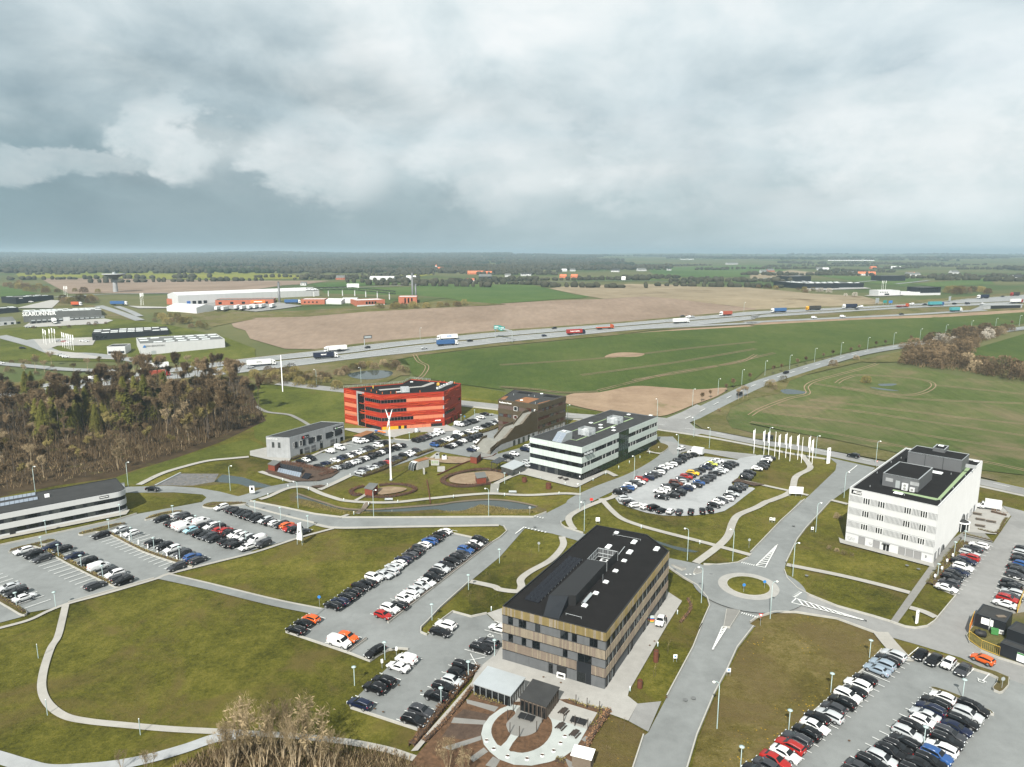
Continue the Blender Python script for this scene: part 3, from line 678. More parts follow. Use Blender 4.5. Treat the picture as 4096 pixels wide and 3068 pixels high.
for nm,pts,m in (
 ('plaza',[(-6.8,125.9),(-3.9,130.4),(-1.8,135.1),(-3.1,143.3),(-5.7,147.8),(-1.4,150.7),(21.3,152.4),(37.3,158.1),(39.6,153.5),(33.7,142.5),(21.6,118.9),(21.2,117.5),(22.6,115.2),(20.18,110.47),(17.04,112.41),(10.2,116.5),(6,111.62),(-2.1,111.62),(-7.9,120.2)],'concrete_paving'),
 ('driveway',[(22.6,115.2),(27,115.9),(23.05,107.6),(20.21,110.37)],'asphalt_pale'),
 ('paved_forecourt',[(3.5,257.6),(7,256.4),(24.7,242.9),(35.3,254.8),(35.8,252.9),(34,250.5),(22.4,234.8),(20.7,235.6),(4.7,249.1),(-2.2,250.6)],'concrete_paving'),
 ('paved_forecourt',[(-76.6,316.1),(-69.1,310),(-60.4,310),(-55.3,304.6),(-50.8,301.5),(-43.8,308.9),(-38.5,311.1),(-23.4,314.4),(-31.8,327.3),(-32.8,332.2),(-60.5,319),(-77,319)],'concrete_paving'),
 ('paved_forecourt',[(-104.7,274),(-107.2,280.8),(-102.3,286),(-95.8,282.1),(-87,268.9),(-85.9,262.7),(-95.9,268.6)],'concrete_paving'),
 ('lab_apron',[(-85.1,273.9),(-80.5,274.5),(-77.5,282.2),(-71.1,293.6),(-68.7,291.7),(-75.8,283.5),(-78.9,273.3)],'concrete_paving'),
 ('walkway',[(83.1,144.1),(94.2,156.7),(109.9,174.3),(125.1,190.1),(131.1,195.2),(147.9,215.8),(151.2,212.5),(136.9,195.4),(134.8,187.7),(129.5,192.6),(114.3,176.7),(92,151.8),(84.3,143.3)],'grey_paving'),
 ('terrace',[(146.7,215.8),(156.8,216.4),(153.9,208.2),(139.4,193.3),(131.1,195.2),(130.7,196.3)],'concrete_paving'),
 ('walkway',[(93,191),(94,188.6),(110.3,174.5),(108.8,171.4),(106.9,173.2),(91.7,187.3)],'concrete_paving'),
 ('walkway',[(-146.2,191.6),(-121.7,212.7),(-120.6,213.3),(-119.5,209.2),(-125.2,204.8),(-144.8,189.5)],'footpath_mat'),
 ('steps_landing',[(-13.5,279.6),(-7.5,273.3),(-4,270.3),(-.8,268.8),(-.8,265.1),(-11.7,269.5),(-16.8,272.5),(-16.9,277.2)],'grey_paving'),
):
 land(nm,pts,m)
# ------------------------------------------------------------------ garden south of the slatted house
land('garden_mulch',[(-7.1,118.5),(-14.8,103.11),(-16.89,98.14),(-.07,96.89),(9.79,99.15),(13.43,105.63),(17.18,112.73),(10,116.5),(-1.1,115.5)],'bark_mulch')
land('garden_bed',[(-8.6,113.59),(-3.7,112.04),(-4.5,110.52),(-10.15,111.27)],'dark_mulch')
land('garden_bed',[(-10.5,109.59),(-4.7,109.32),(-5.13,106.53),(-8.29,105.49),(-11.75,106.36)],'dark_mulch')
for pts in ([(-8.3,116.4),(-2.39,114.18),(-3.1,112.81),(-8.1,115.2)],[(-10.15,111.27),(-4.5,110.43),(-4.76,109.32),(-10.52,109.78)],[(-11.49,103.62),(-5.18,106.53),(-5.08,105.49),(-9.94,102.96)],[(-6.87,101.17),(-4.6,103.62),(-3.88,102.63),(-6.14,100.22)],[(-4.22,99.48),(-3.05,101.49),(-1.91,100.61),(-2.65,98.82)],[(11.54,105.49),(12.33,106.45),(13.09,105.84),(12.28,104.81)],[(8.42,101.17),(9.58,100.22),(9.7,98.97),(8.93,98.97)]):
 land('garden_path',pts,'grey_paving')
land('garden_terrace',[(-.13,114.88),(-2.13,113.59),(-3.93,111.46),(-4.91,109.22),(-5.2,106.89),(-4.63,104.3),(-3.65,102.63),(-2.14,100.85),(.32,99.59),(3.09,99.4),(5.9,100.19),(8.21,101.3),(10.17,103.13),(11.4,105.32),(12.74,108.13),(10,109.59),(7.06,110.9),(6.37,111.65),(5.36,113.98),(2.87,114.18)],'resin_paving')
land('garden_terrace',[(6.69,113.2),(8.6,116.2),(9.8,115.2),(15.05,112.52),(12.76,108.1),(10,109.59),(7,110.86),(6.36,111.61)],'concrete_paving')
land('garden_ring',smooth_line([(.24,113.23),(-.88,113.1),(-2.45,111.27),(-3.35,109.22),(-3.49,107.24),(-2.92,105.32),(-1.83,103.88),(-.24,106.85),(-.84,108.31),(-.97,109.59),(-.37,110.71),(.61,112.23)],2,True),'bark_mulch')
land('garden_ring',smooth_line([(5.88,111.81),(6.71,110.67),(6.91,108.68),(6.46,106.53),(5.19,104.3),(3.53,102.93),(1.69,102.3),(.33,102.6),(-.5,103.04),(1.05,106.32),(2.11,106.36),(3.41,106.89),(4.39,107.95),(4.94,109.59)],2,True),'bark_mulch')
land('fire_place_floor',smooth_line([(1.37,114.18),(5.29,112.42),(5.62,111.46),(4.94,109.59),(4.39,107.95),(3.41,106.89),(2.11,106.32),(1.05,106.32),(-.24,106.85),(-.84,108.31),(-.97,109.59),(-.37,110.71),(.61,112.23)],2,True),'grey_paving')
land('pavement_strip',[(-6.1,124.8),(-5.9,124.1),(-15.33,102.84),(-16.44,102.7)],'footpath_mat')
# planting beds in the park
def bed(pts,m='sand_bed'):
 return land('gravel_bed',smooth_line(pts,4,True),m)
bed([(-22.4,242.7),(-21.8,246.2),(-19,249.6),(-14.1,251.9),(-9.2,253.1),(-5.4,251.9),(-2.9,249.6),(-2.6,246.9),(-4.4,243.6),(-8.3,239.9),(-12.4,238),(-17.2,238.3),(-21.1,239.9)])
bed([(-46.3,232.7),(-43.2,235.3),(-39,235),(-36.1,233.2),(-37.7,230.1),(-41.4,227.9),(-44.7,227.5)])
bed([(-34.7,272.5),(-31,270.3),(-24.8,272.5),(-17.1,270.3),(-16.5,266.6),(-19.8,263.3),(-26.1,263.7),(-31.5,266.6),(-33.2,268.8)])
land('mulch_bed',[(-91.9,254.1),(-90.6,264),(-82.6,261.7),(-72,256.3),(-63.8,253.1),(-65.2,245.9),(-68.5,242),(-72.3,241.5),(-77.2,241.5),(-89.2,250)],'dark_mulch')
land('mulch_bed',[(-69.8,235.9),(-66.9,237.3),(-64.9,236.4),(-66.1,234.1),(-67.9,234.4)],'dark_mulch')
land('mulch_bed',[(77.4,240.2),(80.9,244.7),(83,241.7),(88.3,237.5),(83.9,236.2),(80.5,240.8),(78.1,240)],'dark_mulch')
# ------------------------------------------------------------------ roundabout
RC=(57.4,160.8)
def disc(r,n=48,c=RC):
 return [(c[0]+r*cos(2*pi*k/n),c[1]+r*sin(2*pi*k/n)) for k in range(n)]
land('roundabout_road',disc(13.2),'asphalt')
ap=MB().use('concrete_paving')
ap.prism(disc(7.1),.0,LEVEL[0]+.06)
ap.build('roundabout_apron',kind='structure')
isl=MB().use('kerb_mat').prism(disc(5.15),.0,LEVEL[0]+.14,cap=True)
isl.build('roundabout_kerb',kind='structure')
isl=MB().use('lawn')
rings=[(4.95,LEVEL[0]+.15),(3.4,LEVEL[0]+.42),(1.6,LEVEL[0]+.55)]
vs=[(x,y,z) for r,z in rings for x,y in disc(r,24)]+[(RC[0],RC[1],LEVEL[0]+.6)]
fs=[(a*24+k,a*24+(k+1) % 24,(a+1)*24+(k+1) % 24,(a+1)*24+k) for a in range(2) for k in range(24)]+[(48+k,48+(k+1) % 24,72) for k in range(24)]
isl.use('lawn',True).faces(vs,fs)
isl.build('roundabout_island',kind='structure')
# ------------------------------------------------------------------ raised islands with kerbs
TOPZ=LEVEL[0]
def island(pts,m='ditch_grass',smooth=3,h=.13,name='planted_island'):
 pl=smooth_line(pts,smooth,True) if smooth else pts
 if area(pl)<0:pl=pl[::-1]
 b=MB().use('kerb_mat').prism(pl,.0,TOPZ+h)
 o=b.build(name,kind='structure')
 inner=offset_line(pl,.13,True)
 MB().use(m).prism(inner,TOPZ+h-.05,TOPZ+h+.06).build('planting',o)
 return o
for pts in ([(-136,180.5),(-136.3,183.3),(-132.9,186.5),(-129.9,189.3),(-128.3,188.3),(-129.5,186.1),(-130.6,185.1),(-123.2,180.3),(-110.4,171.4),(-96.6,161.4),(-96.6,160.6),(-109.8,169.3),(-122.7,178.4),(-131.6,184.5),(-134.8,182.2)],
   [(-125,193.7),(-122.8,196.8),(-118.3,201),(-115.4,201.3),(-117.7,197.4),(-116.5,194.4),(-100.3,182.6),(-84.1,173.1),(-84.2,172.1),(-100.2,181.1),(-118,194.4),(-123.1,192.6)],
   [(-111.4,204.3),(-110.8,208.1),(-106.7,211.6),(-102.6,211.3),(-105.6,209.1),(-109.3,205.7)],
   [(-98.9,216),(-97,219.6),(-87.2,219.4),(-86,218.1),(-91.2,216.2),(-94.4,214.2)],
   [(-124.3,158.4),(-117.6,153.5),(-112,149.9),(-109,147.8),(-109.6,146.8),(-114.2,149.7),(-121.9,154.9)]):
 island(pts)
island([(82.7,132.7),(85.7,131.4),(91,126.8),(94.7,122.9),(90.6,118.6),(89.5,118.7),(89.4,119.8),(92.5,122.9),(90.2,125.5),(85.1,130.4)],smooth=2)
island([(77.9,119.4),(78.9,119.8),(81.9,117.1),(84.57,112.82),(83.88,112.28),(81.2,116.1)],smooth=2)
for pts in ([(-5.9,188),(-5.5,187.5),(-27,143.6),(-27.4,143.9)],[(-30.7,137.3),(-30.4,136.9),(-33.2,131.7),(-33.5,132)]):
 island(pts,'dark_mulch',smooth=0,h=.1)
island([(96.1,138.2),(95,135.5),(95.5,132.5),(97.4,129.8),(101.1,126.6),(114.6,139.9),(118.1,148.5),(108.2,146.2),(99.4,141.5)],'verge_mat',smooth=0)
# splitter islands
for pts in ([(48.7,149.4),(50.1,149.4),(51.6,148.6),(47.2,141.6),(45.8,141.8)],[(47.1,170.7),(48.4,169.3),(47.9,168),(46.6,167.4),(45.9,168.3)],[(41.4,173.1),(44.7,170.7),(43.4,169.9),(41.8,172.1)]):
 island(pts,'grey_paving',smooth=0,h=.1,name='splitter_island')
def isle(pts,m='lawn'):
 return island(pts,m,3,.12)
isle([(55.9,282.1),(62,292),(65.1,289.3),(64.8,284.8),(59.7,277)])
isle([(-51.7,300.6),(-45.8,308.6),(-37.7,310.7),(-40.1,304.5),(-43.4,298.6),(-46.8,298.2)])
# kerbstones along the larger road edges
kb=MB().use('kerb_mat')
for pts in ([(40.4,171.4),(42.7,165.9),(45.1,161.5),(45.9,155.2),(45.4,151.3),(40.2,140.6),(41.5,143),(37.2,133.8),(28.3,117.4)],[(69.6,170),(68.5,165.1),(68.9,159.8),(70.5,156.5),(74.6,151.1),(80.7,146.5),(83.2,144.3),(85.3,142),(87.3,141.4),(90.2,142.2),(93,144.3),(105.1,156.3),(102.6,161.1)],[(52.2,143.8),(54.7,146.2),(59.3,148.4),(64.1,148.3),(72,145.5),(78.1,139)],[(62.7,177.4),(59,174.3),(54,172.9),(49.9,173.4)],[(96.1,222.7),(81.5,204.1),(70.6,189.1),(64.4,180.7)],[(71.7,174.4),(75.4,180.7),(80.8,189.9),(86.6,198.2),(95.8,210.3),(104.2,221.5)],[(-10.4,163.8),(-16.3,150.7),(-18.5,144.5),(-19.7,141.6),(-19.5,139.7),(-18,138.6)],[(14.7,203.3),(14.7,201),(15.6,198.8),(18.2,196.5),(20.6,194.4)],[(-2.5,199.7),(-1.5,195.7),(-3.4,191),(-5.6,187.5)],[(-43,150.7),(-17.6,194.5),(-11.2,191)],[(-48.4,139.9),(-33.4,131.9),(-28.2,128.8),(-26.7,131.2),(-25.2,132.8),(-23.3,133.4),(-21.2,133.1)],[(-28.77,114.12),(-16.03,108.19)],[(22.12,106.78),(18.48,97.64)],[(52.4,142.1),(46.3,133.8),(41.7,125.6),(37.2,118.2),(31.08,106.78),(26.94,97.64)],[(75.6,133),(68.2,125.7),(57.8,116.8),(47.9,108.26),(37.99,99.38)],[(-142,185.7),(-131.8,194.4),(-120.2,204.5),(-116.7,209.9)],[(-102.9,152.8),(-89.2,165.3)],[(-83.8,216.2),(-70.1,208.1),(-58.7,201.8)],[(-85.6,221.4),(-72.3,215.2),(-61.2,209.6),(-51.9,206.7),(-34.2,206.7),(-3.7,207.3),(6.6,207.1),(10.7,211.1)],[(-16.8,142.8),(-13.4,148.6),(-9.1,146.3),(-5.7,147.8)]):
 strip(kb,pts,.11,.11,.0,TOPZ+.1)
kb.build('kerb',kind='structure')
# ------------------------------------------------------------------ building kit
mat('dark_frame',(.012,.013,.014),.5,.1)
mat('white_frame',(.62,.63,.62),.5,.08)
mat('roof_felt',(.013,.0125,.0125),.95,.22,.35,fine=.1,spec=.06)
mat('roof_grey',(.036,.037,.037),.9,.25,.35,fine=.12,spec=.1)
mat('roof_far',(.10,.105,.10),.85,.2,.2)
mat('concrete_wall',(.25,.26,.265),.85,.2,.4,streak=.14)
mat('concrete_dark',(.085,.09,.094),.85,.2,.5,streak=.12)
mat('white_wall',(.44,.45,.45),.6,.05,.3,streak=.04)
mat('white_metal',(.50,.51,.51),.45,.06,.4)
mat('pale_panel',(.40,.455,.43),.4,.06,.3,streak=.12)
mat('slate_panel',(.013,.015,.018),.45,.15,.5)
mat('grey_metal',(.12,.125,.13),.5,.1,.5,metal=.3)
mat('galvanised',(.42,.45,.46),.45,.08,.6,metal=.5)
mat('lamp_post',(.30,.38,.375),.55,.08,.6)
mat('lamp_glass',(.80,.81,.78),.3,.03)
mat('skylight',(.66,.70,.70),.25,.06)
mat('black_box',(.014,.0145,.015),.6,.12,.4)
mat('corten',(.095,.034,.019),.85,.25,.9,streak=.1)
mat('red_timber',(.17,.040,.022),.7,.15,.6)
mat('sedum',(.19,.085,.035),.95,.25,.5,fine=.2)
mat('moss',(.20,.27,.15),.95,.15,.6,fine=.15)
mat('red_panel',(.27,.024,.010),.5,.12,.25)
mat('red_fin',(.44,.068,.024),.5,.08,.3)
mat('salmon_panel',(.45,.15,.08),.5,.05,.25)
mat('yellow_panel',(.45,.27,.01),.5,.05)
mat('bronze_clad',(.062,.049,.030),.5,.10,.3,streak=.06)
mat('maroon_panel',(.050,.017,.012),.5,.12,.4)
mat('taupe_panel',(.085,.062,.052),.5,.08,.4)
mat('stair_stone',(.19,.19,.17),.85,.2,.5,fine=.12)
mat('brick_red',(.31,.105,.062),.85,.15,.25,fine=.12)
mat('tile_red',(.42,.13,.06),.8,.12,.2)
mat('pv_cell',(.006,.007,.010),.25,.1,1.0,spec=.25)
mat('pv_light',(.17,.20,.24),.25,.08,1.0,spec=.5)
mat('green_paint',(.045,.17,.05),.6,.1)
mat('yellow_paint',(.55,.36,.06),.6,.1)
mat('blue_paint',(.04,.12,.36),.5,.1)
mat('orange_paint',(.70,.16,.03),.5,.1)
mat('sign_black',(.012,.012,.013),.35,.05)
mat('sign_white',(.78,.79,.78),.5,.03)
mat('sign_teal',(.02,.22,.20),.5,.05)
mat('sign_blue',(.03,.16,.42),.5,.05)
mat('sign_green',(.10,.42,.05),.5,.05)
mat('sign_red',(.55,.03,.02),.5,.05)
mat('sign_grey',(.20,.20,.20),.5,.05)
mat('timber_old',(.13,.105,.08),.8,.15,.8)
mat('timber_dark',(.035,.027,.022),.8,.12,.8)
mat('wood_gold',(.24,.185,.075),.7,.12,.8,streak=.10)
mat('wood_pale',(.29,.245,.18),.75,.14,.8,streak=.12)
mat('wood_brown',(.225,.18,.14),.75,.14,.8,streak=.12)
mat('gabion',(.30,.30,.28),.9,.3,2.5,fine=.3)
glass_mat('glass')
glass_mat('glass_green',(.012,.030,.022),.05,.8)
glass_mat('glass_grey',(.045,.05,.05),.12,.6)
m_,nt_,b_,_p=principled('mesh_screen')
setin(nt_,b_,'Base Color',(.5,.54,.56,1)); setin(nt_,b_,'Alpha',.45); setin(nt_,b_,'Roughness',.5)
class Fac:
 """one wall face: u along the wall (left to right from outside), z up, 'out' proud of the wall"""
 def __init__(self,bld,P,Q,z=.0):
  self.b=bld
  self.L=hypot(Q[0]-P[0],Q[1]-P[1])
  self.x=Vector((Q[0]-P[0],Q[1]-P[1],0))/self.L
  self.n=Vector((self.x.y,-self.x.x,0))
  inn=-self.n
  M=Matrix((self.x,inn,Vector((0,0,1)))).transposed().to_4x4()
  M.translation=Vector((P[0],P[1],z))-bld.loc
  self.M=M
 def place(self,name,mb,parent=None,label=None,kind=None):
  o=mb.build(name,None,label=label,kind=kind) if isinstance(mb,MB) else obj(name,mb,None,label=label,kind=kind)
  if parent is None:
   o.parent=self.b.e
   o.matrix_local=self.M
  else:
   o.parent=parent                      # parent carries the wall frame already
  return o
 def box(self,name,u0,u1,z0,z1,m,out=.05,inn=.12,parent=None,label=None):
  return self.place(name,MB().use(m).box(u0,u1,-out,inn,z0,z1),parent,label)
 WIN={}
 def win(self,u0,u1,z0,z1,frame='dark_frame',pane='glass',bars=0,out=.05,name='window',fw=.07,sub=True):
  """a window: proud frame with sill, and its panes set back"""
  w,h=round(u1-u0,2),round(z1-z0,2)
  key=(w,h,frame,pane,bars,out,fw)
  if key not in Fac.WIN:
   f=MB().use(frame)
   for a0,a1,c0,c1 in ((0,w,0,fw),(0,w,h-fw,h),(0,fw,fw,h-fw),(w-fw,w,fw,h-fw)):
    f.box(a0,a1,-out,.1,c0,c1)
   for k in range(bars):
    x=w*(k+1)/(bars+1)
    f.box(x-fw/2,x+fw/2,-out+.01,.1,fw,h-fw)
   if not sub:
    f.use(pane).box(fw,w-fw,-.012,.05,fw,h-fw)
    Fac.WIN[key]=(f.mesh('window'),None)
   else:
    Fac.WIN[key]=(f.mesh('window'),MB().use(pane).box(fw,w-fw,-.012,.05,fw,h-fw).mesh('pane'))
  fm,pm=Fac.WIN[key]
  o=obj(name,fm)
  o.parent=self.b.e
  M=self.M.copy()
  M.translation=self.M @ Vector((u0,0,z0))
  o.matrix_local=M
  if pm:obj('pane',pm,o)
  return o
 def text(self,s,u,z,size,m,out=.06,parent=None,**k):
  return lettering(s,size,m,self.b.e,self.M @ Vector((u,-out,z)),self.x,**k)
class Bld:
 def __init__(self,name,label,cat,loc,group=None):
  self.loc=Vector((loc[0],loc[1],0))
  self.e=empty(name,self.loc,0,label,cat,group)
 def fac(self,P,Q,z=.0):
  return Fac(self,P,Q,z)
 def mesh(self,name,mb,parent=None,label=None):
  """mesh given in world coordinates"""
  o=mb.build(name,None,label=label)
  o.parent=parent or self.e
  o.matrix_parent_inverse=Matrix.Translation(-self.loc)
  return o
 def body(self,poly,z0,z1,wall,roof,parapet=.35,pm=None,pw=.3,roof_z=None):
  """wall shell, roof deck below a parapet, coping"""
  if area(poly)<0:poly=poly[::-1]
  self.poly=poly
  self.mesh('wall',MB().use(wall).prism(poly,z0,z1-.02,cap=False))
  inner=offset_line(poly,pw,True)
  rz=z1-parapet
  self.roof=self.mesh('roof',MB().use(roof).prism(inner,rz-.2,rz))
  b=MB().use(pm or wall)
  n=len(poly)
  for i in range(n):
   j=(i+1) % n
   o1,o2,i1,i2=poly[i],poly[j],inner[i],inner[j]
   b.face([(*o1,z1),(*o2,z1),(*i2,z1),(*i1,z1)])
   b.face([(*i1,z1),(*i2,z1),(*i2,rz),(*i1,rz)])
   b.face([(*o2,z1),(*o1,z1),(*o1,z1-.12),(*o2,z1-.12)][::-1])
  self.mesh('parapet',b)
  return poly
def ccw(p):
 return p if area(p)>0 else p[::-1]
def proj_u(f,z0,z1):
 return f*z0/(f*z0+(1-f)*z1)
def skylight(parent_bld,c,ang,w=1.4,d=1.4,z=.0,h=.45,name='skylight'):
 M=Matrix.Translation((c[0],c[1],z)) @ Matrix.Rotation(ang,4,'Z')
 o=parent_bld.mesh(name,MB().use('roof_grey').box(-w/2,w/2,-d/2,d/2,0,h*.5,M))
 parent_bld.mesh('dome',MB().use('skylight').box(-w/2+.06,w/2-.06,-d/2+.06,d/2-.06,h*.5,h,M,taper=.12),o)
 o.children[0].matrix_parent_inverse=Matrix()
 return o
# ================================================================== slatted timber office (foreground)
B=Bld('office_building','three-storey office clad in vertical timber slats with a black roof, nearest to the camera','building',(17.2,119.5))
HM=11.7
FL,FR,RB,RC2,BL=[(-1.9,129.5),(17.2,119.5),(36.6,155.7),(33.3,165.5),(21.5,171.7)]
poly=B.body([FL,FR,RB,RC2,BL],0,HM,'concrete_dark','roof_felt',.3,'dark_frame',.25)
bands=((9.9,11.62,'wood_gold'),(6.2,8.05,'wood_pale'),(2.55,4.4,'wood_brown'))
front=B.fac(FL,FR)
right=B.fac(FR,RB)
def slats(f,u0,u1,z0,z1,m,pitch=.24):
 """a band of upright battens, each its own piece of the band, over a dark backing"""
 b=MB().use('dark_frame').box(u0,u1,-.06,.02,z0,z1)
 n=int((u1-u0)/pitch)
 other={'wood_gold':'wood_pale','wood_pale':'wood_brown','wood_brown':'wood_pale'}[m]
 for k in range(n):
  u=u0+(k+.5)*(u1-u0)/n
  b.use(other if random.random()<.3 else m)
  dz=random.uniform(-.015,.015)
  d=.13+random.uniform(-.012,.012)
  b.box(u-pitch*.29,u+pitch*.29,-d,-.06,z0+.03+dz,z1-.03+dz,bottom=False)
 o=f.place('slat_band',b)
 o['kind']='stuff'
 f.box('flashing',u0,u1,z0-.07,z0,'dark_frame',.16,.0)
 return o
uw=lambda x:proj_u((x-38)/1292.0,141.3,131.9)*front.L
for z0,z1,m in bands:
 if z0<3:
  slats(front,.0,uw(975),z0,z1,m); slats(front,uw(1160),front.L,z0,z1,m)
 else:
  slats(front,.0,front.L,z0,z1,m)
 slats(right,.0,right.L,z0,z1,m,.27)
for a,b in ((112,172),(245,338),(450,512),(765,862),(910,972),(1130,1230)):
 front.win(uw(a),uw(b),8.15,9.8,bars=1 if b-a>80 else 0)
for a,b in ((115,172),(282,338),(415,510),(800,858)):
 front.win(uw(a),uw(b),4.5,6.1,bars=1 if b-a>80 else 0)
for a,b in ((40,108),(175,240),(342,445),(517,760),(866,906),(976,1126),(1234,1328)):
 front.box('wall_panel',uw(a)+.03,uw(b)-.03,8.1,9.86,'concrete_dark',.03,.0)
for a,b in ((40,110),(177,277),(342,411),(515,795),(863,975),(1163,1328)):
 front.box('wall_panel',uw(a)+.03,uw(b)-.03,4.45,6.14,'concrete_dark',.03,.0)
for a,b in ((40,372),(376,615),(680,725),(855,972),(1160,1325)):
 front.box('wall_panel',uw(a)+.03,uw(b)-.03,.12,2.44,'concrete_dark',.035,.0)
# balcony bay and glazed entrance at the corner
front.box('bay_panel',uw(980),uw(1158),2.35,4.4,'slate_panel',.07,.0)
front.win(uw(985),uw(1160),4.42,6.15,bars=1,fw=.09)
front.win(uw(980),uw(1085),.05,2.3,bars=1,name='entrance_door',fw=.09)
front.box('bay_panel',uw(1088),uw(1158),.05,2.34,'slate_panel',.05,.0)
front.win(uw(622),uw(676),.05,2.25,name='door',fw=.1)
op=front.box('garage_opening',uw(727),uw(850),.02,2.3,'black_box',.045,.0)
fr=MB().use('sign_white')
for a0,a1,c0,c1 in ((0,1.7,0,.22),(0,1.7,1.0,1.22),(0,.22,.22,1.0),(1.48,1.7,.22,1.0)):
 fr.box(uw(727)+.25+a0,uw(727)+.25+a1,-.62,-.4,.03+c0,.03+c1)
o=front.place('table_frame',fr)
# long side: strips of narrow windows between dark panels
for z0,z1 in ((8.15,9.82),(4.5,6.1),(.25,2.3)):
 u=.7
 k=0
 while u<right.L-2.0:
  wd=random.choice((.75,.75,1.15,1.6))
  if z0>1 or (u % 11)<4.5 or u>33:
   right.win(u,u+wd,z0,z1,bars=1 if wd>1.5 else 0,frame='dark_frame',pane=random.choice(('glass','glass','glass_grey')),out=.09)
   if random.random()<.45:
    right.box('window_vent',u+wd+.05,u+wd+.27,z0,z1,'galvanised',.1,.0)
  u+=wd+random.choice((.45,.9,1.3))
back=B.fac(RB,RC2)
back.win(1.5,3.5,8.15,9.82); back.win(5.5,7.5,4.5,6.1)
# roof: plant enclosure, lift head, solar panels, roof lights
rz=HM-.3
ANG=atan2(FR[1]-FL[1],FR[0]-FL[0])
B.mesh('plant_room',MB().use('black_box').prism(ccw([(7.3,130.1),(12.6,130),(20.7,145.4),(16.6,147)]),rz,13.6))
pen=MB().use('galvanised')
q=[(16.6,147),(19.7,153),(23.9,150.9),(20.7,145.4)]
enc=B.mesh('fan_enclosure',MB().use('black_box').prism(ccw([q[3],q[2],along(q[2],q[1],.03),along(q[3],q[0],.03)]),rz,13.6))
for a,b,n in ((q[0],q[1],5),(q[1],q[2],4),(q[3],q[0],4)):
 for k in range(n+1):
  p=along(a,b,k/n)
  pen.box(p[0]-.05,p[0]+.05,p[1]-.05,p[1]+.05,rz,13.6)
 for z in (rz+.15,rz+1.0,13.55):
  pen.tube([(*a,z),(*b,z)],.06,4)
B.mesh('enclosure_frame',pen)
b=MB().use('grey_metal')
for a,c in ((q[0],q[1]),(q[1],q[2])):
 n=12
 for k in range(n):
  p,r=along(a,c,(k+.1)/n),along(a,c,(k+.9)/n)
  b.face([(*p,rz),(*r,rz),(*r,13.5),(*p,13.5)])
B.mesh('enclosure_louvres',b)
cen=along(q[0],q[2],.55)
fan=B.mesh('ventilation_fan',MB().use('white_metal').box(-.9,.9,-.7,.7,0,.9,Matrix.Translation((*cen,rz)) @ Matrix.Rotation(ANG,4,'Z')).use('black_box').cyl(cen,.5,rz+.92,rz+.95))
# sloping stair head at the roof edge
s0,s1,s2,s3=[(7.6,134.4),(11.6,134.5),(8.9,124.8),(6,126)]
top=[(7.3,130.1),(11.2,130.2)]
h=MB().use('slate_panel')
tl,tr=top
wvec=(s1[0]-s0[0],s1[1]-s0[1])
h.face([(*s3,11.42),(*s2,11.42),(*tr,13.6),(*tl,13.6)])
h.face([(*s2,11.42),(*tr,11.42),(*tr,13.6)])
h.face([(*s3,11.42),(*tl,13.6),(*tl,11.42)])
h.face([(*tr,11.42),(*tl,11.42),(*tl,13.6),(*tr,13.6)])
B.mesh('stair_head',h)
lv=[(14,130.1),(16,134)]
B.mesh('roof_louvre',MB().use('galvanised').face([(*lv[0],11.6),(*lv[1],11.6),(*lv[1],12.7),(*lv[0],12.7)]) or MB().use('galvanised').tube([(*lv[0],11.9),(*lv[1],11.9)],.4,4))
for p,wd,d in zip([(25.9,166.6),(22.8,158.1),(29.3,160.8),(27.3,155),(33.9,156.8),(25.3,150.3),(22.6,145.1),(19.8,139.8),(17.1,134.8),(14.3,129.6),(9.7,135.3)],(1.2,1.3,1.3,1.3,1.3,1.2,1.2,1.2,1.2,1.2,1.2),(1.2,2.2,2.2,2.2,2.2,1.2,1.2,1.2,1.2,1.2,1.2)):
 skylight(B,p,ANG,wd,d,rz,.5)
pvq=[(2.4,132.4),(5.3,130.8),(16,151),(13,152.7)]
for i in range(3):
 for k in range(14):
  a=along(pvq[0],pvq[3],(k+.06)/14); c=along(pvq[1],pvq[2],(k+.06)/14)
  a2=along(pvq[0],pvq[3],(k+.9)/14); c2=along(pvq[1],pvq[2],(k+.9)/14)
  p0,p1=along(a,c,(i+.02)/3),along(a,c,(i+.98)/3)
  p3,p2=along(a2,c2,(i+.02)/3),along(a2,c2,(i+.98)/3)
  g=MB().use('pv_cell')
  g.face([(*p0,rz+.12),(*p1,rz+.12),(*p2,rz+.42),(*p3,rz+.42)])
  g.use('galvanised').face([(*p3,rz+.42),(*p2,rz+.42),(*p2,rz+.02),(*p3,rz+.02)])
  B.mesh('solar_panel',g)
g=MB().use('galvanised')
for pts in ([(10.4,126.4),(13.2,124.9)],[(24.9,165.4),(31.1,162.2)],[(19.8,144.8),(19.2,140.1)]):
 g.tube([(*pts[0],rz+.35),(*pts[1],rz+.35)],.03,4)
 for p in pts:g.tube([(*p,rz),(*p,rz+.45)],.05,5)
g.tube([(*(24.6,154.1),rz+.1),(*(26.4,156.7),rz+.9)],.08,6)
B.mesh('roof_pipe',g)
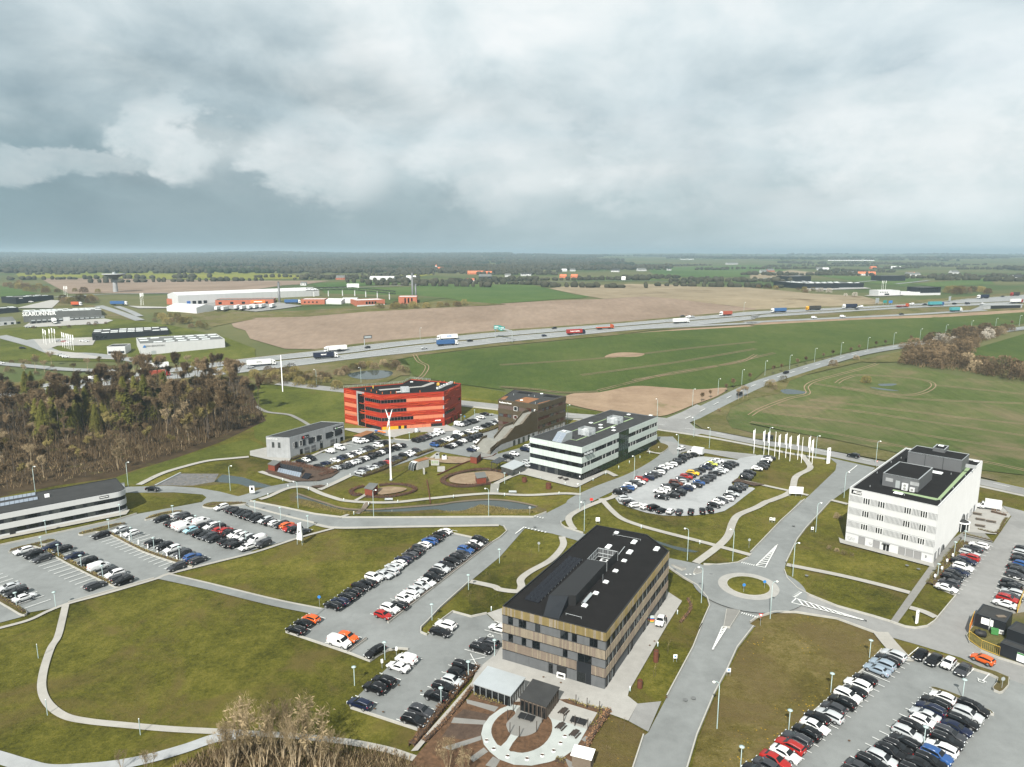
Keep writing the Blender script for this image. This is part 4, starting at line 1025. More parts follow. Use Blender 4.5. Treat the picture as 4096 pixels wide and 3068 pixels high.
# ================================================================== white house with corrugated panels (right)
WH=15.8
B=Bld('office_building','four-storey white office with ribbed panels, dark flat roof and two grey roof boxes','building',(109.7,173.9))
FL,FR,RB,BL=[(94,189.2),(109.7,173.9),(147.5,214.6),(131.8,230)]
B.body([FL,FR,RB,BL],0,WH,'white_wall','roof_felt',.45,'white_wall',.35)
front=B.fac(FL,FR); right=B.fac(FR,RB)
uw=lambda x:proj_u((x-120)/1178.0,199.9,185.9)*front.L
def corrug(f,u0,u1,z0,z1,pitch=.3,m='white_metal',gap='grey_metal'):
 b=MB().use('grey_metal').box(u0,u1,-.02,.02,z0,z1)
 n=max(2,int((u1-u0)/pitch))
 b.use(m)
 for k in range(n):
  u=u0+(k+.5)*(u1-u0)/n
  b.box(u-pitch*.24,u+pitch*.24,-.14,-.02,z0,z1,bottom=False)
 return f.place('ribbed_panel',b)
rows=((12.0,13.7),(8.3,10.0),(4.6,6.2))
for r,(z0,z1) in enumerate(rows):
 for a,b in ((125,300),(405,505),(605,858),(957,1070),(1175,1296)):
  corrug(front,uw(a),uw(b),z0,z1)
 for a in (312,510,860,1075):
  for k in range(3):
   ua=uw(a+k*31)
   front.win(ua,ua+(uw(a+26)-uw(a)),z0-.05,z1-.02,frame='white_frame',pane='glass',fw=.05)
 front.box('string_course',.0,front.L,z0-1.9,z0-1.86,'grey_metal',.03,0)
front.box('base_joint',.0,front.L,2.5,2.56,'sign_grey',.05,0)
for a,b in ((262,350),(458,548),(800,890),(900,1000),(1010,1108)):
 front.box('shutter',uw(a+35),uw(b+35),.15,2.4,'grey_metal',.05,0)
 front.box('shutter_face',uw(a+35)+.06,uw(b+35)-.06,.2,2.34,'sign_grey',.07,0)
front.win(uw(625),uw(718),.05,2.2,frame='white_frame',bars=1,name='entrance_door',fw=.1,out=.08)
front.box('door_canopy',uw(620),uw(720),2.25,2.4,'grey_metal',.6,0)
front.text('3',uw(1205),1.55,.85,'sign_black',.04,bold=.02)
sg=front.box('sign_board',uw(150),uw(282),14.25,15.3,'sign_black',.12,0)
front.text('AI',uw(192),14.78,.85,'sign_white',.15,bold=.03)
front.text('INNOVATION',uw(244),14.95,.28,'sign_white',.15,bold=.008)
front.text('HOUSE',uw(244),14.58,.42,'sign_white',.15,bold=.012)
g=MB().use('sign_grey')
for u,s in ((.8,1),(1.7,.8),(6.3,.7)):
 pts=[(u+s*.5*sin(t*1.7)+.1*t,-.03,1.1+.5*s*sin(t*2.9+u)) for t in [k*.35 for k in range(18)]]
 g.tube(pts,.025,4)
front.place('graffiti',g,label='thin scrawled graffiti on white wall')
# ribbed long side with arched openings at street level
b=MB().use('white_wall')
u=.3
while u<right.L:
 b.box(u,u+.16,-.07,0,.2,WH-.15,bottom=False)
 u+=.55
right.place('ribbed_panel',b)
for a,bb in ((1.0,3.2),(5.0,6.4),(39.0,41.5),(44.0,47.0),(49.5,51.5)):
 right.win(a,bb,.4,2.6,frame='grey_metal',bars=2,out=.12)
for u0,wd,hh in ((8.0,4.0,2.2),(31.0,6.0,4.2)):
 g=MB().use('grey_metal')
 arc=[(u0+wd/2-wd/2*cos(t),-.12,hh*sin(t)) for t in [pi*k/12 for k in range(13)]]
 g.tube(arc,.14,5)
 o=right.place('arch_rim',g)
 g=MB().use('glass_grey')
 for k in range(12):
  g.face([(arc[k][0],-.09,.05),(arc[k+1][0],-.09,.05),(arc[k+1][0],-.09,arc[k+1][2]),(arc[k][0],-.09,arc[k][2])])
 right.place('arched_window',g)
ec=(131.6,196.6)
e=MB().use('white_frame').cyl(ec,1.9,2.55,2.9,20)
e.use('roof_grey').cyl(ec,1.6,2.9,3.25,20,.9)
cn=B.mesh('round_canopy',e)
e=MB().use('white_frame')
for k in range(8):
 a=k*pi/4
 p=(ec[0]+1.7*cos(a),ec[1]+1.7*sin(a))
 e.box(p[0]-.07,p[0]+.07,p[1]-.07,p[1]+.07,0,2.55)
e.use('glass').cyl(ec,1.5,.05,2.5,16)
B.mesh('revolving_door',e)
rz=WH-.45
for nm,pts,zt in (('roof_plant_room',[(104.5,192.2),(115,203.3),(121.5,197.2),(111.2,186.1)],19.0),('roof_plant_room',[(123.2,213.5),(129.8,220.5),(140.4,210.5),(134,203.8)],19.2),('roof_plant_room',[(131.3,214.4),(134.9,218.4),(137.6,216.4),(133.5,211.8)],20.2)):
 pl=ccw(pts)
 o=B.mesh(nm,MB().use('grey_metal').prism(pl,rz,zt-.02,cap=False))
 inn=offset_line(pl,.3,True)
 t=MB().use('roof_felt').prism(inn,zt-.3,zt-.12)
 t.use('galvanised')
 for i in range(4):
  j=(i+1) % 4
  t.face([(*pl[i],zt),(*pl[j],zt),(*inn[j],zt),(*inn[i],zt)])
  t.face([(*inn[i],zt),(*inn[j],zt),(*inn[j],zt-.12),(*inn[i],zt-.12)])
  t.face([(*pl[i],zt-.25),(*pl[j],zt-.25),(*pl[j],zt),(*pl[i],zt)])
 c=B.mesh('box_coping',t,o)
 c.matrix_parent_inverse=Matrix()
f1=B.fac((104.5,192.2),(111.2,186.1),15.35)
f1.box('door',3.4,4.5,.05,2.2,'galvanised',.05,0)
f1.box('louvre',.8,2.7,1.5,2.5,'concrete_wall',.04,0)
f1.box('louvre',7.0,9.2,1.7,2.7,'concrete_wall',.04,0)
f2=B.fac((123.2,213.5),(134,203.8),15.35)
f2.box('louvre',15.5,18.2,1.9,3.0,'concrete_wall',.04,0)
for k in range(1,3):f2.box('panel_joint',f2.L*k/3-.06,f2.L*k/3+.06,0,3.6,'black_box',.03,0)
for u,wd,hh in ((5.2,1.5,1.9),(7.2,1.2,1.1)):
 o=f1.box('heat_pump',u,u+wd,.1,.1+hh,'white_metal',1.0,-.3)
 g=MB().use('sign_grey')
 for k in range(2 if hh>1.5 else 1):
  zc=.1+hh*(.27+.46*k if hh>1.5 else .5)
  ring=[(u+wd/2+.36*cos(t),-1.02,zc+.36*sin(t)) for t in [2*pi*q/12 for q in range(12)]]
  g.face(ring)
 f1.place('fan_grille',g)
for p,wd,d in (((105.1,184.7),2.4,1.4),((126.5,203.2),3.0,2.2),((134.7,215.8),1.6,1.2),((145.6,214.7),1.6,.8)):
 zz=20.1 if p==(134.7,215.8) else rz
 skylight(B,p,atan2(FR[1]-FL[1],FR[0]-FL[0]),wd,d,zz,.45)
g=MB().use('moss')
for pts in ([(112.4,179.7),(114,180.3),(141.1,209.7),(140,210.1)],[(105.7,188.5),(113.7,181.2),(112.4,179.7),(105,187.5)]):
 g.faces([(*p,rz+.02+.01*len(g.f)) for p in pts],[(0,1,2,3)])
B.mesh('sedum_strip',g)
g=MB().use('galvanised')
for p in [(108.7,203.2),(118.6,214.1),(130,202),(100.4,190.7),(124.2,218.7),(106.1,183.5),(113.3,179),(122.9,189.4),(133.1,200.3),(141.8,209.7)]:
 g.tube([(*p,rz),(*p,rz+.5)],.09,6)
B.mesh('roof_pipe',g)
# ================================================================== pale banded house with atrium
BH=12.4
B=Bld('office_building','three-storey office with pale green and dark glass bands and a glazed atrium strip','building',(24.7,242.5))
FL,FR,RB,BL=[(6.8,256.6),(24.7,242.5),(60.9,290),(43.1,303.7)]
B.body([FL,FR,RB,BL],0,BH,'slate_panel','roof_grey',.3,'grey_metal',.25)
front=B.fac(FL,FR); right=B.fac(FR,RB); back=B.fac(RB,BL); left=B.fac(BL,FL)
bz=((10.25,12.35),(6.4,8.6),(2.65,4.75))
ua,ub=.443*right.L,.583*right.L
for z0,z1 in bz:
 for f,spans in ((front,((-.14,front.L+.14),)),(right,((-.0,ua),(ub,right.L+.14))),(back,((0,back.L),)),(left,((0,left.L),))):
  for u0,u1 in spans:
   n=max(1,int((u1-u0)/1.2))
   b=MB().use('pale_panel')
   for k in range(n):
    b.box(u0+(u1-u0)*k/n+.012,u0+(u1-u0)*(k+1)/n-.012,-.14,0,z0,z1)
   f.place('cladding_band',b)
for z0,z1 in ((8.7,10.15),(4.85,6.3)):
 u=.3
 while u<front.L-1.2:
  wd=random.choice((1.1,1.3,2.6))
  wd=min(wd,front.L-.2-u)
  front.win(u,u+wd,z0,z1,pane='glass',out=.04)
  u+=wd+random.choice((.1,1.4,1.4))
 for s0,s1 in ((.4,ua-.4),(ub+.4,right.L-.4)):
  u=s0
  while u<s1-1.0:
   right.win(u,u+.95,z0,z1,pane='glass',out=.04)
   if random.random()<.6:right.win(u+1.0,u+1.35,z0,z1,frame='white_frame',pane='glass_grey',out=.05,fw=.05)
   u+=random.choice((1.9,2.4,2.4))
uu=lambda x:proj_u((x-92)/796.0,266.4,253.0)*front.L
for a,b in ((215,258),(320,365),(470,527)):
 front.win(uu(a),uu(b),.1,2.4,pane='glass_grey',name='door' if a==470 else 'window')
for k in range(6):
 a,b=uu(527+k*60),uu(527+(k+1)*60)
 front.win(a,b,.08,2.55,pane='glass',out=.05)
front.text('6',uu(866),1.55,1.0,'sign_white',.12,bold=.03)
u=.2
while u<ua-1.2:
 right.win(u,u+1.25,.08,2.55,pane='glass' if u<12 else 'glass_green',out=.05); u+=1.3
u=ub+.3
while u<right.L-6:
 right.win(u,u+1.4,.08,2.55,pane='glass_green',out=.05); u+=1.5
# atrium: full-height curtain wall, each pane its own piece
n,zs=5,(.1,2.6,3.3,6.3,7.2,9.6,12.2)
for k in range(n):
 for a,b in zip(zs[:-1],zs[1:]):
  right.win(ua+.1+(ub-ua-.2)*k/n,ua+.1+(ub-ua-.2)*(k+1)/n,a,b,pane='glass_green',out=.06,fw=.06)
front.text('GreenTech House',uu(215),11.35,1.05,'sign_white',.2,bold=.02)
rz=BH-.3
ANG=atan2(FR[1]-FL[1],FR[0]-FL[0])
for q in ([(24.4,258.4),(28.4,266.4),(32.2,263.1),(28.1,256.3)],[(37.8,278),(41.7,283.7),(45.5,281.4),(41.5,275.2)]):
 c=(sum(p[0] for p in q)/4,sum(p[1] for p in q)/4)
 M=Matrix.Translation((*c,rz)) @ Matrix.Rotation(ANG,4,'Z')
 b=MB().use('galvanised')
 for x in (-2.4,-.8,.8,2.4):
  for y in (-2.2,2.2):b.box(x-.05,x+.05,y-.05,y+.05,0,2.7,M)
 for z in (.3,1.5,2.7):
  for y in (-2.2,2.2):b.box(-2.4,2.4,y-.05,y+.05,z-.05,z+.05,M)
  for x in (-2.4,2.4):b.box(x-.05,x+.05,-2.2,2.2,z-.05,z+.05,M)
 cg=B.mesh('plant_cage',b)
 s=MB().use('mesh_screen')
 for y in (-2.2,2.2):s.faces([M @ Vector(p) for p in ((-2.4,y,.3),(2.4,y,.3),(2.4,y,2.7),(-2.4,y,2.7))],[(0,1,2,3)])
 for x in (-2.4,2.4):s.faces([M @ Vector(p) for p in ((x,-2.2,.3),(x,2.2,.3),(x,2.2,2.7),(x,-2.2,2.7))],[(0,1,2,3)])
 B.mesh('mesh_screen',s)
 B.mesh('air_handler',MB().use('white_metal').box(-1.6,.3,-1.2,.9,.1,2.2,M).use('grey_metal').box(.6,1.8,-.9,.6,.1,1.2,M))
a0,a1=[(14.7,252.1),(17.8,249.4)]
dvec=Vector((BL[0]-FL[0],BL[1]-FL[1],0)).normalized()
t0,t1=(a0[0]+dvec.x*3.6,a0[1]+dvec.y*3.6),(a1[0]+dvec.x*3.6,a1[1]+dvec.y*3.6)
e0,e1=(a0[0]+dvec.x*7.4,a0[1]+dvec.y*7.4),(a1[0]+dvec.x*7.4,a1[1]+dvec.y*7.4)
for i in range(2):
 for k in range(4):
  P=[along(along(a0,a1,(i+du)/2),along(t0,t1,(i+du)/2),(k+dv)/4)+(rz+.05+2.8*(k+dv)/4,) for du,dv in ((.03,.03),(.97,.03),(.97,.97),(.03,.97))]
  g=MB().use('pv_light'); g.face(P); B.mesh('solar_panel',g)
s=MB().use('galvanised')
z1=rz+2.83
s.face([(*a1,rz),(*e1,rz),(*e1,z1),(*t1,z1)]); s.face([(*e0,rz),(*a0,rz),(*t0,z1),(*e0,z1)])
s.face([(*e1,rz),(*e0,rz),(*e0,z1),(*e1,z1)]); s.face([(*t0,z1),(*t1,z1),(*e1,z1),(*e0,z1)])
s.face([(*a0,rz+.02),(*a1,rz+.02),(*t1,z1-.04),(*t0,z1-.04)])
B.mesh('stair_head',s)
skylight(B,along(along(t0,e1,.5),t0,.1),ANG,1.5,1.2,z1,.35)
for p in [(31.9,279.5),(35.4,276.1),(34.9,271.4),(39.8,271.7),(39.4,267.1),(49.6,294.5),(58.6,292.9)]:
 skylight(B,p,ANG,1.5,1.5,rz,.4)
b=MB().use('moss')
zz=rz+.02
for pts in ([(21.7,254.7),(23.6,253.3),(23.8,252.6),(21.6,254.1)],[(23.5,253.2),(50.1,288.9),(50.8,288.4),(23.8,252.6)],[(47.3,291.8),(50.7,288.6),(50.8,288.1),(47.1,291)],[(22.1,265.5),(25.6,270),(25.7,269.2),(22.1,264.9)],[(32.7,279.1),(39.2,287.8),(39.2,286.8),(32.9,278.4)]):
 zz+=.006
 b.faces([(*p,zz) for p in pts],[(0,1,2,3)])
B.mesh('sedum_strip',b)
b=MB().use('galvanised')
for k in range(3):
 b.box(1.2+k*1.9,2.3+k*1.9,-1.1,-.14,9.4,9.9)
o=right.place('facade_sensor',b)
# ================================================================== red-orange house
RH=16.6
B=Bld('office_building','bright red five-level office with twisted orange fascia fins and a black roof','building',(-59.5,315.1))
T0,MC,RR,FR2,BK,BN=[(-80,331.6),(-59.5,315.1),(-31.6,323.7),(-25.1,344.7),(-51.6,356.3),(-54,344.7)]
B.body([T0,MC,RR,FR2,BK,BN],-.5,RH,'red_panel','roof_felt',.35,'red_panel',.3)
fl=B.fac(T0,MC); fm=B.fac(MC,RR); fr=B.fac(RR,FR2); fb=B.fac(FR2,BK); fb2=B.fac(BK,BN); fb3=B.fac(BN,T0)
fz=((14.15,12.6),(9.95,8.35),(5.9,4.3))
rb=((14.15,16.55),(9.95,12.6),(5.9,8.35),(1.75,4.3))
def fins(f,n,u0=.2,u1=None,m='red_fin'):
 u1=u1 or f.L-.2
 for z0,z1 in rb:
  b=MB().use(m)
  for k in range(n):
   L=random.uniform(2.5,6.5)
   u=random.uniform(u0,max(u0+.1,u1-L))
   L=min(L,u1-u)
   z=random.uniform(z0+.15,z1-.5)
   h=random.uniform(.2,.42)
   t=random.uniform(-.25,.25)
   vs=[(u,-.05,z),(u+L,-.05,z+t),(u+L,-.05,z+t+h),(u,-.05,z+h),(u,-.05-random.uniform(.05,.4),z+h*.8),(u+L,-.05-random.uniform(.05,.4),z+t+h*.8)]
   b.faces(vs,[(0,1,5,4),(4,5,2,3),(0,4,3),(1,2,5)])
  f.place('fascia_fins',b)
for f,n in ((fm,16),(fr,12),(fl,8)):fins(f,n,.2 if f is not fl else 11.0)
fins(fl,4,.2,8.0)
for zt,zb in fz:
 u1=proj_u((1168-755)/1030.0,324.2,332.6)*fm.L if zb>5 else proj_u((1275-755)/1030.0,324.2,332.6)*fm.L
 n=8 if zb>5 else 10
 for k in range(n):
  fm.win(u1*k/n+.12,u1*(k+1)/n+.06,zb,zt,pane='glass',out=.05,frame='grey_metal',fw=.05)
 n=6
 for k in range(n):
  a,b=u1+.15+(fm.L-u1-.8)*k/n,u1+.15+(fm.L-u1-.8)*(k+1)/n
  fm.box('salmon_panel',a+.02,b-.02,zb,zt,'salmon_panel',.04,0)
 fm.box('corner_panel',fm.L-.6,fm.L-.05,zb,zt,'galvanised',.05,0)
ul=lambda x:proj_u((x-142)/608.0,341.0,324.2)*fl.L
for zt,zb in fz:
 n=8
 for k in range(n):
  fl.win(ul(490)+(fl.L-ul(490))*k/n+.05,ul(490)+(fl.L-ul(490))*(k+1)/n-.02,zb,zt,out=.05,frame='grey_metal',fw=.05)
 fl.box('salmon_panel',.3,ul(345),zb-.1,zt+.1,'salmon_panel',.04,0)
for k in range(7):
 a=ul(170+k*27); fl.win(a,a+.75,4.35,4.95,out=.1,frame='grey_metal',fw=.05)
fl.box('salmon_panel',.3,ul(360),.3,1.7,'salmon_panel',.05,0)
fl.box('stair_tower_frame',ul(350),ul(480),.0,16.5,'galvanised',.004,0)
zs=(.2,2.6,4.6,6.6,8.6,10.6,12.6,15.4)
for k in range(3):
 for a,b in zip(zs[:-1],zs[1:]):
  fl.win(ul(372)+(ul(478)-ul(372))*k/3,ul(372)+(ul(478)-ul(372))*(k+1)/3,a,b,out=.12,pane='glass',fw=.05)
for k in range(9):
 a,b=ul(490)+(fl.L-ul(490)-.3)*k/9,ul(490)+(fl.L-ul(490)-.3)*(k+1)/9
 fl.win(a,b,.05,1.68,out=.05,fw=.06)
um=lambda x:proj_u((x-755)/1030.0,324.2,332.6)*fm.L
for k in range(4):fm.box('yellow_panel',um(765+k*66)+.02,um(765+(k+1)*66)-.02,.05,1.7,'yellow_panel',.05,0)
fm.box('yellow_panel',um(1075),um(1122),.05,1.7,'yellow_panel',.05,0)
for a,b in ((1032,1072),(1126,1165),(1232,1270),(1428,1468)):fm.win(um(a),um(b),.05,1.68,out=.06)
fm.box('ground_panel',um(1170),um(1560),.05,1.72,'salmon_panel',.03,0,label='darker terracotta wall panel')
for k in range(5):fm.win(um(1568+k*36),um(1568+(k+1)*36),.05,1.7,out=.06)
fm.box('letter_plate',um(1630),um(1722),2.9,3.25,'sign_white',.5,0)
for a,b,z0,z1 in ((5.0,8.2,11.2,12.4),(.8,13.0,5.2,6.6),(18.0,20.5,8.6,9.8)):
 n=max(1,int((b-a)/1.2))
 for k in range(n):fr.win(a+(b-a)*k/n,a+(b-a)*(k+1)/n,z0,z1,out=.06)
for u in (1.0,8.0,12.5,17.0):fr.win(u,u+1.2,.1,2.3,out=.06,pane='glass_green')
rz=RH-.35
b=MB().use('pale_panel')
pts=[(-63.2,330.1),(-44.1,338.8),(-40.5,348.8),(-38.7,348.8),(-38.5,345.8),(-42.4,336.8),(-62,327.5)]
B.mesh('roof_walkway',MB().use('concrete_paving').prism(ccw(pts),rz-.1,rz+.04))
c=(-49.7,323.7)
M=Matrix.Translation((*c,rz)) @ Matrix.Rotation(.29,4,'Z')
b=MB().use('galvanised')
for x in (-1.9,0,1.9):
 for y in (-1.5,1.5):b.box(x-.06,x+.06,y-.06,y+.06,0,2.4,M)
for z in (.2,2.4):
 for y in (-1.5,1.5):b.box(-1.9,1.9,y-.05,y+.05,z-.05,z+.05,M)
B.mesh('plant_cage',b)
B.mesh('mesh_screen',MB().use('mesh_screen').box(-1.85,1.85,-1.45,1.45,.2,2.35,M))
B.mesh('air_handler',MB().use('white_metal').box(-1.3,1.0,-.9,.9,.05,1.9,M).box(-4.2,-1.9,-1.2,-.4,.3,.6,M))
for k,p in enumerate([(-69,328.5),(-65.7,325.5),(-62.4,321.5),(-59.4,319.2),(-55.7,320.4),(-53.3,320.7),(-41.5,350.9),(-35.9,349),(-33.8,348.4),(-28.4,345.4),(-42.6,323)]):
 B.mesh('roof_anchor',MB().use('orange_paint').tube([(*p,rz),(*p,rz+1.0)],[.13,.09],6))
for p in [(-35,330.3),(-34,332.6),(-33.4,335.2),(-32.5,337.8),(-31.3,340.9),(-30.5,342.7),(-30,345)]:
 M=Matrix.Translation((*p,rz)) @ Matrix.Rotation(.9,4,'Z')
 B.mesh('chiller_unit',MB().use('white_metal').box(-.7,.7,-.5,.5,.2,1.2,M).use('black_box').cyl(p,.38,rz+1.21,rz+1.24,10))
for p in [(-36.4,340.4),(-36,340.9),(-35.6,340.6),(-66.3,333.3)]:
 B.mesh('gas_bottle',MB().use('yellow_paint').cyl(p,.25,rz,rz+1.2,8).cyl(p,.25,rz+1.2,rz+1.35,8,.08))
b=MB().use('galvanised')
for a,c in ((T0,BN),(BN,BK),(BK,along(BK,FR2,.4))):
 for z in (.55,1.05):b.tube([(*a,RH+z),(*c,RH+z)],.05,4)
 L=hypot(c[0]-a[0],c[1]-a[1]); n=int(L/2.2)
 for k in range(n+1):
  p=along(a,c,k/n); b.tube([(*p,RH-.1),(*p,RH+1.05)],.05,4)
B.mesh('guard_rail',b)
skylight(B,(-50.1,348.8),.3,1.6,1.2,rz,.4)
# ================================================================== bronze stair house
SH=14.5
B=Bld('office_building','dark bronze office with a huge open outdoor staircase climbing its corner','building',(11.4,304.2))
FL,FR,RB,BL=[(-6.2,315.7),(11.4,304.2),(25,323.4),(1.1,340.2)]
B.body([FL,FR,RB,BL],0,SH,'taupe_panel','roof_grey',.3,'bronze_clad',.3)
ff,fs=B.fac(FL,FR),B.fac(FR,RB)
for z0,z1 in ((12.3,14.45),(8.2,10.4),(4.6,6.8),(2.6,3.3)):
 ff.box('cladding_band',-.1,ff.L+.1,z0,z1,'bronze_clad',.16,0)
for z0,z1 in ((12.3,14.45),(8.6,10.9),(5.0,7.2),(2.4,3.4)):
 fs.box('cladding_band',-.1,fs.L+.1,z0,z1,'bronze_clad',.16,0)
for f,zs in ((ff,((10.4,12.3),(6.8,8.2),(3.3,4.6))),(fs,((10.9,12.3),(7.2,8.6),(3.4,5.0)))):
 for z0,z1 in zs:
  u=.2
  while u<f.L-.8:
   wd=random.choice((1.3,2.2,2.6))
   k=random.random()
   wd=min(wd,f.L-u-.1)
   if k<.4:f.box('wall_panel',u,u+wd-.1,z0,z1,'maroon_panel',.05,0)
   elif k<.62:f.win(u,u+wd-.1,z0,z1,out=.08,pane='glass_grey')
   u+=wd
 # slanting cladding wedges that link the bands
 for k in range(2):
  g=MB().use('bronze_clad')
  u=random.uniform(.15,.75)*f.L; z0,z1=zs[k]
  g.faces([(u,-.15,z1),(u+1.0,-.15,z1),(u+4.2,-.15,z0),(u+3.0,-.15,z0)],[(0,3,2,1)])
  f.place('cladding_wedge',g)
ff.win(ff.L*.40,ff.L*.49,10.3,12.25,frame='white_frame',pane='glass_grey',out=.2,fw=.12)
ff.win(ff.L*.40,ff.L*.49,6.5,8.2,frame='white_frame',pane='glass_grey',out=.2,fw=.12)
ff.text('Resilience House',ff.L*.19,13.35,.95,'sign_white',.2,bold=.025)
ff.text('5',ff.L*.93,11.2,2.6,'sign_white',.3,bold=.0)
for k in range(9):
 u=1.0+k*2.5
 fs.win(u,u+1.5,.1,2.4,frame='white_frame',pane='glass_grey',out=.06) if k % 3 !=2 else fs.box('wall_panel',u,u+1.8,.1,2.4,'concrete_wall',.06,0)
# stairs in front: local frame (a along the front to the left, d forward)
O2=Vector((FR[0],FR[1],0))
ea=Vector((FL[0]-FR[0],FL[1]-FR[1],0)).normalized()
ed=Vector((-(RB[0]-FR[0]),-(RB[1]-FR[1]),0)).normalized()
def SP(a,d,z):
 p=O2+ea*a+ed*d
 return (p.x,p.y,z)
LVL=[(34.5,.05),(27.0,3.6),(24.3,3.6),(17.2,7.2),(12.0,7.2),(5.0,10.9),(.1,10.9)]
def flight(d0,z0,d1,z1,a0,a1,n):
 b=MB().use('stair_stone')
 for k in range(n):
  da,db=d0+(d1-d0)*k/n,d0+(d1-d0)*(k+1)/n
  za,zb=z0+(z1-z0)*k/n,z0+(z1-z0)*(k+1)/n
  b.face([SP(a0,da,za),SP(a1,da,za),SP(a1,da,zb),SP(a0,da,zb)])
  b.face([SP(a0,da,zb),SP(a1,da,zb),SP(a1,db,zb),SP(a0,db,zb)])
 o=B.mesh('stair_flight',b)
 t=MB().use('timber_old')
 for k in range(0,n,2):
  da=d0+(d1-d0)*(k+.2)/n; db=d0+(d1-d0)*(k+1.6)/n; z=z0+(z1-z0)*(k+2.2)/n
  t.faces([SP(a0+.3,da,z),SP(a0+1.7,da,z),SP(a0+1.7,db,z),SP(a0+.3,db,z),SP(a0+.3,da,z-.3),SP(a0+1.7,da,z-.3)],[(0,1,2,3),(4,5,1,0)])
 B.mesh('seat_steps',t)
flight(34.5,.05,27.0,3.6,.3,9.3,20)
flight(24.3,3.6,17.2,7.2,.3,5.6,20)
flight(12.0,7.2,5.0,10.9,.3,4.4,20)
b=MB().use('stair_stone')
for d0,d1,z,a1 in ((27.0,24.3,3.6,9.3),(17.2,12.0,7.2,5.6),(12.0,.1,7.18,8.5),(5.0,.1,10.9,4.4)):
 a0=.3 if z !=7.18 else 4.5
 b.face([SP(a0,d0,z),SP(a1,d0,z),SP(a1,d1,z),SP(a0,d1,z)])
B.mesh('landing',b)
def parapet(name,prof,a,base_to=None,th=.3,h=1.05):
 b=MB().use('bronze_clad')
 for (d0,z0),(d1,z1) in zip(prof[:-1],prof[1:]):
  lo0,lo1=(base_to,base_to) if base_to is not None else (z0-.9,z1-.9)
  for aa,s in ((a,1),(a+th,-1)):
   q=[SP(aa,d0,lo0),SP(aa,d1,lo1),SP(aa,d1,z1+h),SP(aa,d0,z0+h)]
   b.face(q if s>0 else q[::-1])
  b.face([SP(a,d0,z0+h),SP(a,d1,z1+h),SP(a+th,d1,z1+h),SP(a+th,d0,z0+h)])
 d0,z0=prof[0]
 b.face([SP(a,d0,0 if base_to is not None else z0-.9),SP(a,d0,z0+h),SP(a+th,d0,z0+h),SP(a+th,d0,0 if base_to is not None else z0-.9)])
 B.mesh(name,b)
parapet('stair_parapet',LVL,.0,2.6)
b=MB().use('concrete_wall')
b.face([SP(.02,34.4,0),SP(.02,20,0),SP(.02,20,2.6),SP(.02,29,2.6),SP(.02,34.4,.2)])
b.face([SP(.02,20,0),SP(.02,0,0),SP(.02,0,2.6),SP(.02,20,2.6)])
B.mesh('stair_base',b)
parapet('stair_parapet',[(34.5,.05),(27.0,3.6),(24.3,3.6)],9.3)
parapet('stair_parapet',[(24.3,3.6),(17.2,7.2),(12.0,7.2),(8.0,7.2)],5.6)
parapet('stair_parapet',[(12.0,7.2),(5.0,10.9),(.2,10.9)],4.4)
for u in (3.0,6.5,10.5,14.0,17.5):
 p=SP(-.05,u,0); q=SP(-.05,u+1.5,0)
 B.mesh('window',MB().use('glass_grey').box(0,1.5,-.05,.02,.15,2.4,Matrix.Translation(Vector(q)) @ Matrix.Rotation(atan2(p[1]-q[1],p[0]-q[0]),4,'Z')))
b=MB().use('galvanised')
b.tube([SP(8.0,8.0,7.0),SP(11.5,9.0,3.4)],.14,5).tube([SP(9.3,20.0,4.3),SP(14.0,1.0,4.0)],.12,5)
B.mesh('stair_strut',b)
rz=SH-.3
for pts in ([(1.1,313.5),(6.3,322.1),(12.6,318.3),(7.3,308.8)],[(-5.3,317.5),(-4,323.9),(-1.7,323.7),(-3.2,316.3)],[(10.9,306.3),(12.1,309),(17.4,315.2),(16.8,313.5),(12.2,307.4)]):
 B.mesh('sedum_patch',MB().use('sedum').prism(ccw(pts),rz-.1,rz+.08))
for p in [(4.3,314.2),(14,329.3)]:skylight(B,p,.0,1.5,1.5,rz,.4)
b=MB().use('roof_felt')
for pts in ([(2.2,332),(3.7,335.6),(10.1,331.4),(8.4,328.5)],[(14.3,324),(16.4,327.7),(22.1,322.8),(19.8,320.8)]):
 B.mesh('roof_hatch',MB().use('roof_felt').prism(ccw(pts),rz-.1,rz+.1))
b=MB().use('galvanised')
for p in [(10.4,322.9),(7.9,324.7),(.8,326.6),(10.3,307.2)]:b.tube([(*p,rz),(*p,rz+.8)],.14,6)
B.mesh('roof_pipe',b)
# ================================================================== concrete lab
LH=8.6
B=Bld('laboratory_building','two-storey raw concrete building with dark sliding shutters and two black sign boards','building',(-87.3,270.2))
FL,FR,RB,BL=[(-97.2,272.1),(-87.3,270.2),(-71.8,295.7),(-82.1,297.6)]
B.body([FL,FR,RB,BL],0,LH,'concrete_wall','roof_grey',.2,'galvanised',.2)
fw_,fs=B.fac(FL,FR),B.fac(FR,RB)
uf=lambda x:proj_u((x-740)/1340.0,280.0,305.0)*fs.L
for a,b in ((295,357),(447,522)):
 k=proj_u((a-155)/590.0,282.0,280.0)*fw_.L; fw_.win(k,k+1.05,4.2,6.4,pane='glass_grey')
for a,b,sh in ((820,855,(855,920)),(975,1045,(1045,1115)),(1310,1365,(1195,1310)),(1470,1530,(1400,1470)),(1770,1825,(1620,1770)),(1990,2040,(1845,1990))):
 fs.win(uf(a),uf(b),3.9,6.1,frame='white_frame',pane='glass',bars=0,out=.06)
 fs.box('sliding_shutter',uf(sh[0]),uf(sh[1]),3.8,6.2,'slate_panel',.14,-.03)
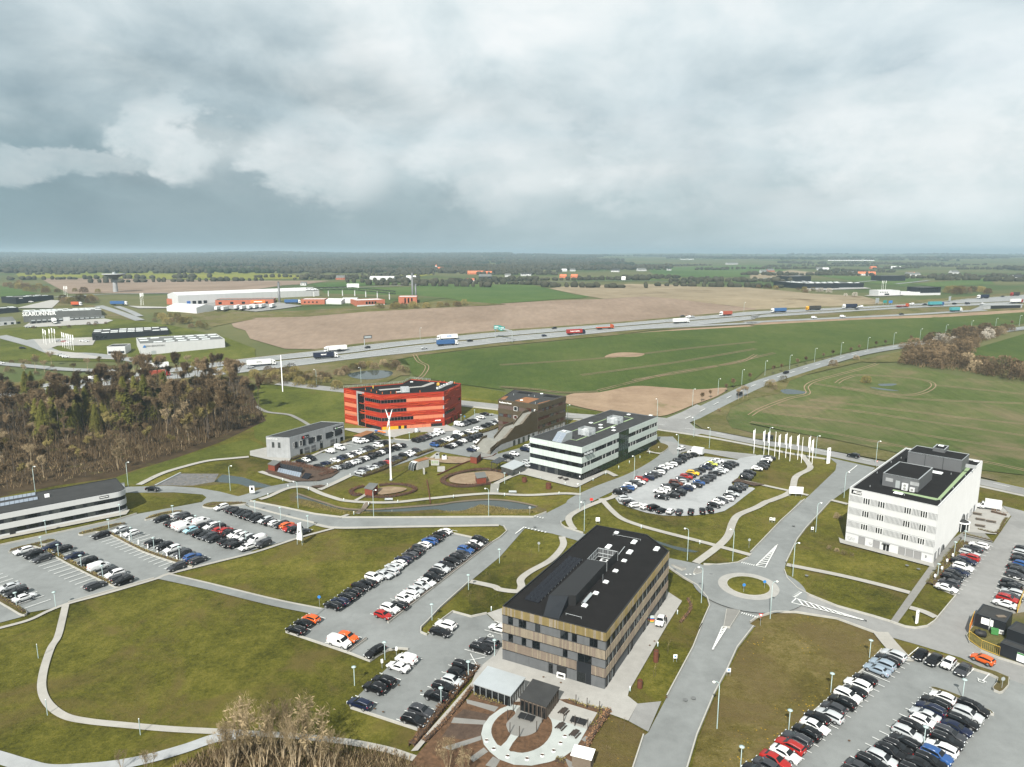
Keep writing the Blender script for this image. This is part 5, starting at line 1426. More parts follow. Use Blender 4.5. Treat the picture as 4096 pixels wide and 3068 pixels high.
for a,b in ((1085,1205),(1255,1365),(1725,1825)):
 fs.box('roller_door',uf(a),uf(b),.05,2.7,'grey_metal',.05,0)
 for k in range(5):fs.box('door_slat',uf(a)+.08,uf(b)-.08,.15+k*.5,.15+k*.5+.42,'sign_grey' if k==2 else 'grey_metal',.08,-.05)
for a,b,nm in ((975,1040,'door'),(1470,1535,'entrance_door'),(1860,1885,'door'),(1968,2035,'window')):
 fs.win(uf(a),uf(b),.1,2.6,out=.06,name=nm)
fs.box('number_plate',uf(1480),uf(1530),2.7,3.4,'sign_black',.07,0)
fs.text('12',uf(1505),3.05,.6,'sign_white',.1)
fs.box('sign_board',uf(1030),uf(1205),6.55,7.75,'sign_black',.15,0)
fs.box('sign_line',uf(1100),uf(1135),7.15,7.4,'galvanised',.18,-.1); fs.box('sign_line',uf(1100),uf(1190),6.85,7.05,'galvanised',.18,-.1)
fs.box('sign_emblem',uf(1060),uf(1090),6.75,7.55,'sign_red',.18,-.1)
fs.box('sign_board',uf(1815),uf(2045),6.5,7.75,'sign_black',.15,0)
fs.text('Gr',uf(1862),7.08,.8,'sign_white',.18,bold=.02); fs.text('ee',uf(1895),7.08,.8,'sign_green',.18,bold=.02); fs.text('nTech Lab',uf(1968),7.08,.8,'sign_white',.18,bold=.02)
fw_.text('GreenTech Lab',2.6,7.75,.75,'sign_white',.1)
# ================================================================== white banded house at the left edge
B=Bld('office_building','low two-storey office with white and black bands and a rounded corner','building',(-123.8,209.9))
LH=7.0
A0,A1=[(-145.6,192),(-123.8,209.9)]
C1,C2=[(-121.5,212.6),(-130.9,224.4)]
D0=(-155.2,205.6)
dv=Vector((A1[0]-A0[0],A1[1]-A0[1],0)); dv/=dv.length
S0=(A0[0]-dv.x*30,A0[1]-dv.y*30)
pv=Vector((-dv.y,dv.x,0))
WD=15.5
Cn=(A1[0]+dv.x*4.2,A1[1]+dv.y*4.2)
rad=3.0
arc=[]
c0=(Cn[0]-dv.x*rad+pv.x*rad,Cn[1]-dv.y*rad+pv.y*rad)
for k in range(9):
 t=-pi/2+k*(pi/2)/8
 arc.append((c0[0]+rad*(cos(t)*dv.x+(sin(t))*pv.x),c0[1]+rad*(cos(t)*dv.y+sin(t)*pv.y)))
poly=[S0]+arc+[(Cn[0]+pv.x*WD,Cn[1]+pv.y*WD),(S0[0]+pv.x*WD,S0[1]+pv.y*WD)]
B.body(poly,0,LH,'slate_panel','roof_grey',.15,'dark_frame',.2)
def wrap(name,z0,z1,m,out):
 line=offset_line(poly,-out,True)
 b=MB().use(m,False)
 n=len(line)
 vs=[(*p,z0) for p in line]+[(*p,z1) for p in line]
 b.faces(vs,[(i,(i+1) % n,n+(i+1) % n,n+i) for i in range(n)])
 inn=poly
 for z,fl in ((z1,False),(z0,True)):
  for i in range(n):
   j=(i+1) % n
   q=[(*line[i],z),(*line[j],z),(*inn[j],z),(*inn[i],z)]
   b.face(q if not fl else q[::-1])
 B.mesh(name,b)
wrap('white_band',5.2,6.85,'white_wall',.14)
wrap('white_band',2.2,3.9,'white_wall',.14)
wrap('white_plinth',.05,.75,'white_wall',.14)
f=B.fac(S0,Cn)
for z0,z1 in ((3.95,5.15),(.82,2.15)):
 u=1.0
 while u<f.L-4.5:
  f.win(u,u+2.2,z0,z1,pane='glass_grey' if random.random()<.6 else 'glass',out=.05,sub=True)
  u+=2.95
f.box('entrance',31.6,33.0,.05,2.15,'black_box',.2,0)
u0=f.L-5.2
f.box('sign_board',u0-2.4,u0+.1,5.75,6.45,'sign_black',.22,0)
f.box('sign_line',u0-2.25,u0-.75,6.0,6.2,'sign_white',.25,-.1); f.box('sign_line',u0-.65,u0-.05,6.0,6.2,'sign_white',.25,-.1)
rz=LH-.15
for q in ([(-154.1,204),(-146.9,209.3),(-145.9,207.8),(-152.9,202.3)],[(-150.9,199.5),(-143.6,205.3),(-142.6,203.9),(-149.8,197.9)]):
 for k in range(8):
  a,b2,c,d=along(q[0],q[1],(k+.04)/8),along(q[0],q[1],(k+.96)/8),along(q[3],q[2],(k+.96)/8),along(q[3],q[2],(k+.04)/8)
  g=MB().use('pv_light'); g.face([(*d,rz+.12),(*c,rz+.12),(*b2,rz+.5),(*a,rz+.5)]); B.mesh('roof_light',g)
p=(-141.4,206.3)
B.mesh('roof_vent',MB().use('sign_white').box(-.6,.6,-.4,.4,0,.9,Matrix.Translation((*p,rz)) @ Matrix.Rotation(atan2(dv.y,dv.x),4,'Z')))
# ================================================================== vehicles
def paint_mat(name,src):
 m,nt,b,pos=principled(name)
 if src=='object':
  c=nt.n('ShaderNodeObjectInfo').outputs['Color']
 else:
  c=nt.n('ShaderNodeAttribute',attribute_name='tint').outputs['Color']
 dirt=nt.math('MULTIPLY_ADD',nt.noise(pos,1.3,3),-.16,1.06)
 setin(nt,b,'Base Color',nt.n('ShaderNodeVectorMath',{0:c,'Scale':dirt},operation='SCALE').outputs[0])
 setin(nt,b,'Roughness',.3)
 setin(nt,b,'Metallic',.0)
 setin(nt,b,'Specular IOR Level',.25)
 setin(nt,b,'Coat Weight',.12)
 setin(nt,b,'Coat Roughness',.12)
paint_mat('car_paint','object')
paint_mat('car_paint_far','attr')
glass_mat('car_glass',(.004,.005,.006),.05,.45)
mat('tyre',(.012,.012,.012),.9,.1)
mat('rim',(.30,.31,.32),.4,.1,metal=.5)
mat('rim_dark',(.045,.045,.05),.4,.1,metal=.5)
mat('plastic',(.018,.018,.019),.7,.1)
mat('headlight_mat',(.60,.63,.65),.15,.05)
mat('taillight_mat',(.32,.012,.010),.25,.05)
mat('plate',(.7,.7,.66),.5,.05)
mat('plate_yellow',(.72,.42,.02),.5,.05)
COLOURS={'k':('black',(.0035,.0035,.004)),'w':('white',(.58,.59,.59)),'s':('silver',(.36,.38,.39)),'g':('dark grey',(.030,.032,.036)),'n':('navy blue',(.005,.009,.028)),
           'b':('blue',(.020,.065,.19)),'r':('red',(.26,.014,.012)),'o':('orange',(.50,.085,.015)),'y':('yellow',(.60,.36,.02)),'l':('light blue',(.24,.40,.46)),
           'm':('brown',(.10,.028,.016)),'c':('lime green',(.42,.46,.08)),'q':('steel blue',(.20,.25,.30))}
# profile: (x, shoulder z, top z, half width factor, top width factor); x runs from the nose back
KIND={
 'h':('hatchback',4.15,1.78,[(2.07,.48,.60,.80,.75),(1.98,.60,.72,.93,.85),(1.45,.80,.90,1,.88),(.98,.90,.98,1,.86),(.28,.95,1.40,1,.72),(-.35,.97,1.48,1,.74),(-1.15,.99,1.44,1,.72),(-1.62,1.0,1.32,.99,.68),(-1.98,.98,1.02,.96,.80),(-2.07,.60,.78,.88,.80)],(3,4),(7,8)),
 'e':('estate',4.75,1.84,[(2.37,.46,.60,.80,.75),(2.27,.60,.72,.93,.85),(1.62,.80,.90,1,.88),(1.05,.90,.97,1,.86),(.25,.95,1.38,1,.72),(-.45,.97,1.46,1,.74),(-1.45,.99,1.43,1,.72),(-2.02,1.0,1.33,.99,.68),(-2.28,.98,1.03,.96,.80),(-2.37,.60,.78,.88,.80)],(3,4),(7,8)),
 'u':('SUV',4.6,1.9,[(2.3,.55,.75,.82,.78),(2.2,.72,.92,.94,.88),(1.55,.98,1.08,1,.9),(1.02,1.05,1.13,1,.88),(.35,1.10,1.58,1,.75),(-.4,1.12,1.67,1,.77),(-1.4,1.14,1.63,1,.75),(-1.95,1.15,1.48,.99,.71),(-2.2,1.10,1.16,.97,.84),(-2.3,.68,.9,.9,.82)],(3,4),(7,8)),
 's':('saloon',4.75,1.84,[(2.37,.44,.58,.80,.75),(2.27,.56,.70,.93,.85),(1.62,.76,.87,1,.88),(1.05,.86,.93,1,.86),(.25,.92,1.34,1,.70),(-.40,.94,1.41,1,.71),(-1.10,.96,1.32,1,.68),(-1.72,.97,1.04,1,.80),(-2.25,.92,1.0,.95,.84),(-2.37,.60,.74,.88,.80)],(3,4),(6,7)),
 'v':('small van',4.4,1.82,[(2.2,.52,.72,.82,.78),(2.1,.70,.90,.94,.88),(1.55,.95,1.08,1,.9),(1.2,1.04,1.16,1,.88),(.55,1.10,1.72,1,.80),(-.1,1.12,1.80,1,.84),(-1.4,1.12,1.80,1,.84),(-2.02,1.12,1.76,1,.83),(-2.12,1.0,1.2,.99,.88),(-2.2,.62,.8,.94,.88)],(3,4),(7,8)),
 'V':('large van',5.1,1.98,[(2.55,.55,.85,.84,.8),(2.45,.80,1.05,.95,.9),(1.95,1.10,1.24,1,.9),(1.6,1.2,1.34,1,.88),(.85,1.25,1.92,1,.82),(.1,1.25,2.0,1,.88),(-1.6,1.25,2.0,1,.88),(-2.38,1.25,1.97,1,.88),(-2.48,1.1,1.3,1,.9),(-2.55,.62,.8,.96,.9)],(3,4),(7,8)),
 'P':('minivan',4.9,1.92,[(2.45,.52,.78,.82,.78),(2.35,.72,.95,.94,.88),(1.8,1.0,1.12,1,.9),(1.4,1.08,1.2,1,.88),(.6,1.14,1.72,1,.78),(-.2,1.15,1.82,1,.82),(-1.6,1.15,1.80,1,.81),(-2.2,1.15,1.68,1,.78),(-2.36,1.1,1.2,.98,.86),(-2.45,.62,.8,.92,.86)],(3,4),(7,8)),
}
def car_parts(k):
 """meshes of one kind of car: body, glazing pieces, wheel, rim, lamps, plate"""
 label,L,W,prof,ws,rw=KIND[k]
 hw=W/2
 zb=.22
 rings=[]
 for i,(x,zs,zt,wf,tf) in enumerate(prof):
  w_=hw*wf
  wt=hw*tf if ws[1]<=i<=rw[0] else hw*tf*wf
  zlow=zb+(.12 if i in (0,len(prof)-1) else 0)
  zt2=zt-.05 if zt-zs>.15 else zt-.02
  half=[(w_*.86,zlow),(w_*.985,zlow+.14),(w_,(zs+zlow)/2+.05),(w_*.975,zs),(wt,zt2),(wt*.82,zt),(wt*.35,zt+.025)]
  rings.append([(x,y,z) for y,z in half]+[(x,-y,z) for y,z in half[::-1]])
 b=MB().use('car_paint',True)
 n=len(rings[0])
 vs=[p for r in rings for p in r]
 fs=[(i*n+q,i*n+q+1,(i+1)*n+q+1,(i+1)*n+q) for i in range(len(rings)-1) for q in range(n-1)]
 fs.append(tuple(range(n)))
 fs.append(tuple((len(rings)-1)*n+q for q in reversed(range(n))))
 b.faces(vs,fs)
 b.use('plastic')
 b.faces([p for r in rings for p in (r[0],r[-1])],[(2*i,2*i+2,2*i+3,2*i+1) for i in range(len(rings)-1)])
 wb=L*.29
 wr=.33 if W<1.88 else .36
 for sx in (1,-1):# dark wheel arches
  for s in (1,-1):
   y=s*(hw*.992+.004)
   cx=wb*sx+(.06 if sx>0 else 0)
   ring=[(cx+(wr+.07)*cos(t),y,.33+(wr+.07)*sin(t)) for t in [pi*q/8-.2*(1-q/4) for q in range(9)]]
   b.face(ring if s<0 else ring[::-1])
 for sx,zz in ((1,.38),(-1,.40)):# grille and lower bumper
  x=sx*(L/2-.012)
  b.faces([(x+sx*.02,-hw*.6,zz-.1),(x+sx*.02,hw*.6,zz-.1),(x+sx*.02,hw*.6,zz+.06),(x+sx*.02,-hw*.6,zz+.06)],[(0,1,2,3) if sx>0 else (3,2,1,0)])
 b.use('car_paint',True)
 for s in (1,-1):# mirrors
  mx,mz=prof[ws[0]][0]-.12,prof[ws[0]][1]+.08
  b.box(mx-.07,mx+.07,s*hw if s>0 else-hw-.17,hw+.17 if s>0 else-hw,mz,mz+.13)
 if k in 'euP':# roof rails
  b.use('rim')
  for s in (1,-1):
   b.tube([(prof[5][0]+.3,s*hw*prof[4][4]*.93,prof[4][2]+.01),(prof[5][0],s*hw*prof[5][4]*.93,prof[5][2]+.02),(prof[7][0],s*hw*prof[7][4]*.93,prof[7][2]+.01)],.022,4)
 body=b.mesh('car_body_'+k)
 # glazing lies a centimetre proud of the cabin
 def lerp(a,c,t):return tuple(a[q]+(c[q]-a[q])*t for q in range(3))
 def pane(i,j,t0,t1,bot=.06,top=.93):
  A,C=rings[i],rings[j]
  g=MB().use('car_glass',True)
  lo=lerp(A[4],C[4],t0); hi=lerp(A[4],C[4],t1)
  lo2=lerp(A[9],C[9],t0); hi2=lerp(A[9],C[9],t1)
  nx=.04 if i<5 else-.04
  g.faces([(lo[0]+nx,lo[1]*.96,lo[2]+.05),(lo2[0]+nx,lo2[1]*.96,lo2[2]+.05),(hi2[0]+nx,hi2[1]*.93,hi2[2]+.07),(hi[0]+nx,hi[1]*.93,hi[2]+.07)],[(0,1,2,3)] if i>5 else [(3,2,1,0)])
  return g
 ws_=pane(ws[0],ws[1],.10,.96)
 rw_=pane(rw[0],rw[1],.06,.78)
 side=MB().use('car_glass',True)
 van=k in 'vV'
 rear_i=rw[0] if not van else ws[1]+1
 tops,bots=[],[]
 x_front=prof[ws[0]][0]*.72+prof[ws[1]][0]*.28
 for i in range(ws[1],rear_i+1):
  s_,t_=rings[i][3],rings[i][4]
  bots.append(lerp(s_,t_,.10)); tops.append(lerp(s_,t_,.88))
 if van:bots[-1]=lerp(bots[0],bots[-1],.9); tops[-1]=lerp(tops[0],tops[-1],.9)
 z0=lerp(rings[ws[0]][3],rings[ws[1]][3],.3)
 bots.insert(0,(z0[0],z0[1],z0[2]+.04)); tops.insert(0,(z0[0]-.02,z0[1]-.01,z0[2]+.07))
 if not van:
  zr=lerp(rings[rw[0]][3],rings[rw[1]][3],.3)
  bots.append((zr[0],zr[1],zr[2]+.05)); tops.append((zr[0]+.03,zr[1]-.01,zr[2]+.1))
 m=len(bots)
 vs=[(p[0],p[1]+.03,p[2]) for p in bots]+[(p[0],p[1]+.045,p[2]+.01) for p in tops]
 side.faces(vs,[(i,m+i,m+i+1,i+1) for i in range(m-1)])
 sideR=MB().use('car_glass',True)
 sideR.faces([(p[0],-p[1],p[2]) for p in vs],[(i+1,m+i+1,m+i,i) for i in range(m-1)])
 # wheel on the y axis
 wh=MB().use('tyre',True)
 seg=12
 for r_,y0_,y1_ in ((wr,-.11,.11),):
  ringv=[(r_*cos(2*pi*q/seg),y,r_*sin(2*pi*q/seg)) for y in (y0_,y1_) for q in range(seg)]
  wh.faces(ringv,[(q,(q+1) % seg,seg+(q+1) % seg,seg+q) for q in range(seg)])
  wh.use('tyre').faces(ringv,[tuple(range(seg)),tuple(seg+q for q in reversed(range(seg)))])
 rim=MB().use('rim')
 for y,s in ((-.116,-1),(.116,1)):
  ring=[(wr*.66*cos(2*pi*q/10),y,wr*.66*sin(2*pi*q/10)) for q in range(10)]
  rim.face(ring if s<0 else ring[::-1])
 lamps=[]
 x0=prof[1][0]
 for s in (1,-1):
  a=MB().use('headlight_mat')
  ys=sorted((s*hw*.55,s*hw*.90))
  a.box(x0-.04,L/2-.02,ys[0],ys[1],prof[1][1]-.03,prof[1][1]+.11)
  t=MB().use('taillight_mat')
  xr=prof[-2][0]
  ys=sorted((s*hw*.62,s*hw*.955))
  tall=.5 if van else .16
  t.box(xr-.03,xr+.12,ys[0],ys[1],prof[-2][1]-.16,prof[-2][1]-.16+tall)
  lamps.append((a.mesh('headlight'),t.mesh('tail_light')))
 pl=MB().use('plate')
 pl.box(L/2+.012,L/2+.022,-.26,.26,.42,.53)
 pl2=MB().use('plate')
 pl2.box(-L/2-.02,-L/2-.005,-.26,.26,.62,.73)
 return dict(body=body,windscreen=ws_.mesh('windscreen'),rear=rw_.mesh('rear_window') if not van else None,sideL=side.mesh('side_window'),sideR=sideR.mesh('side_window'),wheel=wh.mesh('wheel'),rim=rim.mesh('rim'),lamps=lamps,plate=pl.mesh('number_plate'),plate2=pl2.mesh('number_plate'),wb=wb,hw=hw,L=L)
CARS={k:car_parts(k) for k in KIND}
def make_car(name,k,colour,loc,rz,label,cat,group,detail=True):
 P=CARS[k]
 e=empty(name,loc,rz,label,cat,group)
 rgba=(*colour,1)
 def part(nm,me,parent=e,l=None):
  o=obj(nm,me,parent,loc=l)
  o.color=rgba
  return o
 part('body',P['body'])
 part('windscreen',P['windscreen'])
 if P['rear']:part('rear_window',P['rear'])
 part('side_window',P['sideL']); part('side_window',P['sideR'])
 for sx in (1,-1):
  for s in (1,-1):
   wl=part('wheel',P['wheel'],e,(P['wb']*sx+(.06 if sx>0 else 0),s*(P['hw']-.085),.33))
   if detail:part('rim',P['rim'],wl)
 if detail:
  for h,t in P['lamps']:part('headlight',h); part('tail_light',t)
  part('number_plate',P['plate']); part('number_plate',P['plate2'])
 return e
ROWS=[]
def row(where,end,heading,cars,near=True,flip=None,jitter=True):
 """where: words for the row; end: words for where counting starts; heading: compass of the bays; cars: (x, y, code)"""
 ROWS.append((where,end,heading,cars))
def hd(p,q):
 return atan2(q[1]-p[1],q[0]-p[0])
H_B=hd((-31.8,146.6),(-27.6,144.3))
H_C=hd((-27.6,119.1),(-23.6,117.1))
H_1=hd((-116.1,188.1),(-113.6,191.4))
H_D=hd((68.1,125.3),(70.9,122.2))
H_D4=hd((81,127.9),(83.3,129.8))
H_R=hd((125.8,180.9),(127.2,179.4))
H_V=hd((33.8,229),(38.4,227.1))
H_P=hd((-69.9,287.6),(-66.3,285.1))
H_P2=hd((-43.8,295.6),(-39.9,292.9))
def C(pts,codes):
 return list(zip(pts,codes.split()))
row('middle car park, left row','from near end',H_B,C([(-40.7,150),(-39.6,152),(-38.5,154.4),(-37.6,156.8),(-36.5,159.4),(-35.2,161.3),(-34.2,164.1),(-32,165.7),(-30.7,167.6),(-30.3,170.3),(-29.2,172.4),(-28.5,174.8),(-27,177.5),(-26.1,179.8),(-25.3,182),(-24.2,184.2),(-22.9,186.7),(-21.7,189),(-20.6,191.7),(-19.3,193.7)],'ke- ne- ke- ke- ks ke- wu ss se- ss- wh- ne- ge- ke- gh wh- bu- ks- kh- wh-'))
row('middle car park, right row','from near end',H_B,C([(-28.6,145.7),(-27.5,148.5),(-25.8,150.2),(-25,153.3),(-24,155.2),(-23,157.3),(-21.7,159.7),(-20.8,161.7),(-19.6,164.1),(-19,167),(-17.9,169),(-16.9,171.3),(-15.5,173.9),(-14.2,175.9),(-13.1,178.1),(-12.5,180.7),(-11,182.5),(-10,184.8),(-9,187.5)],'rh wu ke- wh wu- sh sh ws ku kh su ks ks ke gh bu ku- wh ku'))
row('short row beside big meadow','from front',H_C,C([(-46,139.3),(-45.3,142.1),(-44.1,144.1)],'ke- kh- oh-'))
row('bay by meadow and long kerb','from front',H_C,C([(-35.6,134.3),(-34.3,136.3)],'wV ou'))
row('bays under bottom trees','from front',H_C,C([(-27.11,114.19),(-25.3,118.8),(-24,120.9),(-22.1,125.7),(-20.9,128.2)],'ne- ku- ku- ws- wv-'))
row('bays along brown garden hedge','from front',H_C,C([(-16.79,109.58),(-15.89,111.93),(-13.7,116.2),(-12.5,119),(-11.2,121.1),(-10.3,123.4),(-9.3,125.9)],'ke gu ku- ke sh kh ke'))
row('bays beside slatted office','from front',H_C,C([(-15.2,138.5),(-14.3,141.3),(-6.3,132.2),(-4.9,134.4),(-2.6,140.1)],'ks wu- ke ge- ws-'))
row('leftmost car park bays','from left',H_1,C([(-121,159.1),(-117.4,156.5),(-113.7,153.9)],'ss- ke- ws'))
row('first hedge strip, lower side','from far end',H_1,C([(-131.8,180.3),(-127.5,177.9),(-123.6,175.5),(-100.8,160)],'we- ku- ge- ge'))
row('first hedge strip, upper side','from far end',H_1,C([(-126,183),(-121.8,181.1),(-116.1,177),(-110.4,173.4),(-105.6,170.1),(-101.4,167.3),(-99.3,166),(-97.1,164.2),(-95.2,162.3)],'ne- ke- ns- ku- wV ke- wu- ge ku-'))
row('second hedge strip, lower side','from far end',H_1,C([(-117.1,191.1),(-85.9,170.3)],'ke- ge-'))
row('second hedge strip, upper side','from far end',H_1,C([(-113.6,195),(-109,192.2),(-99.4,185.9),(-95.4,183.4),(-92,181.1),(-88.1,178.5),(-84.3,176.1),(-82.1,174.5)],'sh- wh- ke ke- wu- ge- bu ge'))
row('left double rank, front row','from far end',H_1,C([(-106,203.6),(-101.2,200),(-99.3,199),(-97.5,198),(-95.7,196.6),(-93.2,194.8),(-89.7,192.4),(-87.6,191.1),(-85.9,190.2),(-83.6,188.6),(-79.7,186.2),(-77.9,185),(-76.1,184.6),(-72.6,182.6)],'ke- kh ku wV wV lh- ku ke- ge- ks- kh ku- ke wh-'))
row('left double rank, rear row','from far end',H_1,C([(-102.2,206.9),(-100.5,205.5),(-98.4,204.2),(-96.4,202.6),(-94.6,201.6),(-92.7,201.1),(-90.7,198.3),(-88.4,197.8),(-86.1,196.7),(-84.8,194.8),(-82.7,194.5),(-80.7,192.5),(-78.9,191.6),(-76.9,190.3),(-74.8,189),(-73.3,187.9)],'se gu- ku wh ge- wV kh we- ke- rh rh ku we- we- se- ku-'))
row('left double rank, path end','from left',H_1,C([(-71.6,183.4),(-71.3,187.4),(-68.7,185)],'wh wV- gu-'))
row('left car park, roadside row','from far end',H_1,C([(-91.9,213.6),(-87.8,211.5),(-85.8,210.1),(-83.9,208.9),(-82,207.1),(-80,205.9),(-80.2,206.9),(-78.5,205.2),(-76.6,203.5),(-74.1,202.6),(-72.3,201.2),(-70.5,200.2),(-68.2,199),(-66.2,198.1),(-64.8,196.3),(-63,195.3),(-60.2,193.7)],'we- gu ke ks- ku- ke kh ke- ks- se- ke wh ke- ou rs- ku gs'))
row('row before white office','from far end',H_R,C([(128.3,183.9),(125.6,181.9),(122.4,178.7),(120.6,175.8),(118.6,173.9),(116.4,172.9),(115.2,169.9),(112.7,167.5),(110.6,165.9),(108.7,163.9),(106.3,161),(104.2,158.6)],'we- gs- se ru- ne ke wu ns ke ke gu- ws'))
row('row by yellow fence','from near end',H_R,C([(112.9,150.8),(115,152.9),(116.7,154.2),(118.1,156),(119.8,159),(121.6,161),(125.8,165.4),(128.1,167.7),(129,169.6),(131.6,171.6),(133,173.9),(134.4,176),(136.6,178.3),(138.7,180.7)],'ws- ru ge su- ku- ke ge ke ks bh ke kh se ke'))
row('lower right car park, left row','from far end',H_D,C([(76.2,129.6),(74.3,128.1),(72.3,126.4),(70.4,124.7),(66.5,121.5),(64.3,119.7),(62.8,117.8),(60.9,116.4),(59.04,114.54),(56.79,112.97),(55.13,110.92),(52.8,110.25),(51.48,108.13),(49.39,106.37),(47.14,104.86),(45.38,103.21),(43.86,101.32),(41.75,99.91),(39.89,98.8),(38,97.24)],'su- ke- qu- qs- kh- wu- kh- wu ku- gh- se- kh- ws ku- ge- re- ws rs gh- ke-'))
row('lower right car park, middle-left rank','from far end',H_D,C([(77.9,116),(75.76,114.54),(73.86,112.79),(71.9,111.09),(70.54,109.27),(68.14,107.81),(66.23,106.24),(64.55,104.1),(62.64,102.62),(60.83,101.47),(58.88,100.19),(56.82,99.22),(54.43,97.91),(52.9,96.32)],'wh- ke- ne- ss- wh ke se ke- ke ku se ke gs ke'))
row('lower right car park, middle-right rank','from far end',H_D,C([(81.29,112.79),(79.34,111.09),(77.34,109.27),(75.18,107.66),(73.18,106.09),(71.65,104.4),(69.68,102.62),(67.86,100.9),(66.13,99.63),(64.22,98.67),(62.28,97.11)],'kP su ke ns ge ke we- bu ke ks ke'))
row('lower right car park, top bays','from left',H_D4,C([(81.6,129.8),(83.3,128.1),(85.5,126.9),(87,124.7)],'kh- ks- wh- gs-'))
row('gravel lot, street row','from near end',H_V,C([(36.1,227.5),(38.2,230.1),(39.5,232.2),(40.7,234.2),(42.8,236.7),(44.7,238.8),(46,241.8),(48.5,243.6),(50.1,245.8),(52.1,247.6),(53.7,250.1),(55,252.7),(56.7,255.5),(58.4,257.5),(60.5,259.9),(62.5,262.3),(64.5,264.5),(66,266.6),(67.7,269.7),(69.7,271.7),(71.7,273)],'ku ks be- wu gu wh re ne- ke ge we- ke wh we- we- ke- ke kh- ku kh kh-'))
row('gravel lot, middle-left rank','from near end',H_V,C([(50,229),(52,231.2),(53.4,233.4),(55.3,235.1),(57.1,237.1),(59.3,239.2),(60.5,241.8),(62.4,244.3),(64.3,246.2),(65.9,248.7),(67.6,250.3),(69.6,252.7),(72.5,255.5),(74.3,258),(76.1,260.2),(77.9,262.7),(79.8,264.5)],'ws- wh- ke ke- mP sh- ge ru kh yu gh kh- ne kh ch sh wh'))
row('gravel lot, middle-right rank','from near end',H_V,C([(49.3,223.1),(53.2,224.4),(55.7,227.1),(57,229.3),(59.4,231.8),(61.2,234.1),(63.5,235.5),(65.4,238),(67.4,239.9),(69.2,242.3),(71,244.9),(74,248.8),(76.2,251),(77.8,253.2),(80.4,256),(82.2,258.7),(84.2,260.9)],'ks ke- ku- kh nu- wh ks- bh gh- ks ge- ks- ss- ws kh ku ke'))
row('gravel lot, lower right edge','from near end',H_V,C([(64.3,215.4),(66.4,218.2),(68.2,220),(70.5,221.8),(71.7,223.8),(73.4,226.3),(75.6,230.2),(77.7,232.6),(79.2,235.1)],'kh wh gh wh- kh se ku ks gs'))
row('gravel lot, flagpole side','from near end',H_V,C([(83.6,243.6),(84.8,246.2),(86.7,249),(91.3,254.6),(93.7,256.5),(95.4,259.4),(97,262.5),(98.9,266),(101,268.7)],'kh gs ku wh ks ks kh- wh- ks'))
FAN=C([(37,221.4),(37.9,217.8),(39.6,215.7),(42.4,214),(44.6,212.9),(46.7,210.6),(49.3,210.2),(51.9,209.6),(55.6,209.9),(59.3,210.6),(61.9,211.6)],'su ke we wh kv kh wh gh kh kh kh')
_n=len(FAN)
FANH=[H_V-pi+a for a in (.55,.65,.7,.95,.95,.9,1.35,1.5,1.6,1.75,1.95)]
row('lab car park, inner hedge top','from near end',H_P,C([(-72.6,257.1),(-71.1,261),(-68.3,265),(-66.8,267.1),(-65.7,269.2),(-64.3,270.9),(-63.1,273),(-62.2,275.7),(-60.7,277.9),(-59.4,280.1),(-58.4,282.4),(-55.6,286.2),(-55.2,289.5),(-53.1,291)],'ks ne- ws nh ke wh gh ws sh ge ke wP kh kh'))
row('lab car park, inner hedge bottom','from near end',H_P,C([(-65.8,255.5),(-63.6,257.1),(-62.1,259),(-61.6,261.8),(-60,263.8),(-59.2,265.8),(-57.8,267.9),(-56,270),(-55.3,272.6),(-54,273.9),(-52.9,276.1),(-51.7,278.3),(-50.2,280.1),(-48.1,282.4),(-47.8,285.7),(-46,286.7)],'sh- ge- gh- ws- se- ke- we- ke- kh ke- wh- ke kh ku- wh- kh-'))
row('row beside long park hedge','from near end',H_P,C([(-55.5,249.2),(-54.7,252.5),(-53.1,254.4),(-51.7,255.9),(-50.7,258.6),(-49.2,260.4),(-48.2,262.2),(-46.9,264.6),(-44.8,267.9),(-42.8,271.7),(-41.5,273),(-40.5,275.7),(-38.6,278.8)],'su- ge sh sh- gs kh re- gh ge ke wh wh ge'))
row('bays beside concrete lab','from near end',H_P,C([(-81.2,263),(-79.8,265.4),(-78.6,267.9),(-73.7,277.9),(-70.9,282.9),(-65.5,293),(-63,294.5),(-61.3,296),(-59.6,299.6)],'kh wh ku wv- wV wV wh kh- ke'))
row('lawn row below red office','from near end',H_P2,C([(-41.2,294.8),(-39.5,296.6),(-38.3,298.9),(-36.9,300.8),(-35.7,303.6),(-34,305.5),(-32.6,309.3)],'kh ke ge ke sh wh wV'))
row('outer hedge, upper side','from near end',H_P2,C([(-32.4,287.4),(-31.6,290.2),(-29.7,292.2),(-28.1,295.3),(-26.9,297.1),(-24.9,298.9),(-24.1,300.9),(-23.6,305),(-20.7,306.4),(-18.9,309.8),(-17.2,311.3),(-15.4,315.8),(-12.3,320.4),(-10.6,323.1),(-9.4,325.2),(-8.2,327.4),(-7.1,330.4)],'bh ke ke ws wh kh ku wV ke we ss ws ks kh ss kh wh'))
row('outer hedge, lower side','from near end',H_P2,C([(-26.3,284.9),(-24.9,287),(-23,289.6),(-21.1,294),(-19.1,296.2),(-17.6,298.9),(-16.3,300.8),(-15,304)],'ks- wh- ku- wh- ke ku- ku- ke-'))
row('far row beside bronze office','from near end',H_P2,C([(-24.7,323.1),(-22.5,324.1),(-21.5,326.8),(-19.6,329),(-18.2,330.7),(-17.6,332.9),(-15.4,338.6)],'wV gh ge ku kh wh- we-'))
row('bays below open staircase','from near end',H_P2,C([(-16.5,279.6),(-15.1,282.4),(-14,290.9),(-1.4,269.9),(1,274.1),(5.5,280.5),(6.6,284.4)],'nh wh wV- ke wh nu wh'))
row('bays beside grey canopy','from near end',H_P2,C([(5.9,262.5),(6,258.5)],'sh sh'))
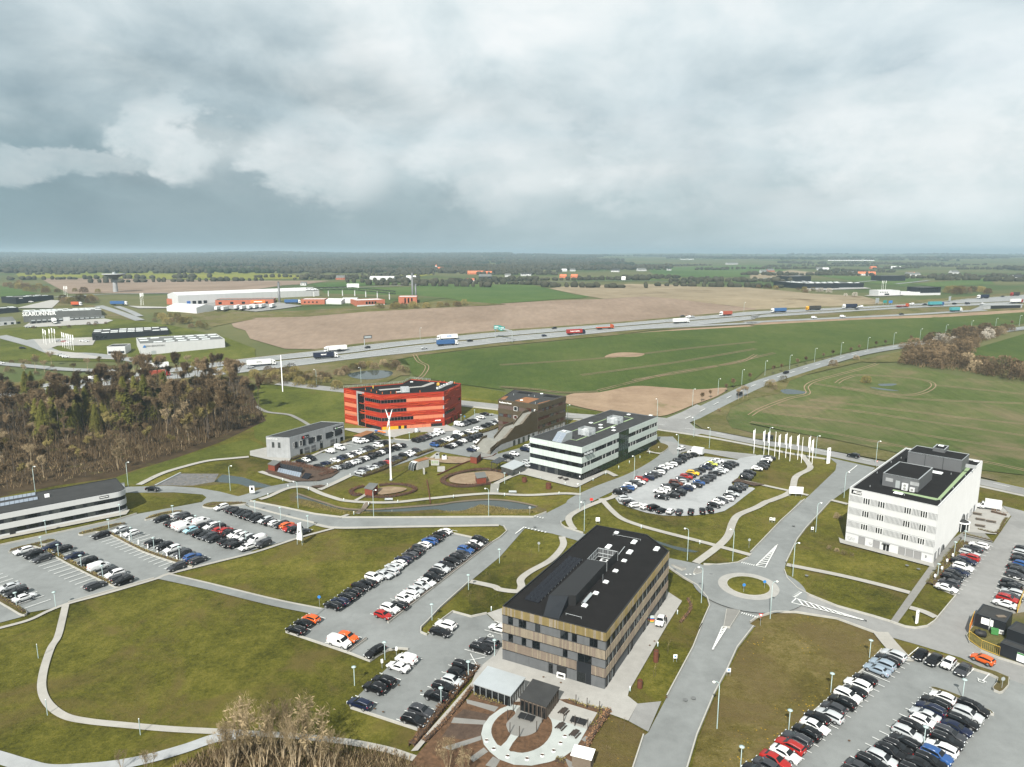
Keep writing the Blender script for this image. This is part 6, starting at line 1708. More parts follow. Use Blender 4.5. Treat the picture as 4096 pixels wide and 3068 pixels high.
ORD=['first','second','third','fourth','fifth','sixth','seventh','eighth','ninth','tenth','eleventh','twelfth','thirteenth','fourteenth','fifteenth','sixteenth','seventeenth','eighteenth','nineteenth','twentieth','twenty-first','twenty-second']
ALLC=[]
for where,end,hdg,cars in ROWS:
 for i,(p,code) in enumerate(cars):
  back=code.endswith('-')
  ALLC.append((p,code[0],code[1],hdg+(pi if back else 0),where,end,i))
for i,(p,code) in enumerate(FAN):
 ALLC.append((p,code[0],code[1],FANH[i]+pi,'gravel lot, curved lower edge','from left',i))
ALLC.sort(key=lambda c:hypot(c[0][0],c[0][1]))
rnd=random.Random(5)
ZC=TOPZ+.005
far=MB()
far_tint=[]
KCAT={'V':'van','v':'van'}
for idx,(p,c,k,h,where,end,i) in enumerate(ALLC):
 cname,rgb=COLOURS[c]
 h+=rnd.uniform(-.025,.025)
 if idx<300:
  cat=KCAT.get(k,'car')
  name='parked_van' if k in 'vV' else 'parked_car'
  lab='%s %s, %s %s in %s' % (cname,KIND[k][0],ORD[i],end,where)
  make_car(name,k,rgb,(p[0],p[1],ZC),h,lab,cat,'parked cars and vans',idx<230)
 else:
  P=CARS[k]
  M=Matrix.Translation((p[0],p[1],ZC)) @ Matrix.Rotation(h,4,'Z')
  for me,T in [(P['body'],M),(P['windscreen'],M),(P['sideL'],M),(P['sideR'],M)]+([(P['rear'],M)] if P['rear'] else [])+[(P['wheel'],M @ Matrix.Translation((P['wb']*sx,s*(P['hw']-.085),.33))) for sx in (1,-1) for s in (1,-1)]:
   n0=len(far.v)
   far.v.extend(tuple(T @ v.co) for v in me.vertices)
   far_tint.extend([rgb]*len(me.vertices))
   names=[m.name for m in me.materials]
   for f in me.polygons:
    nm=names[f.material_index]
    nm='car_paint_far' if nm=='car_paint' else nm
    far.use(nm,True)
    far.f.append(tuple(n0+v for v in f.vertices)); far.mi.append(far.cur); far.sm.append(True)
if far.v:
 o=far.build('parked_cars',label='rows of parked cars between the hedges in the farthest car park',cat='cars',kind='stuff')
 at=o.data.color_attributes.new('tint','FLOAT_COLOR','POINT')
 at.data.foreach_set('color',[q for t in far_tint for q in (*t,1.0)])
print('cars',len(ALLC))
# single vehicles on the move or standing apart
def lone(name,k,c,p,h,label,cat='car',z=None,detail=True,group=None):
 return make_car(name,k,COLOURS[c][1],(p[0],p[1],ZC+gz(p[1]) if z is None else z),h,label,cat,group,detail)
lone('car','h','o',(93.1,128.3),hd((95.6,127.4),(92.7,131.4)),'orange hatchback driving along the street by the site cabins')
lone('car','e','k',(-27.6,131),hd((-29.2,130.8),(-26.6,134.2))+pi,'black estate car parked alone on the slanted bay by the lamp')
lone('car','h','w',(32.4,143.2),hd((33.5,146.5),(31.8,142.1)),'white hatchback standing on the paving beside the slatted office')
lone('car','s','k',(-122.3,231.3),hd((-120.7,233.5),(-125.7,234.1))+pi,'black saloon driving past the rounded white office')
lone('car','u','k',(135.2,271.5),hd((137.9,272.3),(134.8,275.3)),'black car driving on the road behind the white office')
lone('car','h','w',(69.5,282.2),hd((71.4,286.1),(68.6,283.5)),'white hatchback waiting at the mouth of the street beside the delivery truck')
lone('car','s','k',(-13.8,344.3),hd((-16.3,347.4),(-11.7,345.6))+pi,'black saloon parked end-on beside a small trailer near the bronze office')
lone('car','u','k',(124.5,381.4),hd((109.9,367.5),(140.9,403.2))+pi,'dark car on the country road near the junction',detail=False)
lone('car','e','k',(168.2,430.3),hd((169,430.2),(204.4,459.7))+pi,'black car towing a trailer on the country road',detail=False)
# light trucks with box bodies
def box_truck(p,h,label,L=6.4,Wd=2.2,Hb=3.1,cab='w',name='box_truck',z=None):
 e=empty(name,(p[0],p[1],ZC+gz(p[1]) if z is None else z),h,label,'truck')
 P=CARS['V']
 b=MB().use('white_metal')
 b.box(-L/2,L/2-2.0,-Wd/2,Wd/2,.75,Hb)
 obj('cargo_box',b.mesh('cargo_box'),e)
 x0=L/2
 prof=[(x0,.5,.95),(x0-.15,.45,1.1),(x0-.75,.45,1.3),(x0-1.3,.45,2.05),(x0-2.0,.45,2.15),(x0-2.0,.45,.5)]
 c=MB().use('white_metal',True)
 for s in (1,-1):
  y=s*.98
  q=[(x,y,z) for x,_,z in prof[:-1]]+[(x0-2.0,y,.45),(x0,y,.45)]
  c.face(q if s<0 else q[::-1])
 for (xa,_,za),(xb,_,zb) in zip(prof[:-1],prof[1:]):
  c.face([(xa,-.98,za),(xa,.98,za),(xb,.98,zb),(xb,-.98,zb)])
 c.face([(x0,-.98,.45),(x0,.98,.45),(x0,.98,.95),(x0,-.98,.95)])
 obj('cab',c.mesh('cab'),e)
 g=MB().use('car_glass')
 g.face([(x0-.8,-.85,1.38),(x0-.8,.85,1.38),(x0-1.27,.8,2.02),(x0-1.27,-.8,2.02)])
 obj('windscreen',g.mesh('windscreen'),e)
 for s in (1,-1):
  g=MB().use('car_glass')
  q=[(x0-.95,s*.99,1.3),(x0-1.75,s*.99,1.3),(x0-1.75,s*.99,1.95),(x0-1.35,s*.99,1.95)]
  g.face(q if s>0 else q[::-1])
  obj('side_window',g.mesh('side_window'),e)
 for x in (x0-.95,-L/2+1.2):
  for s in (1,-1):
   obj('rim',P['rim'],obj('wheel',P['wheel'],e,loc=(x,s*.92,.36)))
 return e
box_truck((73.5,274.9),hd((76.9,275.2),(71.4,279.1)),'white box delivery truck at the top of the gravel lot')
box_truck((150.5,213.4),hd((155.1,214.1),(149.8,217.5)),'white box van parked behind the white office near the terrace')
t=empty('car_trailer',(*(-10.3,344.3),ZC),.1,'small pale car trailer parked beside the black saloon','trailer')
obj('tray',MB().use('galvanised').box(-1.1,1.1,-.6,.6,.45,.8).mesh('tray'),t)
for s in (1,-1):obj('wheel',CARS['h']['wheel'],t,loc=(0,s*.72,.33))
obj('drawbar',MB().use('galvanised').tube([(1.1,.4,.5),(2.2,0,.45)],.04,4).tube([(1.1,-.4,.5),(2.2,0,.45)],.04,4).mesh('drawbar'),t)
# ------------------------------------------------------------------ bay markings
def bays(p,q,n,h,ln,m='paint',skip=(),sh=.0):
 """n+1 dividing lines across a row from p to q (bay centres), each ln long along heading h"""
 dx,dy=(q[0]-p[0])/max(1,n-1),(q[1]-p[1])/max(1,n-1)
 for k in range(n+1):
  if k in skip:continue
  c=(p[0]+dx*(k-.5),p[1]+dy*(k-.5))
  c=(c[0]+cos(h)*sh,c[1]+sin(h)*sh)
  a=(c[0]-cos(h)*ln/2,c[1]-sin(h)*ln/2); b=(c[0]+cos(h)*ln/2,c[1]+sin(h)*ln/2)
  mk=MB().use(m)
  strip(mk,[a,b],.075,.075,TOPZ+.006)
  mk.build('bay_line',kind='structure')
def shift(p,h,d):return (p[0]+cos(h)*d,p[1]+sin(h)*d)
bays((-41.1,151.6),(-19.4,195.7),20,H_B,5.0,sh=.9)
bays((-28.9,147.2),(-9.1,189.2),19,H_B,4.9,sh=-.2)
bays((-46.4,140.6),(-44.5,145.4),3,H_C,5.0,sh=.6)
bays((-35.9,135.3),(-34.6,137.4),2,H_C,5.2)
bays((-27.4,115.3),(-21.1,129.5),7,H_C,5.0,sh=.5)
bays((-16.95,110.62),(-9.4,127.1),8,H_C,5.0,sh=-.4)
bays((-15.3,139.7),(-14.5,142.5),2,H_C,5.2)
bays((-6.4,133.5),(-2.6,141.1),3,H_C,5.2)
bays((-122.2,160.6),(-110.8,152.9),5,H_1,5.4)
bays((-129,164.8),(-122.2,160.6),4,H_1,5.4)
bays((-132.8,181.8),(-101.7,161.4),15,H_1,5.2)
bays((-127,184.5),(-95.9,163.7),15,H_1,5.2)
bays((-118.1,192.6),(-86.6,171.7),17,H_1,5.2)
bays((-114.5,196.5),(-82.7,175.9),17,H_1,5.2)
bays((-106.9,205.2),(-73.2,184.1),18,H_1,5.2)
bays((-92.7,215.4),(-60.7,195.2),18,H_1,5.2)
bays((129.4,185.6),(105.1,160),13,H_R,5.0,sh=.6)
bays((113.9,152.2),(140.7,183.1),15,H_R,5.6)
bays((76.8,130.7),(38.33,98.08),23,H_D,5.0,sh=.9)
bays((78.6,117),(53.37,97.17),14,H_D,5.6)
bays((81.99,113.76),(62.84,97.97),11,H_D,5.6)
bays((82.4,131.1),(89.9,124.3),5,H_D4,5.0)
bays((-73.2,259.3),(-53.6,293.5),16,H_P,5.0)
bays((-66.3,257.7),(-46.4,289.1),17,H_P,5.0)
bays((-69.8,287.2),(-60.2,302.1),7,H_P,5.0)
bays((-41.6,297.4),(-32.8,312),7,H_P2,5.0)
bays((-26.5,287.4),(-15.2,306.6),9,H_P2,5.0)
mk=MB().use('paint')
def mline(pts,wd=.15,b=None,lift=.008):
 strip(b or mk,pts,wd/2,wd/2,TOPZ+lift)
sp=[(81,116.1),(64.16,101.05)]
mline([sp[0],sp[1]],.14)
mline([(-9,128.6),(-5.4,129.9)],.15); mline([(-8.4,131.2),(-6.9,127.1)],.15,lift=.012)
# wheelchair symbol bays
def wheelchair(c,s=1.0):
 b=MB().use('paint')
 ring=[(c[0]+.5*s*cos(t),c[1]+.5*s*sin(t)) for t in [pi*.6+k*pi*1.4/10 for k in range(11)]]
 strip(b,ring,.07,.07,TOPZ+.01)
 strip(b,[(c[0]-.1,c[1]+.95*s),(c[0],c[1]+.25*s),(c[0]+.5*s,c[1]+.2*s),(c[0]+.75*s,c[1]-.45*s)],.08,.08,TOPZ+.014)
 b.build('wheelchair_mark',kind='structure')
wheelchair((88.7,121.9)); wheelchair((-4.6,138))
# give-way triangles and hatched wedges at the roundabout
def teeth(p,q,n,d):
 h=hd(p,q)
 L=hypot(q[0]-p[0],q[1]-p[1])
 nx,ny=-sin(h)*d,cos(h)*d
 b=MB().use('paint')
 for k in range(n):
  a,c=along(p,q,(k+.1)/n),along(p,q,(k+.7)/n)
  m_=along(p,q,(k+.4)/n)
  t=[(*a,TOPZ+.01),(*c,TOPZ+.01),(m_[0]+nx,m_[1]+ny,TOPZ+.01)]
  b.face(t if d>0 else t[::-1])
 b.build('give_way_line',kind='structure')
teeth((60.1,174.5),(63.1,172.6),7,-1.0)
teeth((51.7,148),(54.9,145.9),8,-1.0)
teeth((66.5,154.8),(69.3,157.6),5,1.0)
teeth((43.5,166.7),(46.5,167),3,.8)
teeth((3.8,198.5),(10.4,194.5),7,-.9)
teeth((6.6,207.1),(9.7,205.2),4,.9)
def hatch(tri,n):
 a,b,c=tri          # a = apex, b-c = wide end
 for s,e in ((a,b),(a,c),(b,c)):mline([s,e],.22)
 for k in range(n):
  t=(k+.6)/n
  p,q=along(a,b,t),along(a,c,max(0,t-.13))
  mline([p,q],.32,lift=.012)
hatch([(73.7,185.8),(63.1,172.2),(65.1,171.1)],11)
hatch([(78.1,144.1),(66.5,154.5),(64.7,152.5)],12)
hatch([(40.9,132.7),(46.5,141.6),(45.6,141.8)],8)
for pts in ([(1,193.5),(3.6,198.6)],[(124.1,251.8),(131.2,260.1)],[(204.4,459.7),(208.9,462.6)]):mline(pts,.3)
mk.build('road_marking',kind='structure')
# dashed centre lines
def dashes(line,dash,gap,wd,m='paint',lift=.012):
 b=MB().use(m)
 acc,on=.0,True
 pts=line
 seg=[]
 s=.0
 for i in range(len(pts)-1):
  p,q=pts[i],pts[i+1]
  L=hypot(q[0]-p[0],q[1]-p[1])
  t=.0
  while t<L:
   ph=(s+t) % (dash+gap)
   if ph<dash:
    e=min(L,t+dash-ph)
    a,c=along(p,q,t/L),along(p,q,e/L)
    h=hd(a,c); nx,ny=-sin(h)*wd/2,cos(h)*wd/2
    za,zc=gz(a[1])+TOPZ+lift,gz(c[1])+TOPZ+lift
    b.face([(a[0]-nx,a[1]-ny,za),(c[0]-nx,c[1]-ny,zc),(c[0]+nx,c[1]+ny,zc),(a[0]+nx,a[1]+ny,za)])
    t=e+1e-6
   else:
    t+=dash+gap-ph
  s+=L
 return b.build('lane_line',kind='structure')
dashes(smooth_line([(26.9,345.3),(45.3,340.2),(63.3,330.1),(75.2,321.5),(88.7,311.7),(104.9,295.8),(115.8,289.4),(128.9,277.6),(141.7,263.4),(154.7,252.9),(166.5,241.7),(174.6,231.6),(183.2,221.5)],4),5,10,.2,'paint')
dashes(smooth_line([(84.5,337.8),(110.1,368.2),(141,403.7),(168.5,428.9),(204.4,459.7),(243.2,490.1),(280.6,512),(320.3,534),(362.8,556.8),(414.7,582.7),(469.3,608)],4),6,10,.35,'paint')
def mix_lines(A,Bl,t):
 return [along(a,b,t) for a,b in zip(A,Bl)]
for A_,B_ in ((U,MT),(MB_,LW)):
 for t,d,g_ in ((.14,900,.1),(.42,6,12),(.68,6,12),(.95,900,.1)):
  dashes(mix_lines(A_,B_,t),d,g_,.4,'paint',.02)
# ================================================================== far side of the motorway
class Far(Bld):
 """simple hall: footprint from a front line and a depth, standing on the slope"""
 def __init__(self,name,label,cat,FL,FR,depth,h,wall,roof,group=None,parapet=.3,sink=2.5,pitch=.0):
  cx,cy=(FL[0]+FR[0])/2,(FL[1]+FR[1])/2
  self.z=min(gz(FL[1]),gz(FR[1]))
  super().__init__(name,label,cat,(cx,cy),group)
  self.e.location.z=self.z
  L=hypot(FR[0]-FL[0],FR[1]-FL[1])
  d=Vector((-(FR[1]-FL[1]),FR[0]-FL[0],0))/L
  self.BR,self.BL=(FR[0]+d.x*depth,FR[1]+d.y*depth),(FL[0]+d.x*depth,FL[1]+d.y*depth)
  self.FL,self.FR,self.h=FL,FR,h
  if pitch:
   poly=[FL,FR,self.BR,self.BL]
   self.mesh('wall',MB().use(wall).prism(poly,-sink,h,cap=False))
   r0,r1=along(FL,self.BL,.5),along(FR,self.BR,.5)
   for nm,a,b in (('roof',FL,FR),('roof',self.BR,self.BL)):
    c,e=(r1,r0) if a==FL else (r0,r1)
    g=MB().use(roof)
    g.face([(*a,h),(*b,h),(*c,h+pitch),(*e,h+pitch)])
    self.mesh(nm,g)
   g=MB().use(wall)
   g.face([(*FL,h),(*r0,h+pitch-.05),(*self.BL,h)]); g.face([(*FR,h),(*self.BR,h),(*r1,h+pitch-.05)])
   self.mesh('gable',g)
  else:
   self.body([FL,FR,self.BR,self.BL],-sink,h,wall,roof,parapet,wall,.4)
  self.front=self.fac(FL,FR); self.right=self.fac(FR,self.BR); self.left=self.fac(self.BL,FL)
 def mesh(self,name,mb,parent=None,label=None):
  o=mb.build(name,None,label=label)
  o.parent=parent or self.e
  o.matrix_parent_inverse=Matrix.Translation(-self.loc)
  return o
 def roof_lights(self,nu,nv,w=5.0,d=1.4):
  ang=atan2(self.FR[1]-self.FL[1],self.FR[0]-self.FL[0])
  for i in range(nu):
   for j in range(nv):
    if (i*7+j*5) % 6==0:continue
    p=along(along(self.FL,self.FR,(i+.5)/nu),along(self.BL,self.BR,(i+.5)/nu),(j+.5)/nv)
    self.mesh('roof_light',MB().use('skylight').box(-w/2,w/2,-d/2,d/2,0,.5,Matrix.Translation((*p,self.h-.3)) @ Matrix.Rotation(ang,4,'Z')))
F=Far('warehouse','long dark grey warehouse with white lettering and a row of loading docks','warehouse',(-424.5,617.2),(-374.6,649.4),34,8.0,'roof_far','roof_far')
F.roof_lights(14,3)
F.front.text('SEARUNNER',F.front.L*.20,6.3,4.4,'sign_white',.3,bold=.12,stretch=1.0)
G=Far('loading_dock_wing','low dark dock wing with open doors in front of the lettered warehouse','warehouse',(-411.2,605.6),(-366.3,639.1),7,4.3,'roof_far','roof_far')
for k in range(14):
 u=G.front.L*(k+.25)/14
 if k==6:G.front.box('office_bay',u-.8,u+4.2,.3,4.6,'white_wall',.6,0)
 else:G.front.box('dock_door',u,u+2.9,.1,3.3,'black_box',.08,0); G.front.box('dock_shelter',u+.1,u+2.8,2.4,3.4,'galvanised',.5,-.1)
F=Far('warehouse','white flat-roofed warehouse with a blue triangle sign beyond the motorway','warehouse',(-254.4,482.5),(-207.5,510.3),40,8.0,'white_wall','roof_far')
F.roof_lights(7,3,5.5,1.5)
for k in range(1,14):F.front.box('panel_joint',F.front.L*k/14-.05,F.front.L*k/14+.05,0,7.6,'galvanised',.04,0)
g=MB().use('sign_blue'); g.face([(1.5,-.2,5.2),(3.8,-.2,5.2),(2.65,-.2,7.0)]); F.front.place('triangle_sign',g)
F.front.text('IRON MOUNTAIN',9.0,6.0,1.5,'sign_grey',.15,bold=.03)
F.front.box('shutter',6.5,9.5,-.3,2.6,'galvanised',.1,0); F.left.box('door',37.0,38.5,-.3,3.0,'black_box',.1,0)
F=Far('office_block','small white office block with overhanging upper floor beside the white warehouse','building',(-278.4,484.7),(-267.4,487.3),14,5.6,'white_wall','roof_grey')
F.front.box('window_band',.5,F.front.L-.6,.6,2.2,'slate_panel',.06,0); F.left.box('window_band',.5,13,.4,2.0,'slate_panel',.06,0)
F=Far('warehouse','long black metal warehouse behind the white one','warehouse',(-317.1,534.2),(-270.7,558.4),34,5.2,'slate_panel','roof_grey')
F.roof_lights(9,3)
for k in range(3):F.front.win(2+k*3,4+k*3,1.5,3.2,pane='glass')
for k in (.5,.75):F.front.box('dock_door',F.front.L*k,F.front.L*k+3,0,3.2,'black_box',.1,0)
F=Far('hall','black hall with an open bay at the top left','building',(-503.5,724.6),(-486.5,758.2),26,6.5,'slate_panel','roof_far')
F.roof_lights(4,2); F.front.box('bay_door',8,14,0,4.5,'black_box',.1,0); F.front.box('sign_line',3,6.5,4.9,5.6,'sign_white',.15,0)
F=Far('hall','low black hall cut by the left edge','building',(-482.6,658.6),(-466.8,673.6),22,5.0,'slate_panel','roof_far'); F.roof_lights(3,2)
F=Far('house','grey house with a wide hipped roof at the left edge','house',(-436.2,596.1),(-425.5,609.1),16,3.2,'white_wall','roof_far',pitch=3.2)
for k in range(4):F.front.win(3+k*5,5+k*5,.5,2.3)
# works with chimneys
F=Far('factory_hall','long white factory hall with a shallow roof','factory',(-331.4,708.8),(-219.8,815.6),30,10.5,'white_wall','white_metal',pitch=2.5)
for k in range(1,16):F.front.box('panel_joint',F.front.L*k/16-.06,F.front.L*k/16+.06,0,10.2,'galvanised',.05,0)
for k in range(4):F.front.box('dock_door',8+k*5.5,11.5+k*5.5,0,4.4,('blue_paint','slate_panel','slate_panel','slate_panel')[k],.15,0)
F=Far('factory_wing','low brick block at the white hall gable','factory',(-350.6,724.6),(-339.3,719.8),14,5.5,'brick_red','roof_far')
F=Far('factory_wing','broad brick block with glazed strips before the white hall','factory',(-296.1,711.9),(-242.1,724.6),26,5.4,'brick_red','roof_far')
for k in range(5):F.front.win(3+k*11,6+k*11,1.2,3.4,bars=1)
F.front.box('orange_sign',F.front.L-22,F.front.L-8,2.0,4.6,'orange_paint',.4,0)
F.front.box('sign_line',F.front.L-19,F.front.L-11,2.9,3.5,'sign_white',.45,-.4)
F=Far('factory_wing','square brick block with an outside stair','factory',(-213.1,720.6),(-189.7,722.2),18,5.0,'brick_red','white_metal')
for k in range(4):F.front.win(3+k*4,4.6+k*4,1.4,2.8)
F=Far('factory_wing','two-storey brick block with white plinth and tall windows','factory',(-154.1,708.8),(-128.8,723),22,5.6,'brick_red','white_metal')
for k in range(4):F.front.win(9+k*3,11+k*3,1.4,4.0,bars=1)
F.front.box('plinth',0,F.front.L,-1,.9,'white_wall',.15,0)
F=Far('factory_wing','brick boiler house with tall dark windows under the chimney','factory',(-115.8,727.8),(-97.3,729.5),20,6.6,'brick_red','white_metal')
for k in range(3):F.front.win(6+k*3.4,7.6+k*3.4,.3,5.2)
F=Far('factory_shed','white gabled shed before the brick works','shed',(-189.8,724.6),(-172.6,721.4),16,3.2,'white_wall','white_metal',pitch=2.0)
F=Far('factory_shed','long white low shed behind parked cars at the works','shed',(-174.4,729.5),(-159,729.5),14,3.4,'white_wall','white_metal',pitch=1.6)
F=Far('storage_tent','white ridge-roofed storage tent near the motorway side','tent',(-329.3,679.3),(-293.9,663.3),22,5.2,'white_metal','white_wall',pitch=2.4)
def chimney(p,h,label):
 e=empty('chimney',P3(p),0,label,'chimney')
 obj('shaft',MB().use('grey_metal',True).tube([(0,0,-1),(0,0,h)],[1.25,1.05],12).mesh('shaft'),e)
 obj('flue_cap',MB().use('black_box',True).tube([(0,0,h-.1),(0,0,h+.7)],[.8,.8],10).mesh('flue_cap'),e)
chimney((-240.4,737.7),20,'slim grey factory chimney behind the brick block with the orange sign')
chimney((-114.4,822.3),26,'tall grey factory chimney beside the boiler house')
chimney((-111.4,826.8),13,'short thin chimney next to the tall one')
# pipe bridge on legs
pa,pb,pc=[(-228.8,796.2),(-186.9,822.3),(-121.6,747)]
e=empty('pipe_bridge',P3(pa),0,'long dark trussed pipe bridge crossing the works on pale legs','pipe bridge')
def rel(p,z):return (p[0]-pa[0],p[1]-pa[1],gz(p[1])-gz(pa[1])+z)
for a,b in ((pa,pb),(pb,pc)):
 m_=MB().use('black_box')
 for z in (7.0,9.6):
  for o_ in (-1.2,1.2):
   m_.tube([rel((a[0],a[1]+o_),z),rel((b[0],b[1]+o_),z)],.28,4)
 n=14
 for k in range(n):
  p,q=along(a,b,k/n),along(a,b,(k+1)/n)
  m_.tube([rel((p[0],p[1]-1.2),7.0 if k % 2 else 9.6),rel((q[0],q[1]-1.2),9.6 if k % 2 else 7.0)],.16,4)
 obj('truss',m_.mesh('truss'),e)
for a,b,n in ((pa,pb,3),(pb,pc,4)):
 for k in range(n):
  p=along(a,b,(k+.5)/n)
  obj('leg',MB().use('white_metal').tube([rel(p,-1),rel(p,7)],.55,6).mesh('leg'),e)
# water tower
p=(-499,901)
e=empty('water_tower',P3(p),0,'concrete mushroom water tower on the far fields','water tower')
obj('shaft',MB().use('concrete_wall',True).tube([(0,0,-1),(0,0,9),(0,0,15.5)],[3.0,2.6,2.6],20).mesh('shaft'),e)
obj('bowl',MB().use('concrete_dark',True).tube([(0,0,15.0),(0,0,16.5),(0,0,19.0),(0,0,21.6)],[2.6,3.2,7.5,13.6],28,cap=False).mesh('bowl'),e)
obj('rim',MB().use('concrete_wall',True).tube([(0,0,21.5),(0,0,22.4)],[13.7,13.7],28).mesh('rim'),e)
obj('antenna_frame',MB().use('galvanised').box(-1.6,1.6,-1.6,1.6,22.4,24.0).tube([(-1,0,24),(-1,0,25.5)],.2,4).tube([(1,0,24),(1,0,25.2)],.2,4).mesh('antenna_frame'),e)
# right-hand estate
F=Far('warehouse','big black warehouse with rows of roof lights right of the fields','warehouse',(399,976),(488,994),48,7.0,'slate_panel','roof_far'); F.roof_lights(9,3,6,2)
F.front.box('plinth',8,F.front.L,-1.5,1.0,'concrete_wall',.2,0)
F=Far('warehouse','black warehouse wing set forward on the left','warehouse',(384,1053),(399,976),52,7.2,'slate_panel','roof_far'); F.roof_lights(5,3,6,2)
F=Far('hall','taller black hall behind the big black warehouse','warehouse',(475,1237),(522,1253),30,8.0,'slate_panel','roof_far')
F=Far('office_block','white two-storey showroom with three flagpoles','building',(421.5,822.6),(448.8,827.5),16,5.6,'white_wall','white_metal')
F.front.win(8,14,.3,2.0,bars=3); [F.front.win(2+k*2.2,3.2+k*2.2,3.0,4.0) for k in range(5)]
F=Far('office_block','dark square office block on white ground floor','building',(475,832.4),(503.1,839.8),20,8.6,'slate_panel','roof_far')
F.front.box('plinth',0,F.front.L,-1,2.0,'white_wall',.2,0); [F.front.win(2+k*3,4.4+k*3,z,z+1.2) for k in range(8) for z in (3.6,6.2)]
F=Far('hall','low white hall joining the dark office block','building',(453.7,834.8),(475,832.4),14,3.4,'white_wall','white_metal')
F=Far('hall','long dark hall in the distance behind the showroom','warehouse',(644,1253),(690,1259),28,8.5,'slate_panel','roof_far')
F=Far('barn','long white farm barn beyond the works','barn',(-259,1305),(-215,1305),18,3.6,'white_wall','white_metal',pitch=2.4)
# farms, villas and the church, each with walls and a ridged roof
def house(p,L,D,h,wall,roof,ang,label,name='house',cat='house',pitch=None):
 c,s=cos(ang),sin(ang)
 FL=(p[0]-L/2*c,p[1]-L/2*s); FR=(p[0]+L/2*c,p[1]+L/2*s)
 f=Far(name,label,cat,FL,FR,D,h,wall,roof,pitch=pitch or D*.42)
 n=max(2,int(L/4))
 for k in range(n):
  if L>8:f.front.box('window',L*(k+.35)/n,L*(k+.65)/n,h*.35,h*.75,'slate_panel',.06,0)
 return f
R_=random.Random(11)
spec=[((-315,1081),'white_wall','roof_far',14,'white gabled cottage at the field edge left of the barn'),((-315,1316),'brick_red','roof_far',26,'brown farmhouse below the woodland'),((-182,1299),'white_wall','white_metal',28,'white farm building right of the barn'),((-190,1261),'white_wall','roof_far',14,'small white outbuilding by the barn farm'),
  ((-69,1197),'white_wall','brick_red',20,'thatched pale house below the village'),((-83,1643),'tile_red','tile_red',60,'long orange-roofed terrace in the village'),((-55,1608),'tile_red','tile_red',30,'orange-roofed house at the right end of the terrace'),((-52,1388),'slate_panel','roof_far',40,'dark long house under the orange terrace'),
  ((-8,1468),'white_wall','roof_far',20,'white villa at the village left'),((25,1527),'white_wall','roof_grey',18,'white gabled villa, first of a pair'),((35,1543),'white_wall','roof_grey',18,'white gabled villa, second of a pair'),((100,1407),'tile_red','tile_red',22,'orange-roofed house, left of two by the road'),((122,1414),'tile_red','tile_red',22,'orange-roofed house, right of two by the road'),((138,1887),'white_wall','white_metal',22,'white house among bare trees mid-distance'),((162,1911),'white_wall','roof_far',22,'pale house right of the one among bare trees'),((264,1841),'white_wall','roof_grey',34,'large white manor with dark roof'),((351,1935),'white_wall','roof_far',40,'long pale farm right of the manor'),((435,1985),'white_wall','roof_grey',18,'lone white house on the green plain'),
  ((616,1757),'white_wall','roof_far',26,'white farmhouse left in the right-hand plain'),((666,1848),'brick_red','roof_far',30,'brick farmhouse by a dark fir'),((872,2032),'white_wall','roof_far',34,'pale farm at the crossroads'),((874,2004),'white_wall','white_metal',26,'white barn next to the crossroads farm'),((765,1617),'white_wall','roof_far',26,'grey-roofed house left of the hamlet'),((766,1564),'white_wall','tile_red',38,'red-roofed long house in the hamlet'),((792,1581),'brick_red','tile_red',26,'red brick house in the hamlet'),((1168,2188),'white_wall','white_metal',44,'white barn standing behind the hamlet'),((847,1530),'white_wall','roof_far',26,'white house, left in the white row'),((872,1564),'tile_red','tile_red',22,'orange house in the white row'),((854,1514),'white_wall','roof_far',24,'white house, right in the white row'),((1040,1684),'white_wall','roof_far',34,'white house alone on the plain far right'),((949,1342),'white_wall','roof_grey',30,'white farm near the right edge'),((1101,2188),'tile_red','tile_red',30,'tiny orange farm beyond the hamlet'),((1586,4290),'white_wall','white_metal',130,'long pale greenhouse block far away left'),((1781,3781),'white_wall','white_metal',420,'very long pale sheds on the far plain'),((3056,4423),'white_wall','white_metal',120,'white sheds on the horizon right'),((1059,4365),'white_wall','white_metal',130,'far white sheds under the hills'),((918,2998),'white_wall','roof_far',90,'pale estate of sheds before the hills')]
for p,wl,rf,L,lab in spec:
 house(p,L*.62,min(11,L*.4),2.8 if L<100 else 5,wl,rf,R_.uniform(-.35,.35),lab)
p=(-195,1947)
f=house(p,20,9,5,'white_wall','tile_red',.15,'white village church with red roof and tower on the wooded hill','church','church',5)
f.mesh('tower',MB().use('white_wall').box(p[0]-13,p[0]-8,p[1]+1,p[1]+6,-1,13))
f.mesh('tower_roof',MB().use('tile_red').box(p[0]-13.2,p[0]-7.8,p[1]+.8,p[1]+6.2,13,17,taper=2.4))
# road bridge at the right end of the motorway
a,b=[(456,688.9),(499.8,698.4)]
F=Far('road_bridge','concrete motorway bridge over a side road at the right edge','bridge',a,b,5,4.2,'concrete_wall','concrete_wall',parapet=.2)
F.front.box('underpass',F.front.L*.18,F.front.L*.96,-1,3.0,'black_box',.05,0)
F.front.box('parapet_beam',-1,F.front.L+1,3.3,4.25,'galvanised',.3,0)
w1=(430.4,673.6)
F2=MB().use('concrete_wall'); F2.face([(w1[0],w1[1],gz(w1[1])+.1),(a[0],a[1],gz(a[1])+.1),(a[0],a[1],gz(a[1])+4.2)])
o=F2.build('wing_wall',F.e); o.matrix_parent_inverse=Matrix.Translation((-F.loc.x,-F.loc.y,-F.z))
